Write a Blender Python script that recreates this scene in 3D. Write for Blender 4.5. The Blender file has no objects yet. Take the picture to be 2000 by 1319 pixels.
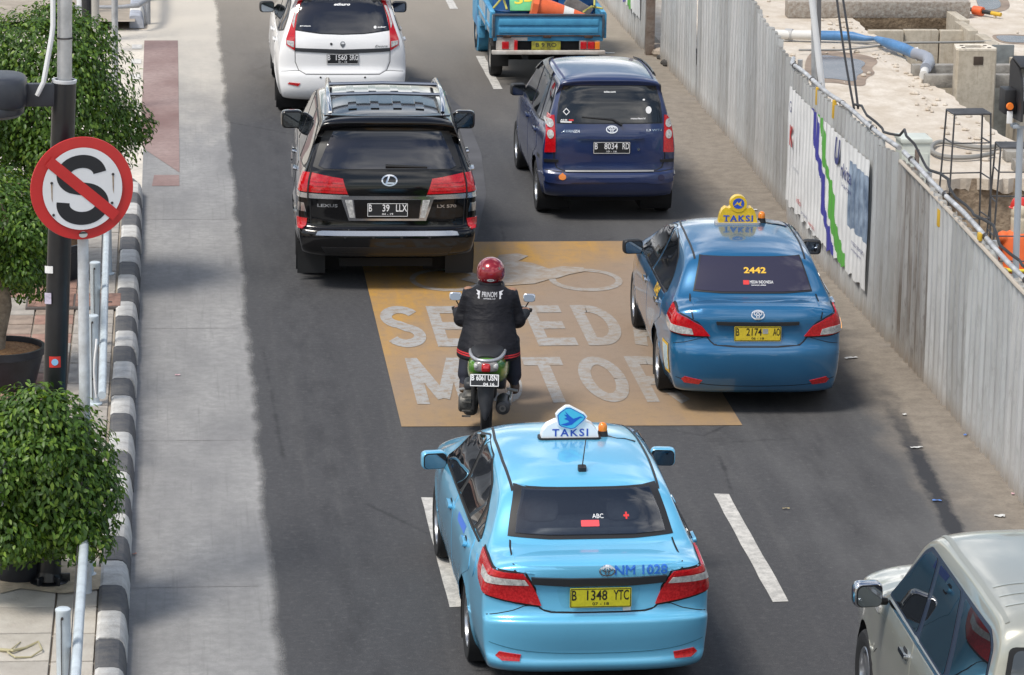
import bpy, bmesh, math, random
import numpy as np
from mathutils import Vector, Matrix
from mathutils.bvhtree import BVHTree
from mathutils.geometry import delaunay_2d_cdt

PI = math.pi
R = math.radians
S = bpy.context.scene
COL = S.collection

# ------------------------------------------------------------------ camera
CAM_H = 8.337
def camera():
    pitch, yaw, roll = R(13.6668), R(5.725), R(0.8791)
    f = Vector((math.sin(yaw)*math.cos(pitch), math.cos(yaw)*math.cos(pitch), -math.sin(pitch)))
    r0 = Vector((math.cos(yaw), -math.sin(yaw), 0)); u0 = r0.cross(f)
    r = r0*math.cos(roll) + u0*math.sin(roll)
    u = -r0*math.sin(roll) + u0*math.cos(roll)
    cd = bpy.data.cameras.new('camera'); co = bpy.data.objects.new('camera', cd); COL.objects.link(co)
    m = Matrix((r, u, -f)).transposed().to_4x4(); m.translation = (0, 0, CAM_H)
    co.matrix_world = m
    cd.sensor_width = 36.0; cd.lens = 36.0*6801.07/2000.0
    cd.clip_start = 0.5; cd.clip_end = 3000
    S.camera = co
camera()

# ------------------------------------------------------------------ sky, sun, exposure
SUN_DIR = Vector((-0.41, -0.31, 0.86)).normalized()      # towards the sun
SUN_EL = math.asin(SUN_DIR.z); SUN_AZ = math.atan2(SUN_DIR.x, SUN_DIR.y)
def world():
    w = bpy.data.worlds.new('World'); S.world = w; w.use_nodes = True
    nt = w.node_tree; N = nt.nodes; L = nt.links; N.clear()
    out = N.new('ShaderNodeOutputWorld'); bg = N.new('ShaderNodeBackground'); bg.inputs[1].default_value = 0.125
    sky = N.new('ShaderNodeTexSky'); sky.sky_type = 'NISHITA'; sky.sun_disc = False
    sky.sun_elevation = SUN_EL; sky.sun_rotation = SUN_AZ; sky.dust_density = 1.2; sky.air_density = 1.2
    tc = N.new('ShaderNodeTexCoord'); sep = N.new('ShaderNodeSeparateXYZ'); L.new(tc.outputs['Generated'], sep.inputs[0])
    ad = N.new('ShaderNodeMath'); ad.operation = 'MAXIMUM'; ad.inputs[1].default_value = 0.0; L.new(sep.outputs[2], ad.inputs[0])
    ad2 = N.new('ShaderNodeMath'); ad2.operation = 'ADD'; ad2.inputs[1].default_value = 0.22; L.new(ad.outputs[0], ad2.inputs[0])
    dv = N.new('ShaderNodeVectorMath'); dv.operation = 'DIVIDE'
    cx = N.new('ShaderNodeCombineXYZ')
    for i in range(3): L.new(ad2.outputs[0], cx.inputs[i])
    L.new(tc.outputs['Generated'], dv.inputs[0]); L.new(cx.outputs[0], dv.inputs[1])
    no = N.new('ShaderNodeTexNoise'); no.inputs['Scale'].default_value = 1.7; no.inputs['Detail'].default_value = 7; no.inputs['Roughness'].default_value = 0.56
    L.new(dv.outputs[0], no.inputs['Vector'])
    rp = N.new('ShaderNodeValToRGB'); rp.color_ramp.elements[0].position = 0.47; rp.color_ramp.elements[1].position = 0.62
    L.new(no.outputs[0], rp.inputs[0])
    no2 = N.new('ShaderNodeTexNoise'); no2.inputs['Scale'].default_value = 3.1; no2.inputs['Detail'].default_value = 5
    L.new(dv.outputs[0], no2.inputs['Vector'])
    cr = N.new('ShaderNodeValToRGB'); cr.color_ramp.elements[0].position = 0.3; cr.color_ramp.elements[1].position = 0.7
    cr.color_ramp.elements[0].color = (5.5, 6.0, 7.0, 1); cr.color_ramp.elements[1].color = (21.0, 20.6, 20.0, 1)
    L.new(no2.outputs[0], cr.inputs[0])
    mx = N.new('ShaderNodeMix'); mx.data_type = 'RGBA'
    L.new(rp.outputs[0], mx.inputs[0]); L.new(sky.outputs[0], mx.inputs[6]); L.new(cr.outputs[0], mx.inputs[7])
    L.new(mx.outputs[2], bg.inputs[0]); L.new(bg.outputs[0], out.inputs[0])
world()
def sun():
    l = bpy.data.lights.new('sun', 'SUN'); l.energy = 3.4; l.angle = R(17); l.color = (1.0, 0.945, 0.86)
    o = bpy.data.objects.new('sun', l); COL.objects.link(o)
    o.rotation_euler = SUN_DIR.to_track_quat('Z', 'Y').to_euler(); o.location = (0, 0, 40)
sun()
S.view_settings.view_transform = 'Standard'; S.view_settings.look = 'None'
S.view_settings.exposure = 0.0; S.view_settings.gamma = 1.0; S.view_settings.use_curve_mapping = False
S.render.engine = 'CYCLES'
S.cycles.max_bounces = 6; S.cycles.use_denoising = True; S.cycles.caustics_reflective = False; S.cycles.caustics_refractive = False

# ------------------------------------------------------------------ materials
MATS = {}; LATER = set()
def M(name, col=None, rough=0.5, metal=0.0, coat=0.0, spec=0.5, var=None, bump=None, trans=0.0, emit=None, alpha=1.0, coords='Object', coatr=0.03, ior=1.5):
    """var = (scale, amount[, second colour]); bump = (scale, strength)"""
    if name in MATS and (col is None or name not in LATER): return MATS[name]
    if name in MATS: m = MATS[name]; LATER.discard(name)
    else: m = bpy.data.materials.new(name); m.use_nodes = True; MATS[name] = m
    if col is None: LATER.add(name); return m          # a colour named here and mixed further down
    nt = m.node_tree; N = nt.nodes; L = nt.links
    b = N['Principled BSDF']
    c = (*col, 1.0)
    b.inputs['Base Color'].default_value = c; b.inputs['Roughness'].default_value = rough; b.inputs['Metallic'].default_value = metal
    b.inputs['Coat Weight'].default_value = coat; b.inputs['Coat Roughness'].default_value = coatr
    b.inputs['Specular IOR Level'].default_value = spec
    b.inputs['IOR'].default_value = ior
    if trans: b.inputs['Transmission Weight'].default_value = trans
    if alpha < 1: b.inputs['Alpha'].default_value = alpha
    if emit: b.inputs['Emission Color'].default_value = (*emit[0], 1); b.inputs['Emission Strength'].default_value = emit[1]
    if var or bump:
        tc = N.new('ShaderNodeTexCoord')
    if var:
        no = N.new('ShaderNodeTexNoise'); no.inputs['Scale'].default_value = var[0]; no.inputs['Detail'].default_value = 6; no.inputs['Roughness'].default_value = 0.62
        L.new(tc.outputs[coords], no.inputs['Vector'])
        rp = N.new('ShaderNodeValToRGB'); rp.color_ramp.elements[0].position = 0.33; rp.color_ramp.elements[1].position = 0.68
        c2 = var[2] if len(var) > 2 else tuple(x*(1-var[1]) for x in col)
        c1 = col if len(var) > 2 else tuple(min(1, x*(1+var[1])) for x in col)
        rp.color_ramp.elements[0].color = (*c2, 1); rp.color_ramp.elements[1].color = (*c1, 1)
        L.new(no.outputs[0], rp.inputs[0]); L.new(rp.outputs[0], b.inputs['Base Color'])
    if bump:
        n2 = N.new('ShaderNodeTexNoise'); n2.inputs['Scale'].default_value = bump[0]; n2.inputs['Detail'].default_value = 5
        L.new(tc.outputs[coords], n2.inputs['Vector'])
        bp = N.new('ShaderNodeBump'); bp.inputs['Strength'].default_value = bump[1]; bp.inputs['Distance'].default_value = 0.02
        L.new(n2.outputs[0], bp.inputs['Height']); L.new(bp.outputs[0], b.inputs['Normal'])
    return m

class NT:
    """small node-graph helper for the larger surface materials"""
    def __init__(s, name, rough=0.8, spec=0.4):
        s.m = bpy.data.materials.new(name); s.m.use_nodes = True; MATS[name] = s.m
        s.N = s.m.node_tree.nodes; s.L = s.m.node_tree.links; s.b = s.N['Principled BSDF']
        s.b.inputs['Roughness'].default_value = rough; s.b.inputs['Specular IOR Level'].default_value = spec
        s.tc = s.N.new('ShaderNodeTexCoord')
    def noise(s, scale, detail=6, rough=0.6, stretch=(1, 1, 1), off=(0, 0, 0)):
        mp = s.N.new('ShaderNodeMapping'); mp.inputs['Scale'].default_value = stretch; mp.inputs['Location'].default_value = off
        s.L.new(s.tc.outputs['Object'], mp.inputs[0])
        n = s.N.new('ShaderNodeTexNoise'); n.inputs['Scale'].default_value = scale; n.inputs['Detail'].default_value = detail; n.inputs['Roughness'].default_value = rough
        s.L.new(mp.outputs[0], n.inputs['Vector']); return n.outputs[0]
    def voronoi(s, scale, stretch=(1, 1, 1)):
        mp = s.N.new('ShaderNodeMapping'); mp.inputs['Scale'].default_value = stretch
        s.L.new(s.tc.outputs['Object'], mp.inputs[0])
        n = s.N.new('ShaderNodeTexVoronoi'); n.inputs['Scale'].default_value = scale
        s.L.new(mp.outputs[0], n.inputs['Vector']); return n.outputs['Distance']
    def ramp(s, fac, stops):
        r = s.N.new('ShaderNodeValToRGB'); e = r.color_ramp.elements
        while len(e) < len(stops): e.new(0.5)
        for k, (p, c) in zip(e, stops):
            k.position = p; k.color = (c, c, c, 1) if isinstance(c, (int, float)) else (*c, 1)
        s.L.new(fac, r.inputs[0]); return r.outputs[0]
    def mix(s, fac, a, b, mode='MIX'):
        m = s.N.new('ShaderNodeMix'); m.data_type = 'RGBA'; m.blend_type = mode
        for sock, v in ((m.inputs[0], fac), (m.inputs[6], a), (m.inputs[7], b)):
            if isinstance(v, (int, float)): sock.default_value = v
            elif isinstance(v, tuple): sock.default_value = (*v, 1)
            else: s.L.new(v, sock)
        return m.outputs[2]
    def color(s, o): s.L.new(o, s.b.inputs['Base Color'])
    def rough(s, o): s.L.new(o, s.b.inputs['Roughness'])
    def bump(s, o, strength, dist=0.01):
        bp = s.N.new('ShaderNodeBump'); bp.inputs['Strength'].default_value = strength; bp.inputs['Distance'].default_value = dist
        s.L.new(o, bp.inputs['Height']); s.L.new(bp.outputs[0], s.b.inputs['Normal'])
    def alpha(s, o): s.L.new(o, s.b.inputs['Alpha'])
    def edges(s, scale, stretch=(1, 1, 1)):
        mp = s.N.new('ShaderNodeMapping'); mp.inputs['Scale'].default_value = stretch; s.L.new(s.tc.outputs['Object'], mp.inputs[0])
        n = s.N.new('ShaderNodeTexVoronoi'); n.feature = 'DISTANCE_TO_EDGE'; n.inputs['Scale'].default_value = scale; s.L.new(mp.outputs[0], n.inputs['Vector']); return n.outputs['Distance']
    def axis(s, i):
        sp = s.N.new('ShaderNodeSeparateXYZ'); s.L.new(s.tc.outputs['Object'], sp.inputs[0]); return sp.outputs[i]
    def math(s, op, a, b=0.0):
        m = s.N.new('ShaderNodeMath'); m.operation = op
        for sock, v in ((m.inputs[0], a), (m.inputs[1], b)):
            if isinstance(v, (int, float)): sock.default_value = v
            else: s.L.new(v, sock)
        return m.outputs[0]

# ------------------------------------------------------------------ objects
def tag(o, label=None, cat=None, group=None, kind=None):
    if label: o['label'] = label
    if cat: o['category'] = cat
    if group: o['group'] = group
    if kind: o['kind'] = kind
    return o
def empty(name, loc=(0, 0, 0), rz=0.0, parent=None):
    o = bpy.data.objects.new(name, None); COL.objects.link(o); o.location = loc; o.rotation_euler = (0, 0, rz)
    o.empty_display_size = 0.1
    if parent: o.parent = parent
    return o
def obj(name, me, parent=None, loc=None, rot=None):
    o = bpy.data.objects.new(name, me); COL.objects.link(o)
    if parent: o.parent = parent
    if loc: o.location = loc
    if rot: o.rotation_euler = rot
    return o

class MB:
    """collects geometry; build() links it as ONE mesh object"""
    def __init__(s): s.v = []; s.f = []; s.mi = []; s.cur = 0
    def add(s, V, F):
        n = len(s.v); s.v += [tuple(p) for p in V]
        for f in F: s.f.append(tuple(i+n for i in f)); s.mi.append(s.cur)
        return s
    def box(s, c, size, rz=0.0, m=None):
        hx, hy, hz = size[0]/2, size[1]/2, size[2]/2
        V = [Vector((x*hx, y*hy, z*hz)) for z in (-1, 1) for y in (-1, 1) for x in (-1, 1)]
        if m is None: m = Matrix.Rotation(rz, 3, 'Z')
        V = [m @ p + Vector(c) for p in V]
        return s.add(V, [(0, 2, 3, 1), (4, 5, 7, 6), (0, 1, 5, 4), (2, 6, 7, 3), (0, 4, 6, 2), (1, 3, 7, 5)])
    def bbox(s, c, size, b=0.01, rz=0.0, m=None):
        """box with chamfered edges"""
        hx, hy, hz = size[0]/2, size[1]/2, size[2]/2
        b = min(b, hx*.9, hy*.9, hz*.9)
        if m is None: m = Matrix.Rotation(rz, 3, 'Z')
        bm = bmesh.new(); bmesh.ops.create_cube(bm, size=2.0)
        for q in bm.verts: q.co = Vector((q.co.x*hx, q.co.y*hy, q.co.z*hz))
        bmesh.ops.bevel(bm, geom=bm.edges[:], offset=b, segments=2, profile=0.6, affect='EDGES')
        V = [m @ q.co + Vector(c) for q in bm.verts]; bm.verts.index_update()
        F = [[q.index for q in f.verts] for f in bm.faces]; bm.free()
        return s.add(V, F)
    def cyl(s, p0, p1, r0, r1=None, n=16, caps=True):
        return s.tube([p0, p1], [r0, r0 if r1 is None else r1], n, caps)
    def tube(s, path, rad, n=10, caps=True):
        P = [Vector(p) for p in path]
        if not isinstance(rad, (list, tuple)): rad = [rad]*len(P)
        V = []; F = []; prev = None
        for i, p in enumerate(P):
            d = (P[min(i+1, len(P)-1)]-P[max(i-1, 0)])
            d = d.normalized() if d.length > 1e-9 else Vector((0, 0, 1))
            if prev is None:
                a = Vector((0, 0, 1)) if abs(d.z) < 0.9 else Vector((1, 0, 0))
                x = d.cross(a).normalized()
            else: x = (prev - d*prev.dot(d)).normalized()
            prev = x; y = d.cross(x)
            for k in range(n):
                t = 2*PI*k/n; V.append(p + (x*math.cos(t)+y*math.sin(t))*rad[i])
        for i in range(len(P)-1):
            for k in range(n): F.append((i*n+k, i*n+(k+1) % n, (i+1)*n+(k+1) % n, (i+1)*n+k))
        if caps: F.append(tuple(range(n))[::-1]); F.append(tuple((len(P)-1)*n+k for k in range(n)))
        return s.add(V, F)
    def lathe(s, prof, n=24, c=(0, 0, 0), m=None, closed=False):
        """prof: (r, z) pairs turned about z, then m"""
        V = []; F = []; k = len(prof)
        for i in range(n):
            t = 2*PI*i/n
            for r, z in prof:
                p = Vector((r*math.cos(t), r*math.sin(t), z))
                V.append((m @ p if m else p) + Vector(c))
        rng = k if closed else k-1
        for i in range(n):
            j = (i+1) % n
            for a in range(rng):
                b = (a+1) % k
                F.append((i*k+a, j*k+a, j*k+b, i*k+b))
        return s.add(V, F)
    def prism(s, poly, d0, d1, m=None, c=(0, 0, 0)):
        """2D poly (x, y) between z=d0 and z=d1, then m"""
        n = len(poly); V = [Vector((x, y, d0)) for x, y in poly]+[Vector((x, y, d1)) for x, y in poly]
        if m: V = [m @ p for p in V]
        V = [p+Vector(c) for p in V]
        F = [tuple(range(n))[::-1], tuple(range(n, 2*n))]+[(i, (i+1) % n, n+(i+1) % n, n+i) for i in range(n)]
        return s.add(V, F)
    def sq(s, c, size, e1=0.5, e2=0.5, n=16, k=10, m=None):
        """superellipsoid; e=1 ellipsoid, small e = box-like"""
        def sg(t, e): return math.copysign(abs(t)**e, t)
        V = []; F = []
        for i in range(k+1):
            a = -PI/2+PI*i/k
            for j in range(n):
                b = 2*PI*j/n
                p = Vector((size[0]/2*sg(math.cos(a), e1)*sg(math.cos(b), e2), size[1]/2*sg(math.cos(a), e1)*sg(math.sin(b), e2), size[2]/2*sg(math.sin(a), e1)))
                V.append((m @ p if m else p)+Vector(c))
        for i in range(k):
            for j in range(n): F.append((i*n+j, i*n+(j+1) % n, (i+1)*n+(j+1) % n, (i+1)*n+j))
        return s.add(V, F)
    def mesh(s, name, mat, smooth=True, ang=38, merge=1e-5):
        me = bpy.data.meshes.new(name)
        bm = bmesh.new()
        vs = [bm.verts.new(p) for p in s.v]
        for f, mi in zip(s.f, s.mi):
            try:
                q = bm.faces.new([vs[i] for i in f]); q.material_index = mi; q.smooth = smooth
            except ValueError: pass
        if merge: bmesh.ops.remove_doubles(bm, verts=bm.verts, dist=merge)
        bmesh.ops.recalc_face_normals(bm, faces=bm.faces)
        if smooth:
            ca = R(ang)
            for e in bm.edges:
                if len(e.link_faces) == 2 and e.calc_face_angle(0) > ca: e.smooth = False
        bm.to_mesh(me); bm.free()
        for x in (mat if isinstance(mat, (list, tuple)) else [mat]): me.materials.append(x)
        return me
    def build(s, name, mat, parent=None, **kw):
        loc = kw.pop('loc', None); rot = kw.pop('rot', None)
        return obj(name, s.mesh(name, mat, **kw), parent, loc, rot)

def raw(name, V, F, mat, parent=None, smooth=False):
    me = bpy.data.meshes.new(name); me.from_pydata([tuple(p) for p in V], [], F); me.update()
    for x in (mat if isinstance(mat, (list, tuple)) else [mat]): me.materials.append(x)
    if smooth: me.polygons.foreach_set('use_smooth', [True]*len(me.polygons))
    return obj(name, me, parent)

TXT = {}
def text_geo(s, size=1.0, sx=1.0, bold=0.0, align='CENTER', shear=0.0, spacing=1.0, depth=0.0):
    """verts (x, y) and faces of a line of text, x-extent aligned, baseline y=0"""
    k = (s, size, sx, bold, align, shear, spacing)
    if k in TXT: return TXT[k]
    c = bpy.data.curves.new('t', 'FONT'); c.body = s; c.size = size; c.align_x = 'LEFT'; c.offset = bold; c.shear = shear
    c.space_character = spacing; c.resolution_u = 3
    o = bpy.data.objects.new('t', c); COL.objects.link(o)
    dg = bpy.context.evaluated_depsgraph_get(); dg.update()
    me = bpy.data.meshes.new_from_object(o.evaluated_get(dg))
    V = [(p.co.x*sx, p.co.y) for p in me.vertices]; F = [tuple(f.vertices) for f in me.polygons]
    bpy.data.objects.remove(o); bpy.data.curves.remove(c); bpy.data.meshes.remove(me)
    if V:
        x0 = min(p[0] for p in V); x1 = max(p[0] for p in V)
        d = {'CENTER': -(x0+x1)/2, 'LEFT': -x0, 'RIGHT': -x1}[align]
        V = [(x+d, y) for x, y in V]
    TXT[k] = (V, F); return V, F
def text_fit(s, w, h, **kw):
    """text scaled to width w and cap height h, centred on (0, 0)"""
    V, F = text_geo(s, 1.0, **kw)
    x0 = min(p[0] for p in V); x1 = max(p[0] for p in V); y0 = min(p[1] for p in V); y1 = max(p[1] for p in V)
    return [((x-(x0+x1)/2)*w/(x1-x0), (y-(y0+y1)/2)*h/(y1-y0)) for x, y in V], F
def chaikin(P, n=1, closed=True):
    for _ in range(n):
        Q = []
        for i in range(len(P) if closed else len(P)-1):
            a, b = P[i], P[(i+1) % len(P)]
            Q += [tuple(.75*u+.25*w for u, w in zip(a, b)), tuple(.25*u+.75*w for u, w in zip(a, b))]
        if not closed: Q = [P[0]]+Q+[P[-1]]
        P = Q
    return P
def rrect(cx, cy, w, h, r, k=4):
    P = []
    for sx, sy, a0 in ((1, 1, 0), (-1, 1, 90), (-1, -1, 180), (1, -1, 270)):
        for i in range(k+1):
            t = R(a0+90*i/k); P.append((cx+sx*(w/2-r)+r*math.cos(t), cy+sy*(h/2-r)+r*math.sin(t)))
    return P
def ellipse(cx, cy, rx, ry, n=24, a0=0, a1=360):
    return [(cx+rx*math.cos(R(a0+(a1-a0)*i/n)), cy+ry*math.sin(R(a0+(a1-a0)*i/n))) for i in range(n if a1-a0 == 360 else n+1)]
def ring(cx, cy, rx, ry, wd, n=28):
    """a ring as quads: verts, faces"""
    V = []; F = []
    for i in range(n):
        t = 2*PI*i/n
        V += [(cx+rx*math.cos(t), cy+ry*math.sin(t)), (cx+(rx-wd)*math.cos(t), cy+(ry-wd)*math.sin(t))]
    for i in range(n):
        j = (i+1) % n; F.append((2*i, 2*j, 2*j+1, 2*i+1))
    return V, F
def ribbon(P, w):
    """closed polygon around a polyline"""
    n = len(P); Lf = []; Rt = []
    for i in range(n):
        a = Vector(P[max(i-1, 0)]); b = Vector(P[min(i+1, n-1)]); d = (b-a).normalized(); nn = Vector((-d.y, d.x))*w/2
        Lf.append(tuple(Vector(P[i])+nn)); Rt.append(tuple(Vector(P[i])-nn))
    return Lf+Rt[::-1]
def resample(P, step, closed=True):
    Q = []
    for i in range(len(P) if closed else len(P)-1):
        a, b = P[i], P[(i+1) % len(P)]; L = math.dist(a, b); k = max(1, int(math.ceil(L/step)))
        for j in range(k): Q.append((a[0]+(b[0]-a[0])*j/k, a[1]+(b[1]-a[1])*j/k))
    if not closed: Q.append(P[-1])
    return Q
def inside(p, P):
    x, y = p; c = False; n = len(P); j = n-1
    for i in range(n):
        if (P[i][1] > y) != (P[j][1] > y) and x < (P[j][0]-P[i][0])*(y-P[i][1])/(P[j][1]-P[i][1])+P[i][0]: c = not c
        j = i
    return c
def fill2d(poly, grid):
    """triangulate a 2D polygon with interior points on a grid; returns verts, faces, boundary count"""
    B = resample(poly, grid); n = len(B); P = [Vector(p) for p in B]
    x0 = min(p[0] for p in B); x1 = max(p[0] for p in B); y0 = min(p[1] for p in B); y1 = max(p[1] for p in B)
    nx = int((x1-x0)/grid); ny = int((y1-y0)/grid)
    for i in range(1, nx+1):
        for j in range(1, ny+1):
            q = (x0+(i)*(x1-x0)/(nx+1), y0+(j)*(y1-y0)/(ny+1))
            if inside(q, B): P.append(Vector(q))
    r = delaunay_2d_cdt(P, [(i, (i+1) % n) for i in range(n)], [list(range(n))], 1, 1e-5)
    return [tuple(p) for p in r[0]], [tuple(f) for f in r[2]], n
# ------------------------------------------------------------------ survey helpers: photo measurements -> places on the ground or on an upright plane
def _ray(px, py):
    m = S.camera.matrix_world
    d = m.to_3x3() @ Vector(((px-1000)/6801.07, -(py-659.5)/6801.07, -1.0))
    return Vector((0, 0, CAM_H)), d
def gp(px, py, z=0.0):
    o, d = _ray(px, py); t = (z-o.z)/d.z; return o+d*t
def yp(px, py, Y):
    o, d = _ray(px, py); return o+d*(Y/d.y)
def xp(px, py, X):
    o, d = _ray(px, py); return o+d*(X/d.x)
def sheet(name, P, z, mat, parent=None, kind=None, grid=50.0):
    V, F, n = fill2d([(p[0], p[1]) for p in P], grid)
    o = raw(name, [(x, y, z) for x, y in V], F, mat, parent)
    me = o.data
    if me.polygons and sum(p.normal.z*p.area for p in me.polygons) < 0: me.flip_normals()
    if kind: o['kind'] = kind
    return o
# ------------------------------------------------------------------ the setting: ground, road, kerb, pavement
rnd = random.Random(7)
def build_ground():
    # bare earth
    g = NT('site_earth', .9, .25)
    n1 = g.noise(.35, 7); n2 = g.noise(3.0, 8, .65, (1, .6, 1)); n3 = g.noise(28, 4)
    c = g.mix(g.ramp(n1, [(.35, (.50, .415, .32)), (.65, (.62, .54, .44))]), (.42, .345, .265), (.66, .585, .49))
    c = g.mix(g.ramp(n2, [(.38, 1.0), (.62, .0)]), g.ramp(n1, [(.35, (.59, .53, .455)), (.65, (.70, .645, .57))]), (.51, .445, .365))
    c = g.mix(g.ramp(n3, [(.3, .35), (.7, 0)]), c, (.44, .375, .30)); g.color(c)
    g.bump(g.math('ADD', n2, g.math('MULTIPLY', n3, .3)), .5, .05)
    earth = g.m
    # the earth sheet with two openings for the excavations
    XS = [-400, 7.70, 8.35, 11.1, 12.4, 12.9, 400]; YS = [-200, 36.8, 42.4, 44.3, 56.6, 900]
    V = []; F = []
    for y in YS:
        for x in XS: V.append((x, y, -.012))
    for j in range(len(YS)-1):
        for i in range(len(XS)-1):
            hole1 = 11.1 <= XS[i] < 12.9 and YS[j] == 44.3
            hole2 = 8.35 <= XS[i] < 12.4 and YS[j] == 36.8
            if not (hole1 or hole2):
                a = j*len(XS)+i; F.append((a, a+1, a+len(XS)+1, a+len(XS)))
    tag(raw('ground', V, F, earth), kind='structure')
    # asphalt
    a = NT('asphalt', .82, .3)
    X = a.axis(0); Y = a.axis(1)
    big = a.noise(.22, 6, .6, (1.4, .35, 1)); mid = a.noise(1.1, 7, .65, (1.6, .8, 1)); sp = a.noise(95, 3, .7); sp2 = a.noise(38, 4, .7); st = a.noise(1.6, 5, .6, (3.0, .10, 1), (3, 9, 0)); blot = a.noise(5.5, 6, .7)
    c = a.mix(a.ramp(big, [(.32, 0), (.68, 1)]), (.050, .050, .054), (.080, .080, .082))
    c = a.mix(a.ramp(mid, [(.38, .5), (.60, 0)]), c, (.060, .060, .064))
    c = a.mix(a.ramp(st, [(.54, 0), (.74, .22)]), c, (.150, .146, .140))
    c = a.mix(a.ramp(sp2, [(.34, .45), (.48, 0)]), c, (.044, .044, .047))
    c = a.mix(a.ramp(sp2, [(.60, 0), (.72, .45)]), c, (.155, .152, .147))
    c = a.mix(a.ramp(sp, [(.30, .6), (.48, 0)]), c, (.030, .030, .032))
    c = a.mix(a.ramp(sp, [(.58, 0), (.72, .6)]), c, (.20, .195, .19))
    c = a.mix(a.ramp(blot, [(.67, 0), (.73, .55)]), c, (.030, .030, .032))
    for xc in (1.35, 3.40, 5.75):           # oil dripped along the lane middles
        dx = a.math('ABSOLUTE', a.math('SUBTRACT', X, xc)); oil = a.math('MULTIPLY', a.ramp(dx, [(.05, 1), (.55, 0)]), a.ramp(a.noise(2.4, 6, .7, (2.2, .5, 1), (xc, 0, 0)), [(.44, 0), (.66, .6)])); c = a.mix(oil, c, (.030, .030, .033))
    mott = a.noise(16, 5, .7); c = a.mix(a.ramp(mott, [(.36, .32), (.50, 0)]), c, (.036, .036, .039)); c = a.mix(a.ramp(mott, [(.56, 0), (.70, .30)]), c, (.165, .163, .160))
    ck = a.math('ADD', a.edges(.42, (1, .55, 1)), a.math('MULTIPLY', a.noise(7, 5, .7), .05)); gate = a.ramp(a.noise(.3, 3), [(.52, 0), (.58, 1)])
    c = a.mix(a.math('MULTIPLY', a.ramp(ck, [(.024, .75), (.034, 0)]), gate), c, (.028, .028, .030))
    ln = a.math('ADD', a.math('MULTIPLY', X, .06), a.math('MULTIPLY', a.math('SUBTRACT', big, .5), .5)); c = a.mix(a.ramp(ln, [(.32, 0), (.44, .75)]), c, (.160, .160, .160))
    md = a.math('ABSOLUTE', a.math('SUBTRACT', a.math('ADD', Y, a.math('MULTIPLY', mid, 3)), 43.5)); c = a.mix(a.ramp(a.math('MULTIPLY', md, .1), [(.25, .25), (.55, 0)]), c, (.042, .042, .047))
    # sand washed over the lane edge along the fence
    edge = a.math('ADD', X, a.math('MULTIPLY', a.math('SUBTRACT', a.noise(.9, 6, .65, (1, .45, 1)), .5), 1.1))
    far = a.math('MULTIPLY', a.math('SUBTRACT', Y, 34.0), .012)
    dirt = a.ramp(a.math('MULTIPLY', a.math('ADD', edge, far), .1), [(.630, 0), (.685, .92)])
    dc = a.mix(a.ramp(blot, [(.35, 0), (.65, 1)]), (.205, .175, .142), (.30, .26, .212)); dc = a.mix(a.ramp(sp2, [(.36, .4), (.5, 0)]), dc, (.14, .12, .10))
    c = a.mix(dirt, c, dc)
    # tar seam, damp and broken, along the sandy edge
    sx = a.math('ABSOLUTE', a.math('SUBTRACT', X, a.math('ADD', 4.395, a.math('MULTIPLY', Y, .0755))))
    sm = a.math('ADD', sx, a.math('MULTIPLY', a.math('SUBTRACT', a.noise(5, 6, .7, (1, .5, 1)), .5), .22))
    yy = a.ramp(a.math('MULTIPLY', a.math('ADD', Y, a.math('MULTIPLY', blot, 2)), .01), [(.305, 1), (.335, 0)])
    c = a.mix(a.math('MULTIPLY', a.ramp(sm, [(.045, .95), (.11, 0)]), yy), c, (.030, .032, .038))
    # dust and sunlit brightness of the far lanes, painted into the colour
    dust_or_sun = a.ramp(a.math('MULTIPLY', a.math('ADD', Y, a.math('MULTIPLY', big, 12)), .01), [(.52, 0), (.66, .75)])
    c = a.mix(dust_or_sun, c, (.36, .315, .255))
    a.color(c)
    a.bump(a.math('ADD', sp, a.math('MULTIPLY', mid, .6)), .35, .006)
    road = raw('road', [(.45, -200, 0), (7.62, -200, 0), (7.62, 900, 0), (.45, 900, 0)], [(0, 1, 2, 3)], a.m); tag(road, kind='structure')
    # concrete strip beside the kerb, ragged towards the asphalt
    k = NT('strip_concrete', .85, .3)
    n1 = k.noise(.8, 7, .6, (1.5, .5, 1)); n2 = k.noise(9, 7, .7); n3 = k.noise(4, 5, .6, (6, .15, 1)); n4 = k.noise(70, 3)
    c = k.mix(k.ramp(n1, [(.35, 0), (.65, 1)]), (.205, .203, .203), (.315, .310, .302))
    c = k.mix(k.ramp(n2, [(.40, .45), (.60, 0)]), c, (.17, .168, .167))
    c = k.mix(k.ramp(n3, [(.56, 0), (.70, .40)]), c, (.165, .162, .16))
    c = k.mix(k.ramp(n4, [(.62, 0), (.75, .4)]), c, (.50, .48, .45))
    far_sun = k.ramp(k.math('MULTIPLY', k.math('ADD', k.axis(1), k.math('MULTIPLY', n1, 10)), .01), [(.50, 0), (.60, .8)]); c = k.mix(far_sun, c, (.60, .545, .46))  # far end painted paler beige: sunlit brightness put into the colour
    k.color(c); k.bump(k.math('ADD', n2, n4), .35, .008)
    ex = k.math('ADD', k.axis(0), k.math('MULTIPLY', k.math('SUBTRACT', k.noise(.9, 9, .68, (1, .8, 1)), .5), .26))
    k.alpha(k.ramp(ex, [(.715, 1), (.80, 0)]))
    strip = tag(raw('gutter_strip', [(-.36, -60, .004), (1.0, -60, .004), (1.0, 300, .004), (-.36, 300, .004)], [(0, 1, 2, 3)], k.m), kind='structure')
    jm = M('joint_dark', (.24, .235, .228), .9, var=(9, .2))
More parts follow.
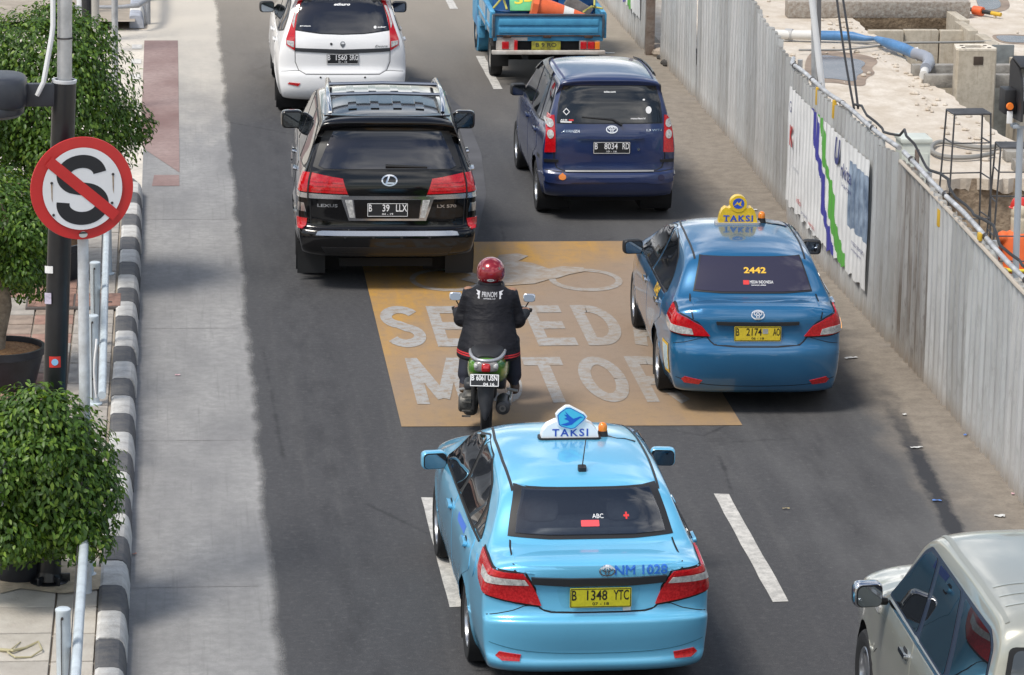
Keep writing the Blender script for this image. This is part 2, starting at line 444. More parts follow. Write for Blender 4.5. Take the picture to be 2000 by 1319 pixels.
    for yy in (21.1, 26.0, 30.3, 34.6, 40.05):
        raw('expansion_joint', [(-.35, yy-.005, .0065), (.66, yy-.005, .0065), (.66, yy+.005, .0065), (-.35, yy+.005, .0065)], [(0, 1, 2, 3)], jm, strip)
    # yellow motorcycle box, its words and its symbol
    yb = NT('box_paint', .75, .3)
    n1 = yb.noise(.42, 6, .55, (1, .8, 1), (4, 2, 0)); n2 = yb.noise(7, 7, .7); n3 = yb.noise(95, 3, .7); n4 = yb.noise(1.6, 6, .65, (2.4, .4, 1))
    XX = yb.axis(0)
    YY = yb.axis(1)
    lf = yb.math('ADD', yb.math('ADD', yb.math('MULTIPLY', yb.math('SUBTRACT', XX, 2.0), .22), yb.math('MULTIPLY', yb.math('SUBTRACT', 37.4, YY), .11)), yb.math('MULTIPLY', yb.math('SUBTRACT', n1, .5), 1.1))
    c = yb.mix(yb.ramp(lf, [(.36, 0), (.75, 1)]), (.44, .25, .065), (.275, .207, .152))
    low = yb.ramp(yb.math('MULTIPLY', yb.math('ADD', YY, yb.math('MULTIPLY', n1, 1.2)), .01), [(.316, .6), (.326, 0)]); c = yb.mix(low, c, (.37, .235, .10))
    c = yb.mix(yb.ramp(n4, [(.42, .5), (.60, 0)]), c, (.27, .195, .135))
    c = yb.mix(yb.ramp(n2, [(.36, .35), (.52, 0)]), c, (.22, .165, .12))
    c = yb.mix(yb.ramp(n3, [(.24, .75), (.40, 0)]), c, (.075, .065, .055))
    yb.color(c); yb.bump(n3, .25, .005)
    box = sheet('painted_box', [(2.075, 30.70), (5.215, 30.62), (5.20, 38.71), (2.09, 38.71)], .005, yb.m, road)
    wp = NT('worn_white', .75, .3)
    n1 = wp.noise(2.2, 7, .7); n2 = wp.noise(11, 7, .75); n3 = wp.noise(90, 3, .7); XX = wp.axis(0)
    worn = wp.math('ADD', wp.math('MULTIPLY', wp.math('SUBTRACT', XX, 3.2), .10), wp.math('ADD', wp.math('MULTIPLY', n1, .55), wp.math('MULTIPLY', n2, .45)))
    c = wp.mix(wp.ramp(worn, [(.40, 0), (.70, .85)]), (.355, .350, .340), (.285, .250, .215))
    c = wp.mix(wp.ramp(n2, [(.47, 0), (.62, .85)]), c, (.285, .22, .16)); c = wp.mix(wp.ramp(n3, [(.26, .7), (.44, 0)]), c, (.13, .12, .11)); wp.color(c)
    fp = NT('faded_white', .75, .3); f1 = fp.noise(5, 7, .75); f2 = fp.noise(90, 3, .7); c = fp.mix(fp.ramp(f1, [(.40, 0), (.58, 1)]), (.355, .33, .30), (.30, .235, .175)); c = fp.mix(fp.ramp(f2, [(.26, .6), (.44, 0)]), c, (.13, .11, .09)); fp.color(c)
    def arc(cx, cy, rx, ry, a0, a1, n=14): return [(cx+rx*math.cos(R(a0+(a1-a0)*k/n)), cy+ry*math.sin(R(a0+(a1-a0)*k/n))) for k in range(n+1)]
    a = .085; m = .31; GLY = {
        'S': [arc(m, .725, m-a, .19, 25, 255)+arc(m, .275, m-a, .19, 75, -155)],
        'E': [[(a, 0), (a, 1)], [(0, .905), (.58, .905)], [(0, .5), (.52, .5)], [(0, .095), (.60, .095)]],
        'P': [[(a, 0), (a, 1)], [(0, .905), (.30, .905)]+arc(.30, .67, .225, .235, 90, -90)+[(0, .435)]],
        'D': [[(a, 0), (a, 1)], [(0, .905), (.22, .905)]+arc(.22, .5, .31, .405, 90, -90)+[(0, .095)]],
        'A': [[(.03, 0), (.30, 1)], [(.32, 1), (.59, 0)], [(.14, .30), (.48, .30)]],
        'M': [[(a, 0), (a, 1)], [(a+.01, .95), (.40, .12)], [(.40, .12), (.80-a-.01, .95)], [(.80-a, 0), (.80-a, 1)]],
        'O': [arc(.34, .5, .255, .405, 0, 360, 32)], 'T': [[(0, .905), (.60, .905)], [(.30, 0), (.30, .95)]],
        'R': [[(a, 0), (a, 1)], [(0, .905), (.30, .905)]+arc(.30, .68, .225, .225, 90, -90)+[(0, .455)], [(.30, .45), (.56, 0)]]}
    for word, x0, y0, h, sx, gap in (('SEPEDA', 2.14, 33.72, 1.78, .66, .095), ('MOTOR', 2.28, 31.48, 1.78, .645, .095)):
        x = x0
        for ch in word:
            V = []; F = []
            for k, P in enumerate(GLY[ch]):
                Q = ribbon(P, .185); n = len(P); n0 = len(V)
                V += [(x+q[0]*sx, y0+q[1]*h, .009+k*.0003) for q in Q]
                F += [(n0+q, n0+q+1, n0+2*n-2-q, n0+2*n-1-q) for q in range(n-1)]
            raw('painted_letter', V, F, wp.m, road)
            x += ({'M': .80, 'O': .68}.get(ch, .62)+gap*1.55)*sx
    sym = [ellipse(4.475, 36.70, .40, .56, 40), ellipse(2.96, 36.75, .40, .56, 40)]
    for P, wd in zip(sym, (.075, .06)):
        cx = sum(p[0] for p in P)/len(P); cy = sum(p[1] for p in P)/len(P)
        V = P+[((x-cx)*(.40-wd)/.40+cx, (y-cy)*(.56-wd*2.0)/.56+cy) for x, y in P]; k_ = len(P)
        raw('painted_symbol', [(x, y, .009) for x, y in V], [(i, (i+1) % k_, k_+(i+1) % k_, k_+i) for i in range(k_)], wp.m if wd > .07 else fp.m, road)
    for P in ([(975, 500), (1010, 497), (1032, 502), (1012, 512), (1040, 516), (1072, 527), (1098, 522), (1140, 525), (1143, 532), (1112, 538), (1090, 545), (1075, 547), (1045, 556), (990, 560), (930, 556), (900, 548), (925, 538), (958, 534), (965, 515)],):
        sheet('painted_symbol', [tuple(gp(*p))[:2] for p in P], .0125, fp.m, road)
    # dashed lane lines
    lm = NT('lane_white', .7, .3); n1 = lm.noise(9, 8, .78); n2 = lm.noise(80, 3)
    c = lm.mix(lm.ramp(n1, [(.40, .8), (.58, 0)]), (.58, .56, .52), (.33, .32, .30)); c = lm.mix(lm.ramp(n2, [(.28, .6), (.42, 0)]), c, (.12, .12, .12)); lm.color(c)
    for X0 in (2.16, 4.67):
        for y0 in (1.5, 9.5, 17.45, 25.4, 33.3, 41.2, 49.1, 57.0, 64.9, 72.8, 80.7):
            if 31 < y0 < 38: continue
            V, F, n = fill2d([(X0+dx+rnd.uniform(-.004, .004), y0+dy) for dx, dy in [(-.065, 0), (.065, .01)]+[(.065, t*.3) for t in range(1, 10)]+[(.065, 2.98), (-.065, 3.0)]+[(-.065, 3-t*.3) for t in range(1, 10)]], 9)
            raw('lane_dash', [(x, y, .0045) for x, y in V], F, lm.m, road)
    sheet('dark_patch', [tuple(gp(*p))[:2] for p in [(800, 150), (850, 160), (905, 215), (940, 300), (950, 380), (930, 470), (880, 472), (820, 300), (770, 200)]], .0036, M('asphalt_dark', (.066, .066, .072), .8, var=(1.2, .25)), road)  # irregular, darker area of the road surface
    # litter
    for px, py, w, h, c, lb in [(1470, 412, .11, .06, 'w', 'white paper scrap on the road edge behind the yellow taxi sign'), (1662, 701, .13, .05, 'w', 'flat white wrapper on the road edge right of the dark blue taxi'), (1790, 876, .12, .04, 'w', 'white paper strip at the upper end of the tar seam'), (1766, 812, .04, .04, 'w', 'tiny white scrap between the tar seam and the fence'),
            (1830, 980, .08, .03, 'b', 'small blue wrapper lying on the dark tar seam'), (1535, 996, .06, .02, 'y', 'tan leaf fragment beside the lane dash near the silver wagon'), (1983, 967, .07, .05, 'p', 'pinkish scrap at the foot of the near fence'), (1885, 852, .03, .03, 'b', 'tiny blue scrap touching the near fence'),
            (347, 735, .05, .03, 'p', 'small pink scrap on the pale strip beside the kerb'), (262, 1085, .04, .03, 'r', 'small reddish bit in the gutter near the lower bush'), (1190, 105, .16, .05, 'w', 'white paper strip on the road beside the pickup truck'), (1952, 1010, .09, .05, 'w', 'crumpled white paper on the sand above the silver wagon')]:
        col = {'w': (.62, .62, .60), 'b': (.10, .22, .55), 'y': (.45, .36, .18), 'p': (.62, .40, .42), 'r': (.32, .14, .10)}[c]
        p = gp(px, py); b = MB(); n = 5; Vv = []
        for q in range(n+1):
            t = q/n-.5; Vv += [(t*w, -h/2+rnd.uniform(-.005, .005), .006+rnd.uniform(0, .01)), (t*w, h/2+rnd.uniform(-.005, .005), .006+rnd.uniform(0, .01))]
        b.add(Vv, [(2*q, 2*q+2, 2*q+3, 2*q+1) for q in range(n)])
        o = b.build('paper_scrap', M('litter_'+c, col, .7), smooth=False, loc=(p.x, p.y, .004), rot=(0, 0, rnd.uniform(-.3, .3)))
        tag(o, lb, 'litter', 'litter on the road', 'thing')
build_ground()

def build_kerb():
    white = M('kerb_white', (.62, .61, .585), .8, var=(9, .4, (.40, .385, .36)), bump=(40, .4)); dark = M('kerb_slate', (.060, .064, .076), .75, var=(8, .5, (.13, .125, .12)), bump=(40, .4))
    prof = [(-.57, .0), (-.57, .185), (-.545, .20), (-.44, .20), (-.40, .19), (-.375, .165), (-.36, .12), (-.345, .0)]
    def block(y0, y1, z=1.0):
        mb = MB(); n = len(prof); g = .004
        mb.add([(x, y, zz*z) for y in (y0+g, y1-g) for x, zz in prof], [tuple(range(n))[::-1], tuple(range(n, 2*n))]+[(i, (i+1) % n, n+(i+1) % n, n+i) for i in range(n)])
        return mb
    root = empty('kerb', (-.45, 30, 0)); tag(root, kind='structure')
    y = 22.30; i = 0
    mw = block(0, .635).mesh('kerb_stone', white, ang=30); md = block(0, .635).mesh('kerb_stone', dark, ang=30)
    while y < 41.2:
        o = obj('kerb_stone', mw if i % 2 else md, root, (.45+rnd.uniform(-.006, .006), y-30, rnd.uniform(-.004, .004)), (0, 0, rnd.uniform(-.006, .006)))
        y += .635; i += 1
    # rounded end turning into the driveway
    for k in range(3):
        a = R(15+k*26)
        mb = MB(); n = len(prof)
        V = []
        for aa in (R(k*27), R(k*27+26)):
            for x, zz in prof:
                rr = x+.37+.60; V.append((-.97+rr*math.cos(aa), y+rr*math.sin(aa), zz))
        mb.add(V, [tuple(range(n))[::-1], tuple(range(n, 2*n))]+[(q, (q+1) % n, n+(q+1) % n, n+q) for q in range(n)])
        mb.build('kerb_stone', white if (i+k) % 2 else dark, root, loc=(.45, -30, 0), ang=30)
    # the kerb beyond the driveway
    r2 = empty('far_kerb', (-.45, 56, 0)); tag(r2, kind='structure')
    pale = M('kerb_pale', (.66, .64, .60), .8, var=(6, .12)); blue = M('kerb_pale_blue', (.36, .38, .43), .8, var=(6, .2))
    mp = block(0, .62).mesh('kerb_stone', pale, ang=30); mq = block(0, .62).mesh('kerb_stone', blue, ang=30)
    for k in range(16): obj('kerb_stone', mp if k % 2 else mq, r2, (.38, -1.1+k*.62, 0))
build_kerb()

def build_pavement():
    base = NT('pavement_mortar', .9, .2); n1 = base.noise(2.5, 7); base.color(base.ramp(n1, [(.3, (.26, .225, .185)), (.7, (.40, .35, .29))])); base.bump(n1, .4, .01)
    pv = tag(raw('sidewalk', [(-30, -60, .150), (-.57, -60, .150), (-.57, 41.3, .150), (-1.2, 42.0, .150), (-30, 42.0, .150)], [(0, 1, 2, 3, 4)], base.m), kind='structure')
    tag(raw('sidewalk_far', [(-30, 54.6, .150), (-.55, 54.6, .150), (-.55, 300, .150), (-30, 300, .150)], [(0, 1, 2, 3)], base.m), kind='structure')
    dv = NT('driveway_concrete', .85, .3); n1 = dv.noise(.9, 7, .6, (1, 1.6, 1)); n2 = dv.noise(14, 6, .7)
    c = dv.mix(dv.ramp(n1, [(.35, 0), (.65, 1)]), (.52, .48, .42), (.68, .62, .53)); c = dv.mix(dv.ramp(n2, [(.38, .35), (.55, 0)]), c, (.32, .295, .265)); dv.color(c); dv.bump(n2, .3, .006)
    drive = tag(raw('driveway', [(-30, 41.9, .0035), (-.2, 41.9, .0035), (-.2, 54.7, .0035), (-30, 54.7, .0035)], [(0, 1, 2, 3)], dv.m), kind='structure')
    pk = NT('path_red', .85, .3); n1 = pk.noise(.7, 7, .6, (1, .6, 1)); n2 = pk.noise(12, 6, .7)
    c = pk.mix(pk.ramp(n1, [(.36, 0), (.64, 1)]), (.20, .125, .115), (.34, .255, .235)); c = pk.mix(pk.ramp(n2, [(.40, .35), (.56, 0)]), c, (.17, .12, .11)); pk.color(c)
    sheet('red_path', [(-.32, 44.4), (.10, 42.9), (.115, 53.6), (-.40, 53.6), (-.40, 45.0)], .0085, pk.m, drive); sheet('red_path', [(-.24, 42.05), (.095, 42.05), (.095, 42.75), (-.215, 42.75)], .0085, pk.m, drive)
    wm = M('path_white', (.60, .58, .54), .8, var=(10, .25))
    for yy in (49.95, 51.35, 52.75): sheet('path_square', [(-.585, yy), (-.435, yy), (-.435, yy+.42), (-.585, yy+.42)], .0125, wm, drive)
    # paving stones
    tones = [M('paver_red', (.31, .185, .145), .85, var=(5, .3), bump=(30, .3)), M('paver_brown', (.29, .225, .18), .85, var=(5, .3), bump=(30, .3)), M('paver_grey', (.34, .31, .275), .85, var=(5, .25), bump=(30, .3))]
    def slab(w, d, h, m):
        return MB().bbox((0, 0, 0), (w, d, h), .008).mesh('paving_stone', m, ang=30)
    ms = [slab(.385, .385, .05, m) for m in tones]
    y = 27.75; r = 0
    while y < 41.4:
        for c in range(4):
            x = -.79-.40*c
            if c == 0: t = 2
            else: t = rnd.choice([0, 0, 1, 1, 2])
            obj('paving_stone', ms[t], pv, (x-.0, y+.2, .146+rnd.uniform(-.004, .004)), (rnd.uniform(-.006, .006), rnd.uniform(-.006, .006), rnd.uniform(-.01, .01)))
        y += .40; r += 1
    cream = [M('slab_cream', (.52, .485, .425), .85, var=(4, .22, (.40, .365, .31)), bump=(30, .3)), M('slab_cream_b', (.47, .44, .385), .85, var=(4, .25, (.37, .335, .29)), bump=(30, .3))]
    y = 21.3; i = 0
    while y < 26.3:
        obj('paving_slab', slab(1.52, .60, .06, cream[i % 2]), pv, (-1.66, y+.3, .148+rnd.uniform(-.003, .003)))
        obj('paving_slab', slab(.30, .60, .06, cream[(i+1) % 2]), pv, (-.735, y+.3, .142))
        y += .625; i += 1
    # sand spilled at the slab edge and a service cover
    sheet('sand_patch', [(p.x, p.y) for p in [gp(x, yy, .18) for x, yy in [(0, 1095), (60, 1085), (150, 1100), (205, 1110), (205, 1150), (120, 1160), (40, 1150), (0, 1160)]]], .1835, M('sand_tan', (.50, .41, .29), .95, var=(12, .25)), pv)
    mc = empty('manhole_cover', tuple(gp(165, 592, .17))); mc.location.z = .175
    tag(mc, 'rusty brown rectangular service cover set in the pavement beside the kerb', 'manhole cover')
    mm = M('cover_rust', (.235, .135, .105), .8, var=(9, .4), bump=(40, .5))
    MB().bbox((-.10, 0, .01), (.98, .62, .03), .006).build('cover_frame', M('cover_frame', (.10, .085, .08), .8), mc)
    for x in (-.34, .14): MB().bbox((x, 0, .018), (.46, .56, .03), .006).build('cover_plate', mm, mc)
    for x, yy in ((.22, .12), (.26, -.14), (-.20, -.1)): MB().bbox((x, yy, .036), (.05, .03, .012), .004).build('lifting_eye', M('iron_dark', (.04, .035, .035), .7), mc)
build_pavement()
# ------------------------------------------------------------------ corrugated fence and the construction site behind it
def streaky(name, base, dirt, amt):
    n = NT(name, .5, .4); n.b.inputs['Metallic'].default_value = .25
    s1 = n.noise(2.0, 6, .65, (1, 5, .35)); s2 = n.noise(9, 6, .7, (1, 3, .5)); s3 = n.noise(.8, 4, .6); 
    c = n.mix(n.ramp(s1, [(.42, 0), (.66, amt)]), base, dirt); c = n.mix(n.ramp(s2, [(.55, 0), (.70, amt*.7)]), c, tuple(x*.6 for x in dirt)); c = n.mix(n.ramp(s3, [(.35, .25), (.6, 0)]), c, tuple(x*.75 for x in base)); n.color(c)
    z = n.axis(2); low = n.ramp(n.math('MULTIPLY', n.math('ADD', z, n.math('MULTIPLY', s2, .25)), 1.0), [(.10, .75), (.34, 0)])
    c2 = n.mix(low, c, (.27, .215, .16)); n.color(c2)
    r = n.noise(5, 4); n.rough(n.ramp(r, [(.3, .30), (.7, .50)])); return n.m
ZIN = [streaky('zinc_clean', (.57, .58, .575), (.40, .39, .375), .55), streaky('zinc_dull', (.49, .495, .49), (.34, .325, .30), .65), streaky('zinc_sooty', (.46, .45, .435), (.18, .145, .115), .9), streaky('zinc_pale', (.63, .63, .62), (.40, .39, .37), .5)]
def rib(t, pitch=.205, depth=.050):
    """trapezoidal sheet profile"""
    u = (t/pitch) % 1.0
    if u < .36: return 0.0
    if u < .50: return depth*(u-.36)/.14
    if u < .86: return depth
    return depth*(1-(u-.86)/.14)
def sheet_panel(w, h0, h1, lean=0.0, pitch=.205, phase=0.0, bend=0.0):
    """upright corrugated sheet along +y from 0 to w, ribs towards -x"""
    ts = [0.0]
    k = -1
    while True:
        done = False
        for u in (.0, .36, .50, .86):
            t = (k+u)*pitch-phase
            if t > w: done = True; break
            if t > 1e-4: ts.append(t)
        k += 1
        if done: break
    ts.append(w); ts = sorted(set(round(t, 4) for t in ts))
    V = []; F = []; zs = [0, .33, .66, 1.0]
    for t in ts:
        h = h0+(h1-h0)*t/w
        for z in zs: V.append((-rib(t+phase, pitch)+bend*math.sin(z*PI), t+lean*z, z*h))
    n = len(zs)
    for i in range(len(ts)-1):
        for j in range(n-1): F.append((i*n+j, (i+1)*n+j, (i+1)*n+j+1, i*n+j+1))
    return V, F
def fence_x(y):
    if y < 40.2: return 7.245+.05*math.sin((y-28)*.5)*.6
    if y < 52.2: return 7.34+.09*min(1, (y-40.2)/5)
    return 7.27
def build_fence():
    fr = random.Random(21)
    f1 = empty('fence', (7.25, 34, 0)); tag(f1, 'near stretch of grey corrugated metal fence with a pipe along its top', 'fence', 'corrugated site fences')
    f2 = empty('fence', (7.40, 46, 0)); tag(f2, 'taller middle stretch of plain corrugated metal fence beside the navy minivan', 'fence', 'corrugated site fences')
    f3 = empty('fence', (7.27, 58, 0)); tag(f3, 'farthest stretch of corrugated fence beyond the rusty post', 'fence', 'corrugated site fences')
    def run(root, y0, y1, hfun, mats, pitch=.205, skip=()):
        y = y0; i = 0
        while y < y1-.05:
            w = min(fr.choice([.78, .82, .86]), y1-y)
            a = (y0+y)/2
            V, F = sheet_panel(w+.03, hfun(y)-.01+fr.uniform(-.05, .03), hfun(y+w)-.01+fr.uniform(-.05, .03), fr.uniform(-.025, .025), pitch, fr.uniform(0, .05), fr.uniform(-.015, .015))
            m = mats(y, i)
            dx = fence_x(y)-root.location.x+(.008 if i % 2 else 0)+fr.uniform(-.004, .004)
            ang = math.atan2(fence_x(y)-fence_x(y+w), w)
            o = raw('corrugated_sheet', V, F, m, root); o.location = (dx, y-root.location.y, -.02); o.rotation_euler = (fr.uniform(-.004, .004), fr.uniform(-.012, .012), ang+fr.uniform(-.006, .006))
            y += w; i += 1
    def h1(y): return float(np.interp(y, [20, 28.6, 31.5, 33.5, 36.8, 40.2], [1.80, 1.85, 1.93, 1.99, 1.95, 1.86]))
    run(f1, 20.0, 33.55, h1, lambda y, i: ZIN[2] if 31.3 < y < 33.4 else ZIN[[0, 1, 3, 0][i % 4]])
    run(f1, 33.70, 40.25, h1, lambda y, i: ZIN[[1, 0, 0][i % 3]])
    run(f2, 40.35, 48.2, lambda y: float(np.interp(y, [40, 41.2, 43, 48], [1.82, 1.96, 2.12, 2.15])), lambda y, i: ZIN[[1, 0, 3][i % 3]], .24)
    run(f2, 48.42, 51.9, lambda y: 2.15, lambda y, i: ZIN[[0, 3][i % 2]], .24)
    run(f3, 52.75, 68, lambda y: 2.0, lambda y, i: ZIN[[3, 0][i % 2]])
    # posts and the top pipe of the near stretch
    gm = M('galvanised', None); dk = M('iron_dark', None); yl = M('tape_yellow', (.62, .38, .03), .5)
    for y in (21.5, 24.3, 27.1, 29.9, 32.7, 35.5, 38.3, 40.2): MB().cyl((fence_x(y)-7.25+.06, y-34, 0), (fence_x(y)-7.25+.06, y-34, h1(y)+.0), .03, n=10).build('fence_post', gm, f1)
    pr = [(fence_x(y)-7.25-.005, y-34, h1(y)+.005+.012*math.sin(y*2.3)) for y in np.linspace(20, 33.55, 22)]; MB().tube(pr, .024, 10).build('top_pipe', M('pipe_white', (.46, .465, .475), .45, metal=.35, var=(6, .35)), f1)
    pr = [(fence_x(y)-7.25-.005, y-34, h1(y)+.012+.012*math.sin(y*2.3)) for y in np.linspace(33.75, 40.3, 14)]; MB().tube(pr, .026, 10).build('top_pipe', M('pipe_white', None), f1)
    pr = [(fence_x(y)-7.25-.045, y-34, h1(y)-.07) for y in np.linspace(20, 33.5, 12)]; MB().tube(pr, .022, 8).build('lower_rail', M('rail_tan', (.42, .37, .31), .6), f1)
    for y in (26.4, 28.4, 30.0, 31.7, 33.2, 35.0, 36.6, 38.4, 39.6):
        MB().lathe([(.034, -.03), (.036, 0), (.034, .03)], 12, c=(fence_x(y)-7.25, y-34, h1(y)+.01), m=Matrix.Rotation(PI/2, 3, 'X')).build('pipe_clamp', dk, f1)
    for y in (30.05, 31.72): MB().bbox((fence_x(y)-7.25-.05, y-34, h1(y)-.22 if y > 31 else h1(y)), (.03, .09, .17 if y > 31 else .07), .008).build('reflector', yl, f1)
    for y in (36.9, 37.9): MB().bbox((fence_x(y)-7.25-.03, y-34, h1(y)-.10), (.04, .06, .20), .008).build('reflector', yl, f1)
    # cables draped on the pipe
    cb = MB(); pts = []
    for i, y in enumerate(np.linspace(36.3, 20.5, 60)): pts.append((fence_x(y)+.06+.03*math.sin(i*1.7), y, h1(y)+.05+.035*math.sin(i*.9)+(.10 if 8 < i < 12 else 0)))
    cb.tube(pts, .014, 6); tag(cb.build('cable', M('cable_black', (.018, .018, .02), .6)), 'dark cable draped along the pipe on top of the near fence', 'cable')
    for k, (a, b) in enumerate((((1631, -30), (1668, 212)), ((1642, -30), (1676, 212)))):
        p = xp(a[0], a[1], 7.45); q = xp(b[0], b[1], 7.30); m = MB()
        m.tube([p+(q-p)*t+Vector((0, -.10*math.sin(t*PI)*(1 if k else -.3), -.05*math.sin(t*PI))) for t in np.linspace(0, 1, 10)], .013, 6)
        tag(m.build('cable', M('cable_black', None)), ('left' if k == 0 else 'right')+' one of two black cables hanging down onto the banner fence', 'cable')
    # printed banner on the sheets
    mats = [M('banner_white', (.70, .70, .69), .55, var=(4, .08)), M('banner_blue', (.055, .055, .30), .5), M('banner_green', (.10, .36, .06), .5), M('banner_photo', (.34, .42, .52), .5, var=(5, .6, (.09, .13, .20))), M('banner_red', (.55, .05, .05), .5), M('banner_ink', (.06, .07, .20), .5)]
    def banner(name, ya, yb, z0, z1, fx, label, photo, pitch=.205, drop=None):
        ny = int((yb-ya)/.0145); nz = 130; V = []; F = []; MI = []
        for i in range(ny+1):
            y = yb-(yb-ya)*i/ny
            for j in range(nz+1):
                s_ = j/nz; zz0 = z0+.06*math.sin(i*.23)*.4+(drop(y) if drop else 0); z = zz0+(z1-zz0)*s_
                V.append((fx(y)-.056-rib(y-ya, pitch)*.28-.004*math.sin(z*7+y*3), y, z+.006*math.sin(i*.3)))
        for i in range(ny):
            for j in range(nz):
                F.append((i*(nz+1)+j, i*(nz+1)+j+1, (i+1)*(nz+1)+j+1, (i+1)*(nz+1)+j))
                u = (i+.5)/ny; s_ = (j+.5)/nz; m = 0
                # two waves running down the banner
                ub = .345+(1-s_)*.26+.018*math.sin(s_*15); ug = .43+(1-s_)*.30+.018*math.sin(s_*15+.6)
                wb = .034; wg = .030+.052*max(0, .55-s_)
                if abs(u-ub) < wb: m = 1
                if abs(u-ug) < wg: m = 2
                if photo and u > .80 and .36 < s_ < .88: m = 3
                MI.append(m)
        o = raw(name, V, F, mats, None, smooth=True); o.data.polygons.foreach_set('material_index', MI); tag(o, label, 'banner', 'printed banners on the fence'); return o
    b1 = banner('banner', 34.85, 39.55, .30, 1.66, fence_x, 'white printed banner with blue and green waves on the near fence', True)
    def on_banner(name, s_, y, z, w, h, m, **kw):
        V, F = text_fit(s_, w, h, **kw); raw(name, [(fence_x(y-x)-.080, y-x, z+v) for x, v in V], F, m, b1)
    on_banner('print_mark', 'U', 36.40, 1.47, .30, .30, mats[5], bold=.05, shear=.25); on_banner('print_word', 'rkita', 35.90, 1.33, .55, .16, mats[5], bold=.01); on_banner('print_word', 'karya', 35.85, 1.17, .5, .06, mats[5])
    on_banner('print_mark', 'K', 39.25, 1.12, .20, .24, mats[4], bold=.05); on_banner('print_mark', 'G', 39.35, 1.45, .13, .13, mats[5]); on_banner('print_word', 'info', 38.6, .48, .3, .07, mats[4]); on_banner('print_word', 'proyek', 38.2, .40, .4, .05, mats[5]); on_banner('print_word', 'www.situs', 37.75, .38, .35, .05, mats[4]); on_banner('print_word', 'mass transit', 35.2, .68, .6, .05, mats[5]); on_banner('print_word', 'proyek kota', 38.9, .80, .5, .05, M('banner_faint', (.50, .51, .55), .5)); on_banner('print_word', 'pembangunan', 35.25, .60, .5, .04, mats[5])
    banner('banner', 52.95, 57.6, .45, 1.9, lambda y: 7.27, 'white banner with blue and green waves on the farthest fence', False)
    # rusty post, rubble and the gap
    rp = MB(); rp.bbox((0, 0, 1.15), (.13, .16, 2.3), .01); o = rp.build('rusty_post', M('rust_steel', (.17, .115, .085), .8, var=(6, .45, (.26, .22, .19)), bump=(30, .5)), loc=(7.28, 52.25, 0)); tag(o, 'rusty steel post at the gap between the two far fences', 'post')
    rq = random.Random(4); dirt = [M('rubble_dark', (.06, .055, .05), .95, var=(9, .5)), M('rubble_tan', (.30, .25, .20), .95, var=(9, .4))]
    mb = MB(); mb2 = MB()
    for k in range(9):
        s_ = rq.uniform(.12, .32); (mb if k < 6 else mb2).sq((7.50+rq.uniform(-.12, .45), 51.2+k*.16, s_*.15), (s_*1.5, s_*1.2, s_*.6), .8, .8, 9, 6, Matrix.Rotation(rq.random()*3, 3, 'Z'))
    tag(mb.build('rubble', dirt[0]), 'low heap of dark rubble behind the rusty post', 'rubble', kind='stuff'); tag(mb2.build('rubble', dirt[1]), 'few tan lumps beside the dark rubble at the fence gap', 'rubble', kind='stuff')
    o = MB().tube([(7.75, 51.9, .15), (8.0, 53.6, .75), (8.15, 54.6, .95)], [.11, .11, .11], 8).build('sack_roll', M('sack_white', (.60, .60, .62), .6)); tag(o, 'white rolled sheet leaning in the gap behind the rusty post', 'roll')
build_fence()

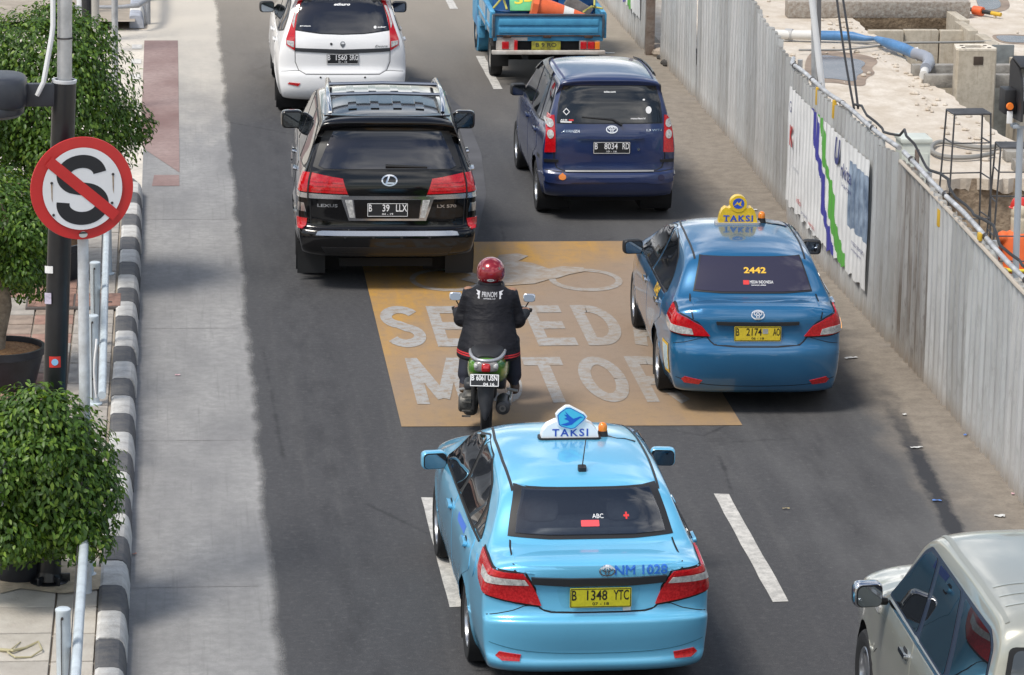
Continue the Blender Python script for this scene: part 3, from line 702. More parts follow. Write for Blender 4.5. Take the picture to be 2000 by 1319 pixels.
def build_site():
    rs = random.Random(33)
    conc = NT('site_concrete', .85, .3); n1 = conc.noise(1.2, 7, .65, (1, 1, .5)); n2 = conc.noise(12, 6, .7); n3 = conc.noise(3, 5, .6, (4, 4, .4))
    c = conc.mix(conc.ramp(n1, [(.35, 0), (.65, 1)]), (.40, .35, .275), (.54, .49, .405)); c = conc.mix(conc.ramp(n2, [(.40, .4), (.56, 0)]), c, (.30, .26, .20)); c = conc.mix(conc.ramp(n3, [(.55, 0), (.68, .4)]), c, (.25, .195, .135)); conc.color(c); conc.bump(n2, .3, .008); conc = conc.m
    grey = M('beam_concrete', (.34, .325, .295), .85, var=(7, .35, (.20, .185, .165)), bump=(30, .4))
    soil = NT('pit_soil', .95, .2); n1 = soil.noise(2, 7, .65, (1, 1, 2)); n2 = soil.noise(15, 6); c = soil.mix(soil.ramp(n1, [(.35, 0), (.65, 1)]), (.22, .165, .115), (.42, .335, .245)); soil.color(soil.mix(soil.ramp(n2, [(.38, .5), (.55, 0)]), c, (.13, .10, .07))); soil.bump(n2, .8, .03); soil = soil.m
    # deep trench
    def pit(name, x0, x1, y0, y1, d, ragged, label):
        V = []; F = []
        V += [(x0, y0, -.012), (x1, y0, -.012), (x1, y1, -.012), (x0, y1, -.012), (x0+.05, y0+.05, -d), (x1-.05, y0+.05, -d), (x1-.05, y1-.05, -d), (x0+.05, y1-.05, -d)]
        F = [(4, 5, 6, 7), (0, 1, 5, 4), (1, 2, 6, 5), (2, 3, 7, 6), (3, 0, 4, 7)]
        o = tag(raw(name, V, F, soil), kind='structure'); return o
    pit('trench', 11.1, 12.9, 44.3, 56.6, 2.8, True, ''); pit('excavation', 8.35, 12.4, 36.8, 42.4, 1.45, True, '')
    # ragged crust of earth along the near edges
    for (xa, ya, xb, yb, nm) in ((11.1, 44.3, 11.1, 56.6, 'trench'), (8.35, 42.4, 12.4, 42.4, 'excavation')):
        V = []; F = []; n = 60
        for i in range(n+1):
            t = i/n; x = xa+(xb-xa)*t; y = ya+(yb-ya)*t; w = rs.uniform(.02, .16)+.06*math.sin(i*.7)
            inx, iny = ((1, 0) if nm == 'trench' else (0, -1))
            V += [(x-inx*.35, y-iny*.35, -.008), (x+inx*w*.6, y+iny*w*.6, -.004), (x+inx*w*.7, y+iny*w*.7, -.12-rs.uniform(0, .08))]
            if i: F += [(3*i-3, 3*i-2, 3*i+1, 3*i), (3*i-2, 3*i-1, 3*i+2, 3*i+1)]
        tag(raw(nm+'_lip', V, F, MATS['site_earth']), kind='structure')
    # concrete sheet piles along the trench
    w = empty('pile_wall', (12.9, 50, 0)); tag(w, 'row of tall concrete sheet piles lining the far side of the trench', 'retaining wall')
    for k in range(11):
        y = 45.0+k*1.05; MB().bbox((-.10-(.10 if k % 2 else 0), y-50, -1.3), (.16, 1.0, 2.75+rs.uniform(-.06, .10)), .012).build('sheet_pile', conc, w)
    w2 = empty('pile_wall', (12.0, 54.4, 0)); tag(w2, 'short row of concrete sheet piles closing the end of the trench', 'retaining wall')
    for k in range(3): MB().bbox((-.62+k*.58, .05*(k % 2), -1.3), (.56, .16, 2.7), .012).build('sheet_pile', conc, w2)
    st = MB(); st.bbox((0, 0, -1.2), (.34, .05, 2.9), .006); tag(st.build('steel_plate', M('plate_steel', (.20, .215, .215), .6, metal=.4, var=(4, .35)), loc=(12.62, 51.6, 0)), 'upright grey steel plate behind the concrete column', 'steel plate')
    # hollow column
    col = empty('concrete_column', (11.56, 48.95, .18)); tag(col, 'hollow concrete column with broken top standing in the trench', 'column')
    P = [(-.27, -.16), (.27, -.16), (.30, -.10), (.24, .30), (-.24, .30), (-.30, -.10)]
    q = MB(); n = len(P); inn = [(-.13, -.05), (.13, -.05), (.13, .20), (-.13, .20)]
    q.prism(P, -2.8, .42); q.build('shaft', conc, col, smooth=False)
    q = MB(); V = [(x, y, .425) for x, y in P]+[(x*.5, .05+(y-.05)*.5, .425) for x, y in P]+[(x, y, .455) for x, y in P]+[(x*.5, .05+(y-.05)*.5, .455) for x, y in P]
    F = [(12+i, 12+(i+1) % 6, 18+(i+1) % 6, 18+i) for i in range(6)]+[(i, (i+1) % 6, 12+(i+1) % 6, 12+i) for i in range(6)]+[(6+i, 6+(i+1) % 6, 18+(i+1) % 6, 18+i) for i in range(6)]
    q.add(V, F); q.build('top_rim', M('concrete_fresh', (.66, .60, .50), .85, var=(14, .2)), col, smooth=False)
    MB().prism([(x*.5, .05+(y-.05)*.5) for x, y in P], .424, .428).build('hollow', M('hollow_dark', (.06, .045, .035), .95), col, smooth=False)
    for x, y in ((-.19, -.08), (.19, -.08), (-.17, .12), (.17, .12)): MB().bbox((x, y, .458), (.05, .06, .006), .002).build('bolt_hole', M('hollow_dark', None), col)
    MB().bbox((.02, -.163, .28), (.14, .012, .12), .003).build('socket', M('hollow_dark', None), col)
    # struts across the trench
    for k, (y, z) in enumerate(((50.35, .06), (49.45, .06))):
        o = MB().bbox((12.0, y, z), (2.1, .17, .19), .015).build('strut', grey); tag(o, 'concrete strut across the trench, '+('the farther one behind the hollow column' if k == 0 else 'the nearer one touching the hollow column'), 'strut')
    # beam lying across
    a = gp(1540, 36); b = gp(1893, 34)
    o = MB().bbox(((a.x+b.x)/2, (a.y+b.y)/2+.15, .13), (b.x-a.x, .32, .27), .02).build('concrete_beam', M('beam_spotted', (.40, .375, .335), .85, var=(16, .45, (.22, .175, .14)), bump=(25, .5))); tag(o, 'long pitted concrete beam lying across the site at the top right', 'beam')
    # pipes
    def px(pts, z=.10): return [tuple(gp(x, y, z)) for x, y in pts]
    pp = empty('pipe', px([(1600, 70)])[0]); tag(pp, 'white and blue water pipe ending in a grey elbow over the trench', 'pipe'); L0 = Vector(pp.location)
    def seg(name, pts, r, m, z=.10): MB().tube([tuple(Vector(p)-L0) for p in px(pts, z)], r, 12).build(name, m, pp)
    seg('white_length', [(1505, 67), (1545, 68), (1590, 69)], .075, M('pvc_white', (.66, .65, .62), .5)); seg('joint', [(1534, 67), (1548, 68)], .092, M('pvc_grey', (.40, .40, .40), .5))
    seg('blue_length', [(1590, 69), (1630, 70), (1665, 71), (1690, 75), (1712, 76)], [.075, .078, .072, .045, .03], M('pvc_blue', (.075, .20, .40), .5, var=(4, .25))); seg('blue_hose', [(1712, 76), (1738, 86), (1765, 95), (1788, 106)], [.045, .085, .085, .08], M('pvc_blue', None), .14)
    seg('elbow', [(1786, 105), (1800, 108), (1812, 114), (1815, 124), (1808, 134)], [.085, .088, .09, .088, .085], M('pvc_slate', (.26, .28, .33), .4), .16); seg('outlet', [(1808, 133), (1804, 147)], .065, M('pvc_white', None), .12); MB().lathe([(.10, -.04), (.105, 0), (.10, .04)], 14, c=tuple(Vector(gp(1791, 106, .15))-L0), m=Matrix.Rotation(R(70), 3, 'Y')).build('clamp', M('pvc_white', None), pp)
    for k, (pts, rr, lb) in enumerate((([(1640, 82), (1740, 84), (1850, 83), (1936, 81)], .018, 'thin straight steel rod lying across the trench'), ([(1560, 98), (1640, 98), (1700, 92), (1745, 86)], .016, 'grey hose lying next to the puddle'))):
        o = MB().tube(px(pts, .06), rr, 8).build('steel_rod' if k == 0 else 'hose', M('rod_grey', (.26, .255, .24), .6)); tag(o, lb, 'rod' if k == 0 else 'hose')
    loop = [(1940, 300), (1900, 308), (1850, 308), (1823, 300), (1816, 288), (1830, 277), (1855, 278), (1885, 285), (1930, 290), (1965, 280)]
    o = MB().tube(chaikin(px(loop, .04), 2, False), .032, 8).build('hose', M('hose_grey', (.24, .235, .22), .6)); tag(o, 'looped grey hose on the ground behind the black step stand', 'hose')
    # puddles: damp rim and water
    def puddle(pts, z, m): return sheet('puddle', chaikin([tuple(gp(*p))[:2] for p in pts], 2), z, m)
    damp = M('damp_earth', (.27, .205, .155), .7, var=(2.5, .3)); water = M('puddle_water', (.17, .15, .155), .16, spec=.35, var=(3, .25))
    for pts, lb in (([(1590, 95), (1640, 100), (1700, 108), (1718, 120), (1700, 132), (1712, 143), (1690, 152), (1692, 168), (1660, 166), (1630, 160), (1575, 160), (1570, 120)], 'large puddle on the pale earth behind the banner fence'), ([(1933, 68), (1960, 66), (2010, 68), (2060, 72), (2060, 86), (1985, 86), (1950, 82)], 'small oval puddle at the right edge of the site'), ([(1905, -12), (1965, -8), (1975, 12), (1960, 22), (1925, 24), (1908, 10)], 'puddle at the top right corner of the site')):
        o = puddle(pts, -.006, damp); o['kind'] = 'structure'; o.name = 'damp_patch'
        cx = sum(p[0] for p in pts)/len(pts); cy = sum(p[1] for p in pts)/len(pts)
        w_ = puddle([(cx-8+(x-cx)*.72, cy+(y-cy)*.72) for x, y in pts], -.002, water); tag(w_, lb, 'puddle', kind='structure')
    # cones and bars near the top edge
    orange = M('cone_orange', (.72, .13, .04), .5, var=(4, .15))
    def cone(name, loc, rot, label, s=1.0):
        e = empty(name, loc); e.rotation_euler = rot; tag(e, label, 'traffic cone')
        MB().bbox((0, 0, .02*s), (.40*s, .40*s, .04*s), .01).build('base', orange, e); MB().lathe([(.16*s, .03*s), (.12*s, .25*s), (.105*s, .34*s)], 22).build('cone_lower', orange, e); MB().lathe([(.106*s, .335*s), (.082*s, .50*s)], 22).build('white_band', M('cone_white', (.70, .69, .66), .5), e); MB().lathe([(.083*s, .495*s), (.035*s, .76*s), (.03*s, .77*s), (0, .77*s)], 22).build('cone_tip', orange, e)
        return e
    p = gp(1800, 4); cone('traffic_cone', (p.x, p.y+.2, .17), (0, R(96), R(4)), 'orange cone lying behind the pitted concrete beam', 1.1)
    sb = empty('striped_bar', tuple(gp(1905, 22, .06))); tag(sb, 'black and yellow barrier bar with orange sleeve lying on the ground', 'barrier bar')
    a = Vector(gp(1845, 10, .1)); b = Vector(gp(1955, 29, .06)); o0 = Vector(sb.location); mk = [M('bar_black', (.02, .02, .022), .5), M('tape_yellow', None)]
    for k in range(6): MB().cyl(tuple(a+(b-a)*k/6-o0), tuple(a+(b-a)*(k+1)/6-o0), .035, n=10).build('bar_section', mk[k % 2], sb)
    MB().cyl(tuple(a+(b-a)*.52-o0), tuple(a+(b-a)*.68-o0), .075, n=14).build('sleeve', orange, sb)
    # poles right behind the fence
    gm = M('galvanised', None)
    for k, (p, q, r, lb, m) in enumerate((((1579, -60), (1606, 175), .038, 'leaning white pole standing behind the fence', M('conduit_white', None)), ((1590, -60), (1590, 160), .032, 'upright grey post beside the leaning white pole', gm), ((1600, -60), (1598, 160), .028, 'thin dark post behind the leaning white pole', M('post_dark', (.16, .16, .17), .5, metal=.4)))):
        a = yp(*p, 39.0+k*.25); b = yp(*q, 39.0+k*.25); d = (a-b).normalized(); foot = b-d*(b.z/d.z)
        o = MB().cyl((0, 0, 0), tuple(a-foot), r, n=14).build('site_pole', m, loc=tuple(foot)); tag(o, lb, 'pole')
    # cabinet behind the fence, rusty stake
    c0 = empty('cabinet', (7.66, 35.0, 0)); tag(c0, 'pale green electrical cabinet standing behind the fence', 'cabinet'); cm = M('cabinet_pale', (.52, .55, .50), .5, var=(3, .1))
    MB().bbox((0, 0, .93), (.30, .34, 1.86), .012).build('housing', cm, c0); MB().bbox((0, 0, 1.875), (.33, .37, .05), .012).build('lid', cm, c0); MB().bbox((0, -.175, 1.0), (.25, .012, 1.5), .005).build('door', cm, c0)
    o = MB().cyl((0, 0, 0), (0, 0, 2.0), .024, n=10).build('rusty_stake', M('rust_steel', None), loc=(7.42, 33.7, 0)); tag(o, 'short rusty stake in front of the pale cabinet', 'stake')
    # step stands
    sm = M('stand_steel', (.075, .075, .080), .5, metal=.3, var=(5, .3))
    def stand(loc, w, d, h, spread, label, rz=0):
        e = empty('step_stand', loc, rz); tag(e, label, 'step stand', 'black steel step stands')
        c4 = [(-w/2, -d/2), (w/2, -d/2), (w/2, d/2), (-w/2, d/2)]; f4 = [(x*(1+spread), y*(1+spread*1.6)) for x, y in c4]
        for (x, y), (fx, fy) in zip(c4, f4): MB().cyl((fx, fy, 0), (x, y, h), .0105, n=8).build('leg', sm, e)
        for i in range(4):
            a, b = c4[i], c4[(i+1) % 4]; MB().cyl((a[0], a[1], h), (b[0], b[1], h), .012, n=8).build('top_rail', sm, e)
        for k in range(7): MB().bbox((0, -d/2+d*(k+.5)/7, h+.004), (w*.98, d/7*.62, .014), .003).build('tread_slat', sm, e)
        for lv in (.20, .42, .64, .84):
            t = lv; cs = [(f[0]+(c_[0]-f[0])*t, f[1]+(c_[1]-f[1])*t, h*t) for c_, f in zip(c4, f4)]
            for i in (0, 1, 3) if lv in (.42, .84) else (1, 3, 2): MB().cyl(cs[i], cs[(i+1) % 4], .008, n=6).build('rung', sm, e)
        return e
    stand((8.50, 36.15, 0), .40, .30, 1.95, .32, 'tall black steel step stand behind the near fence', R(4)); stand((8.98, 35.85, 0), .42, .30, 1.64, .30, 'lower black steel step stand next to the flood lamp pole', R(-3))
    # block at the excavation edge
    for k, (x, y) in enumerate(((11.0, 42.9), (11.05, 43.6))): o = MB().bbox((x, y, .06), (.6, .26, .14), .015).build('kerb_block', grey); tag(o, ('front' if k == 0 else 'rear')+' one of two loose concrete blocks above the excavation', 'block')
    # flood lamp
    f = empty('flood_lamp', (7.53, 29.8, 0)); tag(f, 'black flood lamp on a grey pole at the right edge', 'flood lamp')
    MB().cyl((0, 0, 0), (-.05, 0, 2.93), .030, n=16).build('pole', M('pole_blue_grey', (.36, .40, .45), .45, metal=.3), f); MB().bbox((.05, 0, 2.945), (.36, .12, .035), .008).build('bracket', M('pole_blue_grey', None), f)
    hd = empty('lamp_head', (.09, .03, 3.22), R(0), f); bm_ = M('lamp_black', (.015, .015, .017), .5)
    prof = [(-.27, -.20), (-.24, .10), (-.20, .18), (-.10, .25), (.16, .30), (.22, .26), (.22, -.16), (.10, -.22)]
    for x in (-.20, .36): MB().prism([(y, z) for y, z in prof], 0, .02, m=Matrix(((0, 0, 1), (1, 0, 0), (0, 1, 0))), c=(x, 0, 0)).build('side_shield', bm_, hd, smooth=False)
    MB().bbox((.09, .10, .0), (.54, .05, .46), .01, m=Matrix.Rotation(R(-12), 3, 'X')).build('reflector', M('reflector_grey', (.46, .46, .44), .3, metal=.4), hd); MB().bbox((.09, -.02, .29), (.58, .34, .02), .006, m=Matrix.Rotation(R(8), 3, 'X')).build('hood', bm_, hd); MB().bbox((.09, -.10, -.10), (.58, .05, .11), .01).build('front_bar', bm_, hd); MB().bbox((.09, -.06, -.21), (.52, .14, .10), .012).build('lens_frame', M('lens_beige', (.55, .50, .42), .4), hd); MB().bbox((-.25, .05, -.06), (.10, .22, .22), .012).build('ballast_box', bm_, hd)
    MB().lathe([(0, .02), (.03, .02), (.034, 0)], 14, c=(-.26, -.09, -.09), m=Matrix.Rotation(PI/2, 3, 'X')).build('knob', M('knob_orange', (.85, .20, .02), .45), hd); MB().bbox((-.255, -.085, -.19), (.05, .02, .11), .005).build('label_tag', M('print_white', None), hd); 
build_site()
def build_clods():
    rq = random.Random(12); mb = MB()
    for k in range(260):
        x = rq.uniform(8.0, 14.5); y = rq.uniform(43, 62)
        if rq.random() < .45: x = 11.1-abs(rq.gauss(0, .35)); y = rq.uniform(44, 56)
        if 11.05 < x < 13.0 and 44 < y < 57: continue
        s_ = rq.uniform(.02, .075); mb.sq((x, y, s_*.1), (s_*1.6, s_*1.2, s_*.8), .9, .9, 6, 4, Matrix.Rotation(rq.random()*3, 3, 'Z'))
    tag(mb.build('clods', MATS['site_earth'], smooth=False), 'loose clods of pale earth scattered over the site', 'clods', kind='stuff')
build_clods()
# ------------------------------------------------------------------ vehicles: shared machinery
def hermite(tab, x):
    xs = np.array([t[0] for t in tab], float); ys = np.array([t[1] for t in tab], float)
    d = np.diff(ys)/np.diff(xs); m = np.zeros(len(xs)); m[0] = d[0]; m[-1] = d[-1]
    for i in range(1, len(xs)-1): m[i] = 0 if d[i-1]*d[i] <= 0 else 2*d[i-1]*d[i]/(d[i-1]+d[i])
    x = np.clip(x, xs[0], xs[-1]); i = np.clip(np.searchsorted(xs, x)-1, 0, len(xs)-2)
    h = xs[i+1]-xs[i]; t = (x-xs[i])/h
    return (2*t**3-3*t**2+1)*ys[i]+(t**3-2*t**2+t)*h*m[i]+(-2*t**3+3*t**2)*ys[i+1]+(t**3-t**2)*h*m[i+1]

class Car:
    """a body shell: side silhouette x width table, with rounded shoulders; further parts are laid on it by ray casting.
       local frame: rear axle at the origin on the ground, +y forward, +x right, +z up"""
    def __init__(s, name, loc, heading, paint, prof, wtab, taper, medial, wheels, label, group='cars in the traffic', cat='car', flare=0.012):
        s.root = empty(name, (loc[0], loc[1], 0.0), -R(heading)); tag(s.root, label, cat, group)
        s.paint = paint; s.wtab = wtab; s.taper = taper; s.wheels = wheels; s.flare = flare
        # silhouette, closed, with per-point D (shoulder depth) and q (squareness)
        P = np.array([p if len(p) == 4 else (*p, 0.12, 3.0) for p in prof], float)
        n = len(P); out = []
        for i in range(n):
            p0, p1, p2, p3 = P[i-1], P[i], P[(i+1) % n], P[(i+2) % n]
            L = math.dist(p1[:2], p2[:2]); k = max(2, int(L/0.045))
            t0 = 0; t1 = t0+max(1e-3, math.dist(p0[:2], p1[:2]))**.5; t2 = t1+max(1e-3, L)**.5; t3 = t2+max(1e-3, math.dist(p2[:2], p3[:2]))**.5
            for j in range(k):
                t = t1+(t2-t1)*j/k
                A1 = p0*(t1-t)/(t1-t0)+p1*(t-t0)/(t1-t0); A2 = p1*(t2-t)/(t2-t1)+p2*(t-t1)/(t2-t1); A3 = p2*(t3-t)/(t3-t2)+p3*(t-t2)/(t3-t2)
                B1 = A1*(t2-t)/(t2-t0)+A2*(t-t0)/(t2-t0); B2 = A2*(t3-t)/(t3-t1)+A3*(t-t1)/(t3-t1)
                out.append(B1*(t2-t)/(t2-t1)+B2*(t-t1)/(t2-t1))
        C = np.array(out); ns = len(C)
        ya, yb, zm = medial
        my = np.where(C[:, 0] < ya, ya, np.where(C[:, 0] > yb, yb, C[:, 0]))
        Mp = np.stack([my, np.full(ns, zm)], 1)
        dirv = Mp-C[:, :2]; Ln = np.linalg.norm(dirv, axis=1); dirv = dirv/Ln[:, None]
        D = np.minimum(C[:, 2], Ln*0.8); q = C[:, 3]
        fr = np.array([0, .12, .24, .36, .48, .58, .67, .75, .82, .875, .92, .955, .98, .993, 1.0])
        side = np.linspace(0, 1, 15)[1:]
        rows = []
        for f in fr:
            d = D*(1-np.sqrt(np.maximum(0, 1-f**q)))
            p = C[:, :2]+dirv*d[:, None]
            rows.append(np.stack([f*s.w(p[:, 0], p[:, 1]), p[:, 0], p[:, 1]], 1))
        for g in side:
            d = D+(Ln-D)*g; p = C[:, :2]+dirv*d[:, None]
            rows.append(np.stack([s.w(p[:, 0], p[:, 1]), p[:, 0], p[:, 1]], 1))
        A = np.array(rows); k = len(rows)                    # k x ns x 3
        V = []; F = []
        for sgn in (1, -1):
            n0 = len(V); B = A.copy(); B[:, :, 0] *= sgn
            V += [tuple(x) for x in B.reshape(-1, 3)]
            for r in range(k-1):
                for c in range(ns):
                    c2 = (c+1) % ns; fc = (n0+r*ns+c, n0+r*ns+c2, n0+(r+1)*ns+c2, n0+(r+1)*ns+c)
                    F.append(fc if sgn < 0 else fc[::-1])
        bm = bmesh.new(); vs = [bm.verts.new(x) for x in V]
        for f in F:
            try: bm.faces.new([vs[i] for i in f])
            except ValueError: pass
        bmesh.ops.remove_doubles(bm, verts=bm.verts, dist=0.0008)
        bmesh.ops.dissolve_degenerate(bm, edges=bm.edges, dist=0.0005)
        bmesh.ops.recalc_face_normals(bm, faces=bm.faces)
        s.bvh = BVHTree.FromBMesh(bm)
        # wheel arches
        for (wy, wr, Rr) in wheels:
            dl = [f for f in bm.faces if abs(f.calc_center_median().x) > 0.50 and (f.calc_center_median().y-wy)**2+(f.calc_center_median().z-wr)**2 < Rr*Rr]
            bmesh.ops.delete(bm, geom=dl, context='FACES')
            for e in [e for e in bm.edges if len(e.link_faces) == 1]:
                for v in e.verts:
                    if v.co.z > 0.2 and abs(v.co.x) > 0.6:
                        d = math.hypot(v.co.y-wy, v.co.z-wr)
                        if d < Rr+0.16 and d > 1e-3:
                            v.co.y = wy+(v.co.y-wy)*Rr/d; v.co.z = wr+(v.co.z-wr)*Rr/d
        for f in bm.faces: f.smooth = True
        me = bpy.data.meshes.new('body'); bm.to_mesh(me); bm.free(); me.materials.append(paint)
        s.body = obj('body', me, s.root)
        # dark wheel wells
        blk = M('underbody_black', (0.012, 0.012, 0.013), 0.85)
        for (wy, wr, Rr) in wheels:
            for sg in (-1, 1):
                mb = MB(); w = float(s.w(np.array([wy]), np.array([wr+Rr*.7]))[0])
                a = [(wy+(Rr+.004)*math.cos(R(t)), wr+(Rr+.004)*math.sin(R(t))) for t in range(-40, 221, 13)]; k2 = len(a)
                mb.add([(sg*(w-.012), y, z) for y, z in a]+[(sg*0.42, y, z) for y, z in a], [(i, i+1, k2+i+1, k2+i) for i in range(k2-1)]+[tuple(k2+i for i in range(k2))])
                mb.build('wheel_well', blk, s.root)
        y0 = C[:, 0].min(); y1 = C[:, 0].max()
        MB().box((0, (y0+y1)/2, 0.245), (1.0, (y1-y0)*.82, 0.09)).build('underbody', blk, s.root)
    def w(s, y, z):
        w = hermite(s.wtab, z)
        yr0, kr, yr1, yf0, kf, yf1 = s.taper
        a = np.clip((yr0-y)/(yr0-yr1), 0, 1.1); b = np.clip((y-yf0)/(yf1-yf0), 0, 1.1)
        w = w*(1-kr*a**2)*(1-kf*b**2.2)
        if s.flare:
            for (wy, wr, Rr) in s.wheels:
                d = np.sqrt((y-wy)**2+(z-wr)**2)
                w = w+s.flare*np.exp(-((d-Rr)/0.055)**2)
        return w
    # ---- ray casting in a view: 'B' from behind (x, z), 'L' left side (y, z), 'R' right side (y, z), 'T' from above (x, y), 'F' front (x, z)
    def hit(s, view, u, v, off):
        if view in 'DE':                                        # from the rear corner at 45 degrees: u = (x - y)/sqrt2 on the left
            sg = -1 if view == 'E' else 1; h = math.sqrt(.5)
            o = Vector((sg*(u*h-4), -u*h-4, v)); d = Vector((sg*h, h, 0))
            p, n, i, dist = s.bvh.ray_cast(o, d)
            if p is None: p, n, i, dist = s.bvh.find_nearest(o+d*4.8)
            if n.dot(d) > 0: n = -n
            return p+n*off, n
        o, d = {'B': ((u, -6, v), (0, 1, 0)), 'F': ((u, 9, v), (0, -1, 0)), 'L': ((-4, u, v), (1, 0, 0)), 'R': ((4, u, v), (-1, 0, 0)), 'T': ((u, v, 5), (0, 0, -1))}[view]
        p, n, i, dist = s.bvh.ray_cast(Vector(o), Vector(d))
        if p is None:
            g = {'B': (u, -1, v), 'F': (u, 3.4, v), 'L': (-.8, u, v), 'R': (.8, u, v), 'T': (u, v, 1.2)}[view]
            p, n, i, dist = s.bvh.find_nearest(Vector(g))
        if n.dot(Vector(d)) > 0: n = -n
        return p+n*off, n
    def patch(s, name, poly, view, mat, off=0.004, skirt=0.012, grid=0.05, parent=None, round=0, label=None):
        if round: poly = chaikin(resample(poly, .10), round+1)
        V2, F, n = fill2d(poly, grid)
        V = []; Nn = []
        for u, v in V2:
            p, nn = s.hit(view, u, v, off); V.append(p); Nn.append(nn)
        # boundary loop of the triangulation gets a skirt into the body
        cnt = {}
        for f in F:
            for i in range(len(f)):
                a, b = f[i], f[(i+1) % len(f)]; cnt[(min(a, b), max(a, b))] = cnt.get((min(a, b), max(a, b)), 0)+1
        F = list(F); k = len(V); low = {}
        for (a, b), c in cnt.items():
            if c == 1:
                for q in (a, b):
                    if q not in low: low[q] = len(V); V.append(V[q]-Nn[q]*skirt)
                F.append((a, b, low[b], low[a]))
        bm = bmesh.new(); vs = [bm.verts.new(p) for p in V]
        for f in F:
            try: bm.faces.new([vs[i] for i in f]).smooth = True
            except ValueError: pass
        bmesh.ops.recalc_face_normals(bm, faces=bm.faces)
        for e in bm.edges:
            if len(e.link_faces) == 2 and e.calc_face_angle(0) > R(40): e.smooth = False
        me = bpy.data.meshes.new(name); bm.to_mesh(me); bm.free()
        # keep the outer side outside
        d = {'B': (0, -1, 0), 'F': (0, 1, 0), 'L': (-1, 0, 0), 'R': (1, 0, 0), 'T': (0, 0, 1), 'D': (-1, -1, 0), 'E': (1, -1, 0)}[view]
        sm = sum((Vector(f.normal).dot(Vector(d)) * f.area for f in me.polygons))
        if sm < 0: me.flip_normals()
        me.materials.append(mat)
        o = obj(name, me, parent or s.root)
        if label: o['label'] = label
        return o
    def frame(s, name, outer, inner, view, mat, off=.004, seg=10, parent=None):
        """ring-shaped border between two outlines with matching corners"""
        V = []; F = []; n = len(outer); m = 4
        for i in range(n):
            for k in range(seg):
                t = k/seg; o = [outer[i][a]*(1-t)+outer[(i+1) % n][a]*t for a in (0, 1)]; q = [inner[i][a]*(1-t)+inner[(i+1) % n][a]*t for a in (0, 1)]
                for j in range(m): u = j/(m-1); V.append(s.hit(view, o[0]*(1-u)+q[0]*u, o[1]*(1-u)+q[1]*u, off)[0])
        N = n*seg
        for i in range(N):
            for j in range(m-1): F.append((i*m+j, i*m+j+1, ((i+1) % N)*m+j+1, ((i+1) % N)*m+j))
        return raw(name, V, F, mat, parent or s.root, smooth=True)
    def cut(s, poly, ymax):
        """open the shell behind a pane"""
        bm = bmesh.new(); bm.from_mesh(s.body.data)
        dl = [f for f in bm.faces if f.calc_center_median().y < ymax and inside((f.calc_center_median().x, f.calc_center_median().z), poly)]
        bmesh.ops.delete(bm, geom=dl, context='FACES'); bm.to_mesh(s.body.data); bm.free()
    def both(s, name, poly, mat, **kw):
        """the same (y, z) shape on the left and right flank"""
        return [s.patch(name, poly, v, mat, **kw) for v in ('L', 'R')]
    def corner(s, name, poly, mat, **kw):
        return [s.patch(name, poly, v, mat, **kw) for v in ('D', 'E')]
    def pair(s, name, poly, mat, view='B', **kw):
        return [s.patch(name, [(sg*u, v) for u, v in poly], view, mat, **kw) for sg in (-1, 1)]
    def line(s, name, P, view, mat, w=0.009, off=0.0015, parent=None, step=0.04):
        P = resample(P, step, closed=False)
        V = []; F = []
        Q = ribbon(P, w); n = len(P)
        for i in range(n):
            for q in (Q[i], Q[2*n-1-i]): V.append(s.hit(view, q[0], q[1], off)[0])
        for i in range(n-1): F.append((2*i, 2*i+1, 2*i+3, 2*i+2))
        return raw(name, V, F, mat, parent or s.root, smooth=True)
    def lines(s, name, lst, mat, w=0.009, off=0.0015, parent=None, step=0.04):
        V = []; F = []
        for view, P in lst:
            P = resample(P, step, closed=False); Q = ribbon(P, w); n = len(P); n0 = len(V)
            for i in range(n):
                for q in (Q[i], Q[2*n-1-i]): V.append(s.hit(view, q[0], q[1], off)[0])
            for i in range(n-1): F.append((n0+2*i, n0+2*i+1, n0+2*i+3, n0+2*i+2))
        return raw(name, V, F, mat, parent or s.root, smooth=True)
    def decal(s, name, geo, view, at, mat, off=0.006, parent=None):
        """flat print (text, emblem) laid on the surface"""
        V2, F = geo; V = []
        for x, y in V2:
            u, v = {'B': (at[0]+x, at[1]+y), 'L': (at[0]-x, at[1]+y), 'R': (at[0]+x, at[1]+y), 'T': (at[0]+x, at[1]+y), 'F': (at[0]-x, at[1]+y), 'D': (at[0]+x, at[1]+y), 'E': (at[0]-x, at[1]+y)}[view]
            V.append(s.hit(view, u, v, off)[0])
        return raw(name, V, F, mat, parent or s.root)
    def wheel_set(s, ys, r, width, track, rim_mat, spokes=5, rim_r=0.62):
        tm = M('tyre_rubber', (0.014, 0.014, 0.015), 0.82, bump=(60, .2)); dk = M('rim_dark', (0.02, 0.02, 0.022), 0.6)
        h = width/2
        tp = [(r*rim_r, -h*.8), (r*.80, -h*1.0), (r*.93, -h*.96), (r*.985, -h*.78), (r, -h*.55), (r, h*.55), (r*.985, h*.78), (r*.93, h*.96), (r*.80, h*1.0), (r*rim_r, h*.8)]
        rot = Matrix.Rotation(PI/2, 3, 'Y')
        tme = MB().lathe(tp, 36, m=rot).mesh('tyre', tm)
        rb = MB(); rr = r*rim_r
        rb.lathe([(rr*1.0, h*.82), (rr*.97, h*.88), (rr*.93, h*.84), (rr*.90, h*.55), (rr*.90, -h*.5)], 36, m=rot)
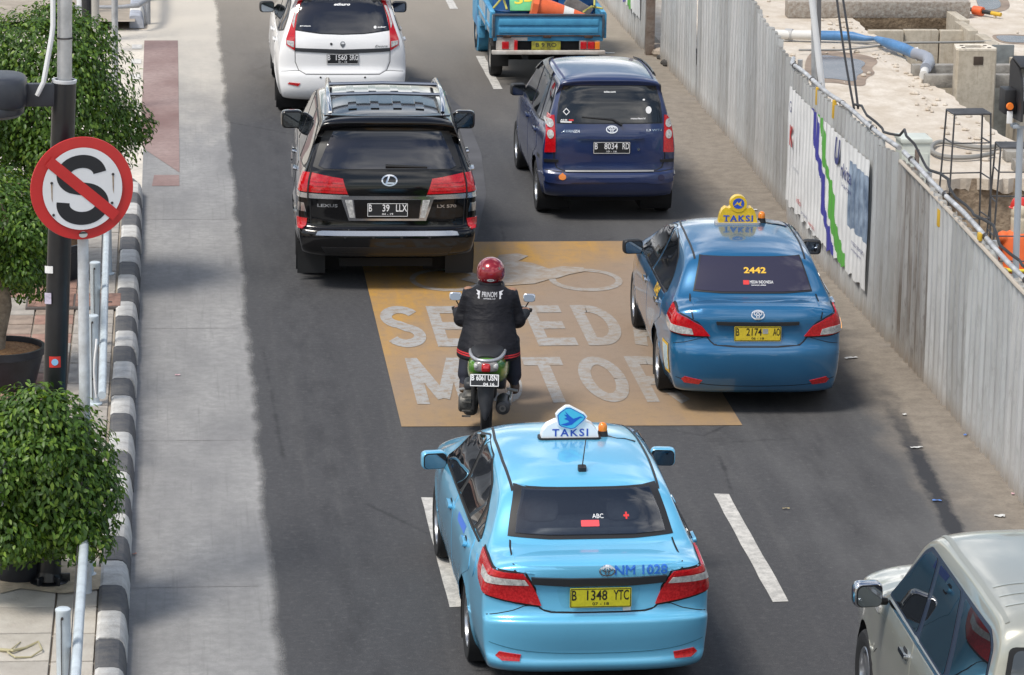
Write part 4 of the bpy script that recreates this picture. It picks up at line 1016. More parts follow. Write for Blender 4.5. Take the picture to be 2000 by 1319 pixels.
        for i in range(spokes):
            a = 2*PI*i/spokes; ca, sa = math.cos(a), math.sin(a)
            w0, w1 = rr*.20, rr*.15
            pts = [(0.12*rr, -w0), (0.95*rr, -w1), (0.95*rr, w1), (0.12*rr, w0)]
            pl = [(x*ca-y*sa, x*sa+y*ca) for x, y in pts]
            rb.prism(pl, h*.45, h*.72, m=rot)
        rb.lathe([(0.0, h*.80), (rr*.13, h*.79), (rr*.24, h*.70), (rr*.26, h*.4)], 20, m=rot)
        rme = rb.mesh('rim', rim_mat)
        dme = MB().lathe([(0, 0.25*h), (rr*.92, .25*h), (rr*.92, -.4*h)], 24, m=rot).mesh('brake_backing', dk)
        for y in ys:
            for sg in (-1, 1):
                e = empty('wheel', (sg*(track/2), y, r), 0 if sg > 0 else PI, s.root)
                obj('tyre', tme, e); obj('rim', rme, e); obj('brake_backing', dme, e)
    def plate(s, at, size, line1, line2, bgc, fg, tilt=0.0, y=None, frame=None, name='licence_plate'):
        """plate board standing just off the rear face; line1 = list of (text, x-centre fraction, width fraction)"""
        x, z = at; w, h = size
        p, n = s.hit('B', x, z, 0.012) if y is None else (Vector((x, y, z)), None)
        pm = M('plate_'+bgc[0], bgc[1], 0.45, var=(30, .12)); fm = M('plate_ink_'+fg[0], fg[1], 0.5)
        m = Matrix.Rotation(PI/2+tilt, 3, 'X')
        o = MB(); o.prism(rrect(0, 0, w, h, .008, 3), -.003, .003, m=m)
        po = o.build(name, pm, s.root, loc=tuple(p))
        fr = MB(); V, F = [], []
        a = rrect(0, 0, w-.008, h-.008, .006, 3); b = rrect(0, 0, w-.018, h-.018, .005, 3); k = len(a)
        fr.add([m @ Vector((q[0], q[1], .0042)) for q in a+b], [(i, (i+1) % k, k+(i+1) % k, k+i) for i in range(k)])
        fr.build('plate_border', M('plate_ink_'+(frame or fg)[0], (frame or fg)[1], .5), po)
        for tx, cx, wf in line1:
            V, F = text_fit(tx, wf*w, h*.52, bold=.012)
            raw('plate_characters', [m @ Vector((q[0]+cx*w, q[1]+h*.14, .0045)) for q in V], F, fm, po)
        if line2:
            V, F = text_fit(line2, w*.27, h*.15, bold=.01)
            raw('plate_date', [m @ Vector((q[0], q[1]-h*.30, .0045)) for q in V], F, fm, po)
        return po
    def mirrors(s, x, y, z, size, shell, rot=12, arm=0.1):
        gl = M('mirror_glass', (0.20, 0.23, 0.27), 0.04, metal=1.0); bk = M('trim_black', (0.012, 0.012, 0.013), 0.5)
        w, d, h = size
        for sg in (-1, 1):
            e = empty('mirror', (sg*x, y, z), sg*R(-rot), s.root)
            MB().sq((0, .02, 0), (w, d, h), .45, .35, 20, 12).build('mirror_housing', shell, e)
            g = MB(); pl = rrect(0, 0, w*.84, h*.78, min(w, h)*.22, 5)
            g.prism(pl, -.004, .004, m=Matrix.Rotation(PI/2, 3, 'X'), c=(0, -d*.5+.012, 0)); g.build('mirror_glass', gl, e, smooth=False)
            g = MB(); g.prism([(p[0]*1.07, p[1]*1.09) for p in pl], -.006, .006, m=Matrix.Rotation(PI/2, 3, 'X'), c=(0, -d*.5+.021, 0)); g.build('mirror_rim', bk, e, smooth=False)
            MB().tube([(-sg*w*.35, .03, -h*.3), (-sg*(w*.5+arm), .06, -h*.42)], [.03, .025], 10).build('mirror_arm', bk, e)

def geo_join(*gs):
    V = []; F = []
    for v, f in gs:
        n = len(V); V += list(v); F += [tuple(i+n for i in q) for q in f]
    return V, F
def geo_poly(P):
    V, F, n = fill2d(P, 10.0); return V, F
def geo_shift(g, dx, dy, s=1.0): return [(x*s+dx, y*s+dy) for x, y in g[0]], g[1]
def oval_badge(rx, ry, wd):
    """three interlaced ovals"""
    return geo_join(ring(0, 0, rx, ry, wd), ring(0, ry*.30, rx*.62, ry*.50, wd*.8), ring(0, -ry*.12, rx*.27, ry*.80, wd*.8))
# ------------------------------------------------------------------ vehicles
GL = M('dark_glass', (0.010, 0.012, 0.015), 0.015, spec=.5)
for _g in (GL,): _g.node_tree.nodes['Principled BSDF'].inputs['IOR'].default_value = 1.6
GLP = M('clear_rear_glass', (0.075, 0.09, 0.105), 0.02, spec=.5, ior=1.65)
def _clear():
    m = bpy.data.materials.new('clear_glass'); m.use_nodes = True; N = m.node_tree.nodes; L = m.node_tree.links; N.remove(N['Principled BSDF'])
    t = N.new('ShaderNodeBsdfTransparent'); t.inputs[0].default_value = (.78, .82, .85, 1); g = N.new('ShaderNodeBsdfGlossy'); g.inputs['Roughness'].default_value = .012
    f = N.new('ShaderNodeFresnel'); f.inputs[0].default_value = 2.5; x = N.new('ShaderNodeMixShader'); L.new(f.outputs[0], x.inputs[0]); L.new(t.outputs[0], x.inputs[1]); L.new(g.outputs[0], x.inputs[2]); L.new(x.outputs[0], N['Material Output'].inputs[0]); return m
CLEAR = _clear()
BLK = M('trim_black', (0.012, 0.012, 0.013), 0.5)
SEAM = M('panel_seam', (0.006, 0.006, 0.007), 0.7)
CHR = M('chrome', (0.62, 0.63, 0.65), 0.12, metal=1.0)
RED = M('lens_red', (0.58, 0.008, 0.014), 0.12, coat=0.6, var=(55, .55, (0.34, 0.003, 0.006)))
REDD = M('lens_red_deep', (0.30, 0.004, 0.007), 0.14, coat=0.6, var=(60, .5, (0.60, 0.02, 0.024)))
CLR = M('lens_clear', (0.62, 0.62, 0.60), 0.12, coat=0.6, var=(40, .4, (0.28, 0.28, 0.28)))
AMB = M('lens_amber', (0.75, 0.22, 0.02), 0.15, coat=0.5)
SILV = M('rim_silver', (0.52, 0.53, 0.55), 0.28, metal=0.9)
YPL = ('yellow', (0.62, 0.47, 0.03)); YPL2 = ('lime_yellow', (0.50, 0.47, 0.02)); KPL = ('black', (0.012, 0.013, 0.015)); INK = ('ink', (0.01, 0.01, 0.01)); WINK = ('white', (0.78, 0.78, 0.78))
WHT = M('print_white', (0.80, 0.80, 0.80), 0.5)
def paint(n, c, metal=0.55, rough=0.32, coat=1.0, var=0.06, dust_or_sun=.22):
    nm = 'paint_'+n
    if nm in MATS: return MATS[nm]
    p = NT(nm, rough, .5 if metal else .05); p.b.inputs['Metallic'].default_value = metal; p.b.inputs['Coat Weight'].default_value = coat
    a = p.noise(1.3, 5); d1 = p.noise(3.2, 7, .7); d2 = p.noise(30, 5, .7); z = p.axis(2)
    col = p.ramp(a, [(.3, tuple(x*(1-var) for x in c)), (.7, tuple(min(1, x*(1+var)) for x in c))])
    low = p.ramp(p.math('ADD', z, p.math('MULTIPLY', p.math('SUBTRACT', d1, .5), .5)), [(.22, 1), (.85, .12)])      # road film, heavier on the sills
    f = p.math('MULTIPLY', p.math('MULTIPLY', low, p.ramp(d2, [(.3, .6), (.7, 1)])), dust_or_sun)
    p.color(p.mix(f, col, (.17, .155, .135)))
    r = p.ramp(p.math('ADD', d1, p.math('MULTIPLY', d2, .25)), [(.45, .02), (.80, .11)]); p.L.new(r, p.b.inputs['Coat Roughness'])
    return p.m

def side_glass(c, wins, grow=0.022, mat=None, trim=None, band=None):
    if band: c.both('window_surround', band, trim or BLK, off=.0022, round=1)
    for w in wins:
        cx = sum(p[0] for p in w)/len(w); cz = sum(p[1] for p in w)/len(w)
        big = [(p[0]+math.copysign(grow, p[0]-cx), p[1]+math.copysign(grow*.8, p[1]-cz)) for p in w]
        for v in 'LR':
            o = c.patch('window', w, v, mat or GL, off=.007, round=1)
            c.patch('window_rubber', big, v, trim or BLK, off=.0035, round=1, parent=o)

def door(c, poly, handle, hm=None, paintm=None):
    for v in 'LR':
        d = c.patch('door', poly, v, paintm or c.paint, off=.0035, skirt=.006, round=1, grid=.06)
        hy, hz = handle
        c.patch('door_handle', rrect(hy, hz, .19, .032, .014), v, hm or c.paint, off=.034, skirt=.03, parent=d)
        c.patch('handle_recess', rrect(hy+.01, hz-.004, .13, .075, .03), v, SEAM, off=.0045, skirt=.003, parent=d)

def taxi_light_blue():
    P = paint('sky_blue', (0.14, 0.50, 0.76), .22, .30, 1.0, .05, .10)
    c = Car('taxi', (2.943, 24.19), -0.70, P,
        [(-.70, .20, .05, 4), (-.98, .23, .09, 4), (-1.085, .285, .13, 3.6), (-1.102, .325, .15, 3.4), (-1.088, .37, .16, 3.3), (-1.12, .50, .19, 3.1), (-1.135, .625, .19, 3.1), (-1.128, .655, .19, 3.2), (-1.085, .672, .18, 3.4), (-1.068, .72, .18, 3.4), (-1.062, .85, .17, 3.4), (-1.082, .985, .15, 3.4), (-1.078, 1.035, .13, 3.5), (-1.05, 1.056, .10, 3.6), (-.94, 1.074, .09, 3.5),
         (-.67, 1.105, .085, 3.5), (-.29, 1.392, .095, 3.0), (-.02, 1.452, .10, 2.8), (.42, 1.482, .10, 2.8), (.9, 1.478, .10, 2.8), (1.32, 1.435, .10, 2.8), (1.58, 1.36, .10, 2.8), (2.43, 1.02, .12, 3), (2.95, .92, .14, 3), (3.2, .80, .16, 3), (3.32, .58, .18, 3), (3.28, .32, .12, 3), (3.05, .20, .05, 4)],
        [(.15, .74), (.25, .795), (.40, .832), (.60, .848), (.78, .846), (.90, .828), (.98, .792), (1.10, .722), (1.25, .655), (1.38, .602), (1.48, .56)],
        (.3, .075, -1.13, 1.9, .15, 3.3), (-.35, 2.7, .52), [(0, .302, .345), (2.55, .302, .345)],
        'light blue metallic sedan taxi with white dome roof sign, nearest the camera')
    c.wheel_set([0, 2.55], .302, .185, 1.475, SILV, 9, .66)
    side_glass(c, [[(1.98, .995), (1.50, 1.31), (1.10, 1.395), (.98, 1.395), (.99, 1.0)], [(.89, 1.005), (.89, 1.395), (.50, 1.39), (.12, 1.30), (-.02, 1.20), (-.02, 1.02)], [(-.10, 1.03), (-.10, 1.19), (-.33, 1.035)]], trim=BLK, band=(lambda p, _: p)([(2.0, .985), (1.50, 1.33), (1.10, 1.412), (.5, 1.41), (.10, 1.32), (-.05, 1.22), (-.36, 1.02)], .12))
    door(c, [(1.96, .96), (.955, .975), (.955, .27), (1.80, .27), (1.98, .52)], (1.12, .86))
    door(c, [(.93, .975), (-.20, .985), (-.27, .78), (.05, .64), (.33, .48), (.42, .27), (.93, .27)], (.06, .885))
    c.both('belt_mould', [(1.98, .985), (-.33, 1.012), (-.33, .998), (1.98, .970)], BLK, off=.011, skirt=.008)
    c.both('side_sticker', [(.68, .93), (.22, .95), (.20, .90), (.62, .885)], M('print_royal', (.05, .16, .62), .4), off=.005, skirt=.001)
    c.both('fuel_flap', ellipse(-.42, .86, .085, .085), P, off=.005, skirt=.004)
    # rear screen: printed border, clear pane and the cabin behind it
    OU = [(-.515, 1.388), (.515, 1.388), (.56, 1.25), (.595, 1.118), (.3, 1.108), (-.3, 1.108), (-.595, 1.118), (-.56, 1.25)]
    IN = [(-.442, 1.370), (.442, 1.370), (.495, 1.25), (.520, 1.140), (.3, 1.132), (-.3, 1.132), (-.520, 1.140), (-.495, 1.25)]
    o = c.frame('rear_window', OU, IN, 'B', BLK)
    c.cut([((a[0]+b[0])/2, (a[1]+b[1])/2) for a, b in zip(OU, IN)], .1)
    c.patch('rear_glass', [((a[0]+3*b[0])/4, (a[1]+3*b[1])/4) for a, b in zip(OU, IN)], 'B', CLEAR, off=.009, skirt=.001, grid=.04, parent=o)
    cab = empty('cabin', (0, 0, 0), 0, c.root)
    pr = [(-.70, 1.045), (-.25, 1.360), (.2, 1.405), (1.2, 1.385), (2.0, .98), (2.0, .45), (-.70, .45)]; n = len(pr); W_ = .515
    raw('cabin_lining', [(x, y, z) for x in (-W_, W_) for y, z in pr], [tuple(range(n)), tuple(range(n, 2*n))]+[(k, (k+1) % n, n+(k+1) % n, n+k) for k in range(1, n)], M('cabin_grey', (.48, .47, .45), .8), cab)
    cl = M('seat_cloth', (.46, .45, .44), .85, var=(8, .15))
    MB().bbox((0, -.42, 1.035), (1.0, .50, .03), .01).build('parcel_shelf', M('shelf_grey', (.42, .42, .42), .8, var=(6, .2)), cab)
    for x in (-.30, .30):
        MB().sq((x, -.10, 1.165), (.25, .10, .17), .5, .5, 18, 10).build('headrest', cl, cab); MB().sq((x*1.05, .88, 1.17), (.25, .11, .19), .5, .5, 18, 10).build('headrest', cl, cab); MB().sq((x*1.05, .93, .92), (.46, .14, .42), .5, .5, 18, 10).build('seat_back', cl, cab)
    MB().bbox((0, -.05, .93), (1.0, .16, .34), .05).build('bench_back', cl, cab)
    c.patch('windscreen', [(-.60, 1.04), (.60, 1.04), (.52, 1.37), (-.52, 1.37)], 'F', GL, off=.005)
    c.patch('brake_lamp', rrect(.0, 1.185, .13, .035, .004), 'B', M('lamp_red_lit', (.75, .08, .09), .4), off=.012, parent=o, skirt=.004)
    c.decal('screen_sticker', text_fit('ABC', .08, .025), 'B', (.06, 1.225), WHT, .0115, o)
    c.decal('red_cross', geo_join(geo_poly(rrect(0, 0, .040, .013, .001, 1)), geo_poly(rrect(0, 0, .013, .040, .001, 1))), 'B', (.265, 1.225), M('print_red', (.62, .03, .03), .5), .0115, o)
    # boot
    bl = c.patch('boot_lid', [(-.57, 1.085), (-.585, 1.04), (-.575, 1.0), (-.455, .985), (-.425, .76), (-.39, .725), (-.30, .708), (.30, .708), (.39, .725), (.425, .76), (.455, .985), (.575, 1.0), (.585, 1.04), (.57, 1.085)], 'B', P, off=.004, skirt=.006, grid=.05)
    c.lines('boot_seam', [('B', [(-.58, 1.10), (-.597, 1.04), (-.585, .98)]), ('B', [(.58, 1.10), (.597, 1.04), (.585, .98)]), ('B', chaikin([(-.44, .77), (-.40, .72), (-.31, .698), (.31, .698), (.40, .72), (.44, .77)], 1, False))], SEAM, .012, .002)
    c.patch('boot_garnish', [(-.478, .965), (-.2, .955), (.2, .955), (.478, .965), (.47, .915), (.2, .895), (-.2, .895), (-.47, .915)], 'B', M('garnish_graphite', (.028, .030, .034), .35), off=.022, skirt=.02)
    c.patch('plate_recess', [(-.30, .885), (.30, .885), (.265, .735), (-.265, .735)], 'B', paint('sky_blue_shaded', (.128, .46, .70), .22, .35, 1.0, .05, .10), off=.006, skirt=.004, round=1)  # darker copy of the body paint: shade of the recess put into the colour
    c.plate((.01, .815), (.435, .142), [('B', -.43, .075), ('1348', -.06, .33), ('YTC', .33, .25)], '07 - 18', YPL2, INK, y=-1.105)
    c.patch('plate_sticker', rrect(.20, .735, .055, .055, .003), 'B', WHT, off=.012, skirt=.004)
    for k in range(3): c.decal('fleet_number', text_fit('NM 1028', .37, .062, bold=0), 'B', (.293+k*.0025, 1.005+(k == 1)*.002), M('print_blue', (.03, .17, .62), .4), .0065+k*.0005, bl)
    c.decal('maker_badge', oval_badge(.058, .038, .010), 'B', (.055, 1.003), CHR, .010, bl)
    # lamps
    for v in 'DE':
        t = c.patch('tail_light', [(-.16, 1.02), (.02, 1.005), (.22, .995), (.375, .985), (.41, .92), (.462, .75), (.32, .775), (.12, .815), (-.05, .862), (-.12, .92)], v, REDD, off=.016, skirt=.022, grid=.04)
        c.patch('lens_upper', [(-.135, 1.01), (.02, .997), (.22, .987), (.366, .977), (.375, .955), (.20, .962), (.0, .968)], v, RED, off=.020, skirt=.006, grid=.03, parent=t)
        c.patch('lens_clear', [(-.02, .958), (.20, .952), (.38, .945), (.398, .905), (.21, .905), (.02, .908)], v, CLR, off=.020, skirt=.006, grid=.03, parent=t)
        c.lines('lamp_gap', [(v, [(-.17, 1.03), (.02, 1.014), (.22, 1.003), (.385, .993), (.475, .74), (.32, .765), (.12, .805), (-.06, .852), (-.17, 1.03)])], SEAM, .014, .003, t)
    c.pair('rear_reflector', [(.54, .395), (.69, .41), (.715, .375), (.67, .345), (.55, .345)], REDD, off=.010, skirt=.012)
    c.line('bumper_crease', chaikin([(-.76, .47), (-.5, .415), (0, .40), (.5, .415), (.76, .47)], 2, False), 'B', M('seam_soft', (.05, .20, .30), .5), .006, .0015)
    c.line('bumper_seam', [(-.78, .66), (-.60, .71), (-.52, .745), (-.46, .75)], 'B', SEAM, .006, .0015); c.line('bumper_seam', [(.78, .66), (.60, .71), (.52, .745), (.46, .75)], 'B', SEAM, .006, .0015)
    # roof
    for sg in (-1, 1): c.lines('roof_channel', [('T', [(sg*.50, 1.45), (sg*.535, .9), (sg*.54, .3), (sg*.528, -.27)])], BLK, .020, .003)
    c.mirrors(.90, 1.90, .985, (.20, .10, .145), P, 8, .06)
    c.patch('antenna_base', rrect(.0, -.06, .06, .07, .015), 'T', BLK, off=.03, skirt=.03)
    MB().tube([(0, -.06, 1.46), (.035, .02, 1.66)], [.005, .004], 6).build('antenna', BLK, c.root)
    roof_sign(c, (0, .70, 1.475), 'blue')
    beacon(c, (.26, .76, 1.468))
    return c

def beacon(c, p):
    e = empty('roof_beacon', p, 0, c.root)
    MB().lathe([(0, .05), (.036, .05), (.040, .02), (.045, 0)], 16).build('beacon_base', BLK, e)
    MB().lathe([(.034, .05), (.034, .085), (.026, .103), (.012, .112), (0, .114)], 16).build('beacon_lens', AMB, e)
    MB().tube([(.03, -.01, .01), (.10, -.05, .0), (.16, -.03, -.008), (.24, -.06, -.022)], .006, 6).build('beacon_cable', BLK, e)

def roof_sign(c, p, kind):
    e = empty('roof_sign', p, 0, c.root)
    rx = Matrix.Rotation(PI/2, 3, 'X')
    if kind == 'blue':
        wm = M('sign_white', (.82, .83, .84), .3, coat=.3); bm = M('sign_blue', (.03, .08, .42), .4)
        MB().prism(rrect(0, 0, .47, .15, .05), .0, .022).build('sign_base', BLK, e)
        dome = [(-.215, .02), (-.205, .07), (-.17, .115), (-.11, .145), (0, .155), (.11, .145), (.17, .115), (.205, .07), (.215, .02)]
        MB().prism(dome, -.055, .055, m=rx).build('sign_body', wm, e, ang=50)
        V, F = text_fit('TAKSI', .27, .058, bold=.02, spacing=1.25)
        raw('sign_lettering', [(x, -.0575, y+.062) for x, y in V], F, bm, e)
        dm = [(-.105, .215), (-.04, .262), (.035, .245), (.115, .192), (.095, .15), (.015, .085), (-.06, .105), (-.105, .16)]
        dm = [(-.105, .20), (-.085, .225), (-.035, .262), (-.005, .262), (.10, .205), (.118, .185), (.105, .16), (.035, .095), (.005, .088), (-.07, .108), (-.092, .125)]
        MB().prism([((x)*1.06, (y-.175)*1.06+.175) for x, y in dm], .02, .066, m=rx).build('emblem_board', wm, e, smooth=False)
        MB().prism([((x)*.96, (y-.175)*.95+.175) for x, y in dm], .066, .072, m=rx).build('emblem_field', M('emblem_cyan', (.07, .48, .68), .35), e, smooth=False)
        bird = [(-.075, .128), (-.03, .118), (.01, .128), (.045, .158), (.075, .180), (.098, .176), (.072, .190), (.05, .182), (.02, .172), (-.012, .198), (-.045, .232), (-.03, .203), (-.052, .205), (-.028, .183), (-.05, .172), (-.022, .160), (-.01, .148), (-.04, .138)]
        V, F = geo_poly(bird); raw('emblem_bird', [(x, -.0735, y) for x, y in V], F, M('emblem_bird', (.01, .10, .50), .4), e)
        fr = chaikin([((x)*.96, (y-.175)*.95+.175) for x, y in dm], 0); k = len(fr)
        raw('emblem_border', [(x, -.0732, y) for x, y in fr]+[(x*.93, -.0732, (y-.175)*.93+.175) for x, y in fr], [(i, (i+1) % k, k+(i+1) % k, k+i) for i in range(k)], bm, e)
    else:
        ym = M('sign_yellow', (.72, .47, .02), .35, coat=.3, var=(8, .12)); bm = M('sign_blue', (.03, .08, .42), .4)
        MB().prism(rrect(0, 0, .44, .14, .03), .0, .025).build('sign_base', M('sign_base_grey', (.35, .36, .37), .5), e)
        bod = [(-.19, .02), (-.175, .10), (-.155, .15), (-.125, .175), (-.09, .165), (-.07, .18), (.07, .18), (.09, .165), (.125, .175), (.155, .15), (.175, .10), (.19, .02)]
        MB().prism(bod, -.055, .055, m=rx).build('sign_body', ym, e, ang=50)
        MB().prism(ellipse(0, .21, .082, .082, 28), -.03, .06, m=rx).build('sign_disc', ym, e, ang=50)
        V, F = text_fit('TAKSI', .29, .062, bold=.03, spacing=1.2)
        ser = []
        for tx in (-.115, -.062, -.02, .03, .13): ser.append(geo_poly([(tx-.018, -.031), (tx+.018, -.031), (tx+.018, -.025), (tx-.018, -.025)]))
        V, F = geo_join((V, F), *ser)
        raw('sign_lettering', [(x, -.0575, y+.068) for x, y in V], F, bm, e)
        V, F = geo_poly(ellipse(0, .215, .056, .052, 24)); raw('emblem_disc', [(x, -.062, y) for x, y in V], F, bm, e)
        wg = geo_join(geo_poly([(-.045, .19), (-.01, .235), (.0, .215), (.03, .245), (.022, .20), (.045, .185), (.01, .195), (-.012, .21)]))
        raw('emblem_mark', [(x, -.0635, y) for x, y in wg[0]], wg[1], M('sign_yellow', None), e)

def taxi_dark_blue():
    P = paint('ocean_blue', (0.012, 0.130, 0.285), .35, .28, 1.0, .05, .10)
    c = Car('taxi', (5.425, 31.97), 2.3, P,
        [(-.70, .20, .05, 4), (-.96, .22, .09, 4), (-1.04, .34, .16, 3.2), (-1.08, .52, .20, 2.9), (-1.075, .64, .20, 2.9), (-1.035, .70, .19, 3.1), (-1.02, .82, .18, 3.2), (-1.02, .93, .16, 3.3), (-.985, 1.02, .12, 3.4), (-.88, 1.05, .10, 3.5),
         (-.66, 1.08, .09, 3.4), (-.33, 1.375, .10, 3.0), (-.05, 1.442, .10, 2.7), (.40, 1.468, .10, 2.7), (.85, 1.463, .10, 2.7), (1.25, 1.42, .10, 2.7), (1.55, 1.33, .10, 2.8), (2.45, .98, .12, 3), (2.95, .88, .14, 3), (3.2, .76, .16, 3), (3.28, .56, .18, 3), (3.24, .32, .12, 3), (3.05, .20, .05, 4)],
        [(.15, .74), (.25, .79), (.40, .83), (.60, .846), (.78, .842), (.90, .822), (.98, .785), (1.10, .715), (1.25, .645), (1.38, .592), (1.48, .55)],
        (.3, .085, -1.08, 1.9, .16, 3.28), (-.30, 2.7, .52), [(0, .298, .342), (2.55, .298, .342)],
        'dark blue sedan taxi with yellow roof sign beside the corrugated fence')
    c.wheel_set([0, 2.55], .298, .185, 1.47, SILV, 7, .66)
    side_glass(c, [[(1.95, .975), (1.45, 1.29), (1.08, 1.375), (.93, 1.38), (.95, .98)], [(.84, .985), (.83, 1.38), (.45, 1.37), (.10, 1.285), (-.10, 1.15), (-.20, 1.01), (0.1, .995)]])
    door(c, [(1.93, .94), (.905, .955), (.905, .27), (1.80, .27), (1.98, .52)], (1.08, .84), CHR)
    door(c, [(.88, .955), (-.18, .965), (-.27, .78), (.05, .64), (.33, .48), (.42, .27), (.88, .27)], (.02, .865), CHR)
    c.both('belt_mould', [(1.95, .965), (-.20, .993), (-.20, .976), (1.95, .948)], CHR, off=.011, skirt=.008)
    c.decal('door_number', text_fit('R2442', .30, .085, bold=.03), 'L', (.22, .93), M('print_yellow', (.70, .42, .03), .5), .0075)
    o = c.patch('rear_window', [(-.475, 1.372), (.475, 1.372), (.515, 1.25), (.56, 1.095), (.3, 1.085), (-.3, 1.085), (-.56, 1.095), (-.515, 1.25)], 'B', BLK, off=.004, grid=.045)
    c.patch('rear_glass', [(-.46, 1.365), (.46, 1.365), (.50, 1.25), (.545, 1.105), (.3, 1.095), (-.3, 1.095), (-.545, 1.105), (-.50, 1.25)], 'B', M('tinted_glass', (.035, .032, .055), .02, spec=.5, ior=1.6), off=.009, grid=.045, parent=o)
    c.patch('windscreen', [(-.60, 1.0), (.60, 1.0), (.52, 1.34), (-.52, 1.34)], 'F', GL, off=.005)
    c.decal('screen_number', text_fit('2442', .21, .048, bold=.035), 'B', (.03, 1.262), M('print_yellow', None), .0115, o)
    c.decal('screen_sticker', geo_poly(rrect(0, 0, .055, .035, .001, 1)), 'B', (-.06, 1.165), M('print_red', (.62, .03, .03), .5), .0115, o)
    c.decal('screen_text', geo_join(text_fit('MEDIA INDONESIA', .22, .024, bold=0), geo_shift(text_fit('www.site', .14, .009, bold=.02), -.03, -.024)), 'B', (.085, 1.168), WHT, .0115, o)
    bl = c.patch('boot_lid', [(-.58, 1.055), (-.60, 1.0), (-.585, .93), (-.50, .85), (-.44, .74), (-.37, .685), (.37, .685), (.44, .74), (.50, .85), (.585, .93), (.60, 1.0), (.58, 1.055)], 'B', P, off=.004, skirt=.006, grid=.05)
    c.lines('boot_seam', [('B', [(-.59, 1.075), (-.612, 1.0), (-.595, .92)]), ('B', [(.59, 1.075), (.612, 1.0), (.595, .92)]), ('B', chaikin([(-.50, .82), (-.45, .73), (-.38, .672), (.38, .672), (.45, .73), (.50, .82)], 1, False))], SEAM, .012, .002)
    c.patch('boot_garnish', [(-.385, .905), (0, .90), (.385, .905), (.38, .875), (0, .868), (-.38, .875)], 'B', BLK, off=.03, skirt=.03)
    c.plate((.0, .795), (.435, .138), [('B', -.43, .07), ('2174', -.08, .33), ('AO', .40, .15)], '06 - 18', YPL, INK, y=-1.05)
    c.patch('plate_sticker', rrect(.07, .82, .05, .05, .003), 'B', M('sticker_silver', (.6, .6, .6), .3, metal=.7), off=.034, skirt=.002)
    c.decal('maker_badge', oval_badge(.064, .042, .011), 'B', (0, .965), CHR, .012, bl)
    for v in 'DE':
        t = c.patch('tail_light', [(-.06, 1.00), (.06, .985), (.22, .93), (.34, .86), (.405, .765), (.20, .765), (.0, .80), (-.10, .835), (-.10, .90)], v, RED, off=.016, skirt=.022, grid=.04)
        c.patch('lens_clear', [(-.095, .885), (.05, .862), (.20, .845), (.265, .83), (.28, .775), (.17, .778), (.0, .808), (-.095, .842)], v, CLR, off=.020, skirt=.006, grid=.03, parent=t)
        if v == 'E': c.patch('indicator_lit', [(-.06, .872), (.06, .853), (.075, .812), (-.06, .838)], v, M('indicator_lit', (.95, .45, .12), .3, emit=((1, .42, .08), 1.2)), off=.023, skirt=.004, grid=.03, parent=t)
        c.lines('lamp_gap', [(v, [(-.07, 1.008), (.06, .994), (.225, .938), (.35, .866), (.42, .757), (.20, .755), (.0, .79), (-.11, .828), (-.11, .90), (-.07, 1.008)])], SEAM, .012, .003, t)
    c.pair('rear_reflector', [(.50, .345), (.66, .375), (.69, .35), (.66, .315), (.53, .305)], REDD, off=.008, skirt=.012)
    c.line('bumper_seam', [(-.80, .67), (-.66, .70), (-.5, .75)], 'B', SEAM, .006, .0015); c.line('bumper_seam', [(.80, .67), (.66, .70), (.5, .75)], 'B', SEAM, .006, .0015)
    c.line('bumper_crease', chaikin([(-.74, .36), (-.5, .30), (0, .285), (.5, .30), (.74, .36)], 2, False), 'B', SEAM, .006, .0015)
    st = c.patch('fleet_sticker', [(-.80, .64), (-.50, .625), (-.53, .33), (-.80, .36)], 'L', M('print_yellow', None), off=.005, skirt=.002)
    c.patch('sticker_print', [(-.775, .615), (-.53, .60), (-.555, .36), (-.77, .385)], 'L', M('print_pale', (.45, .58, .62), .5, var=(30, .25)), off=.0065, skirt=.001, parent=st)
    for sg in (-1, 1): c.lines('roof_channel', [('T', [(sg*.49, 1.42), (sg*.525, .9), (sg*.53, .3), (sg*.52, -.31)])], BLK, .018, .003)
    c.mirrors(.90, 1.86, .99, (.20, .10, .15), BLK, 8, .06)
    roof_sign(c, (0, .72, 1.462), 'yellow')
    beacon(c, (.25, .82, 1.455))
    return c

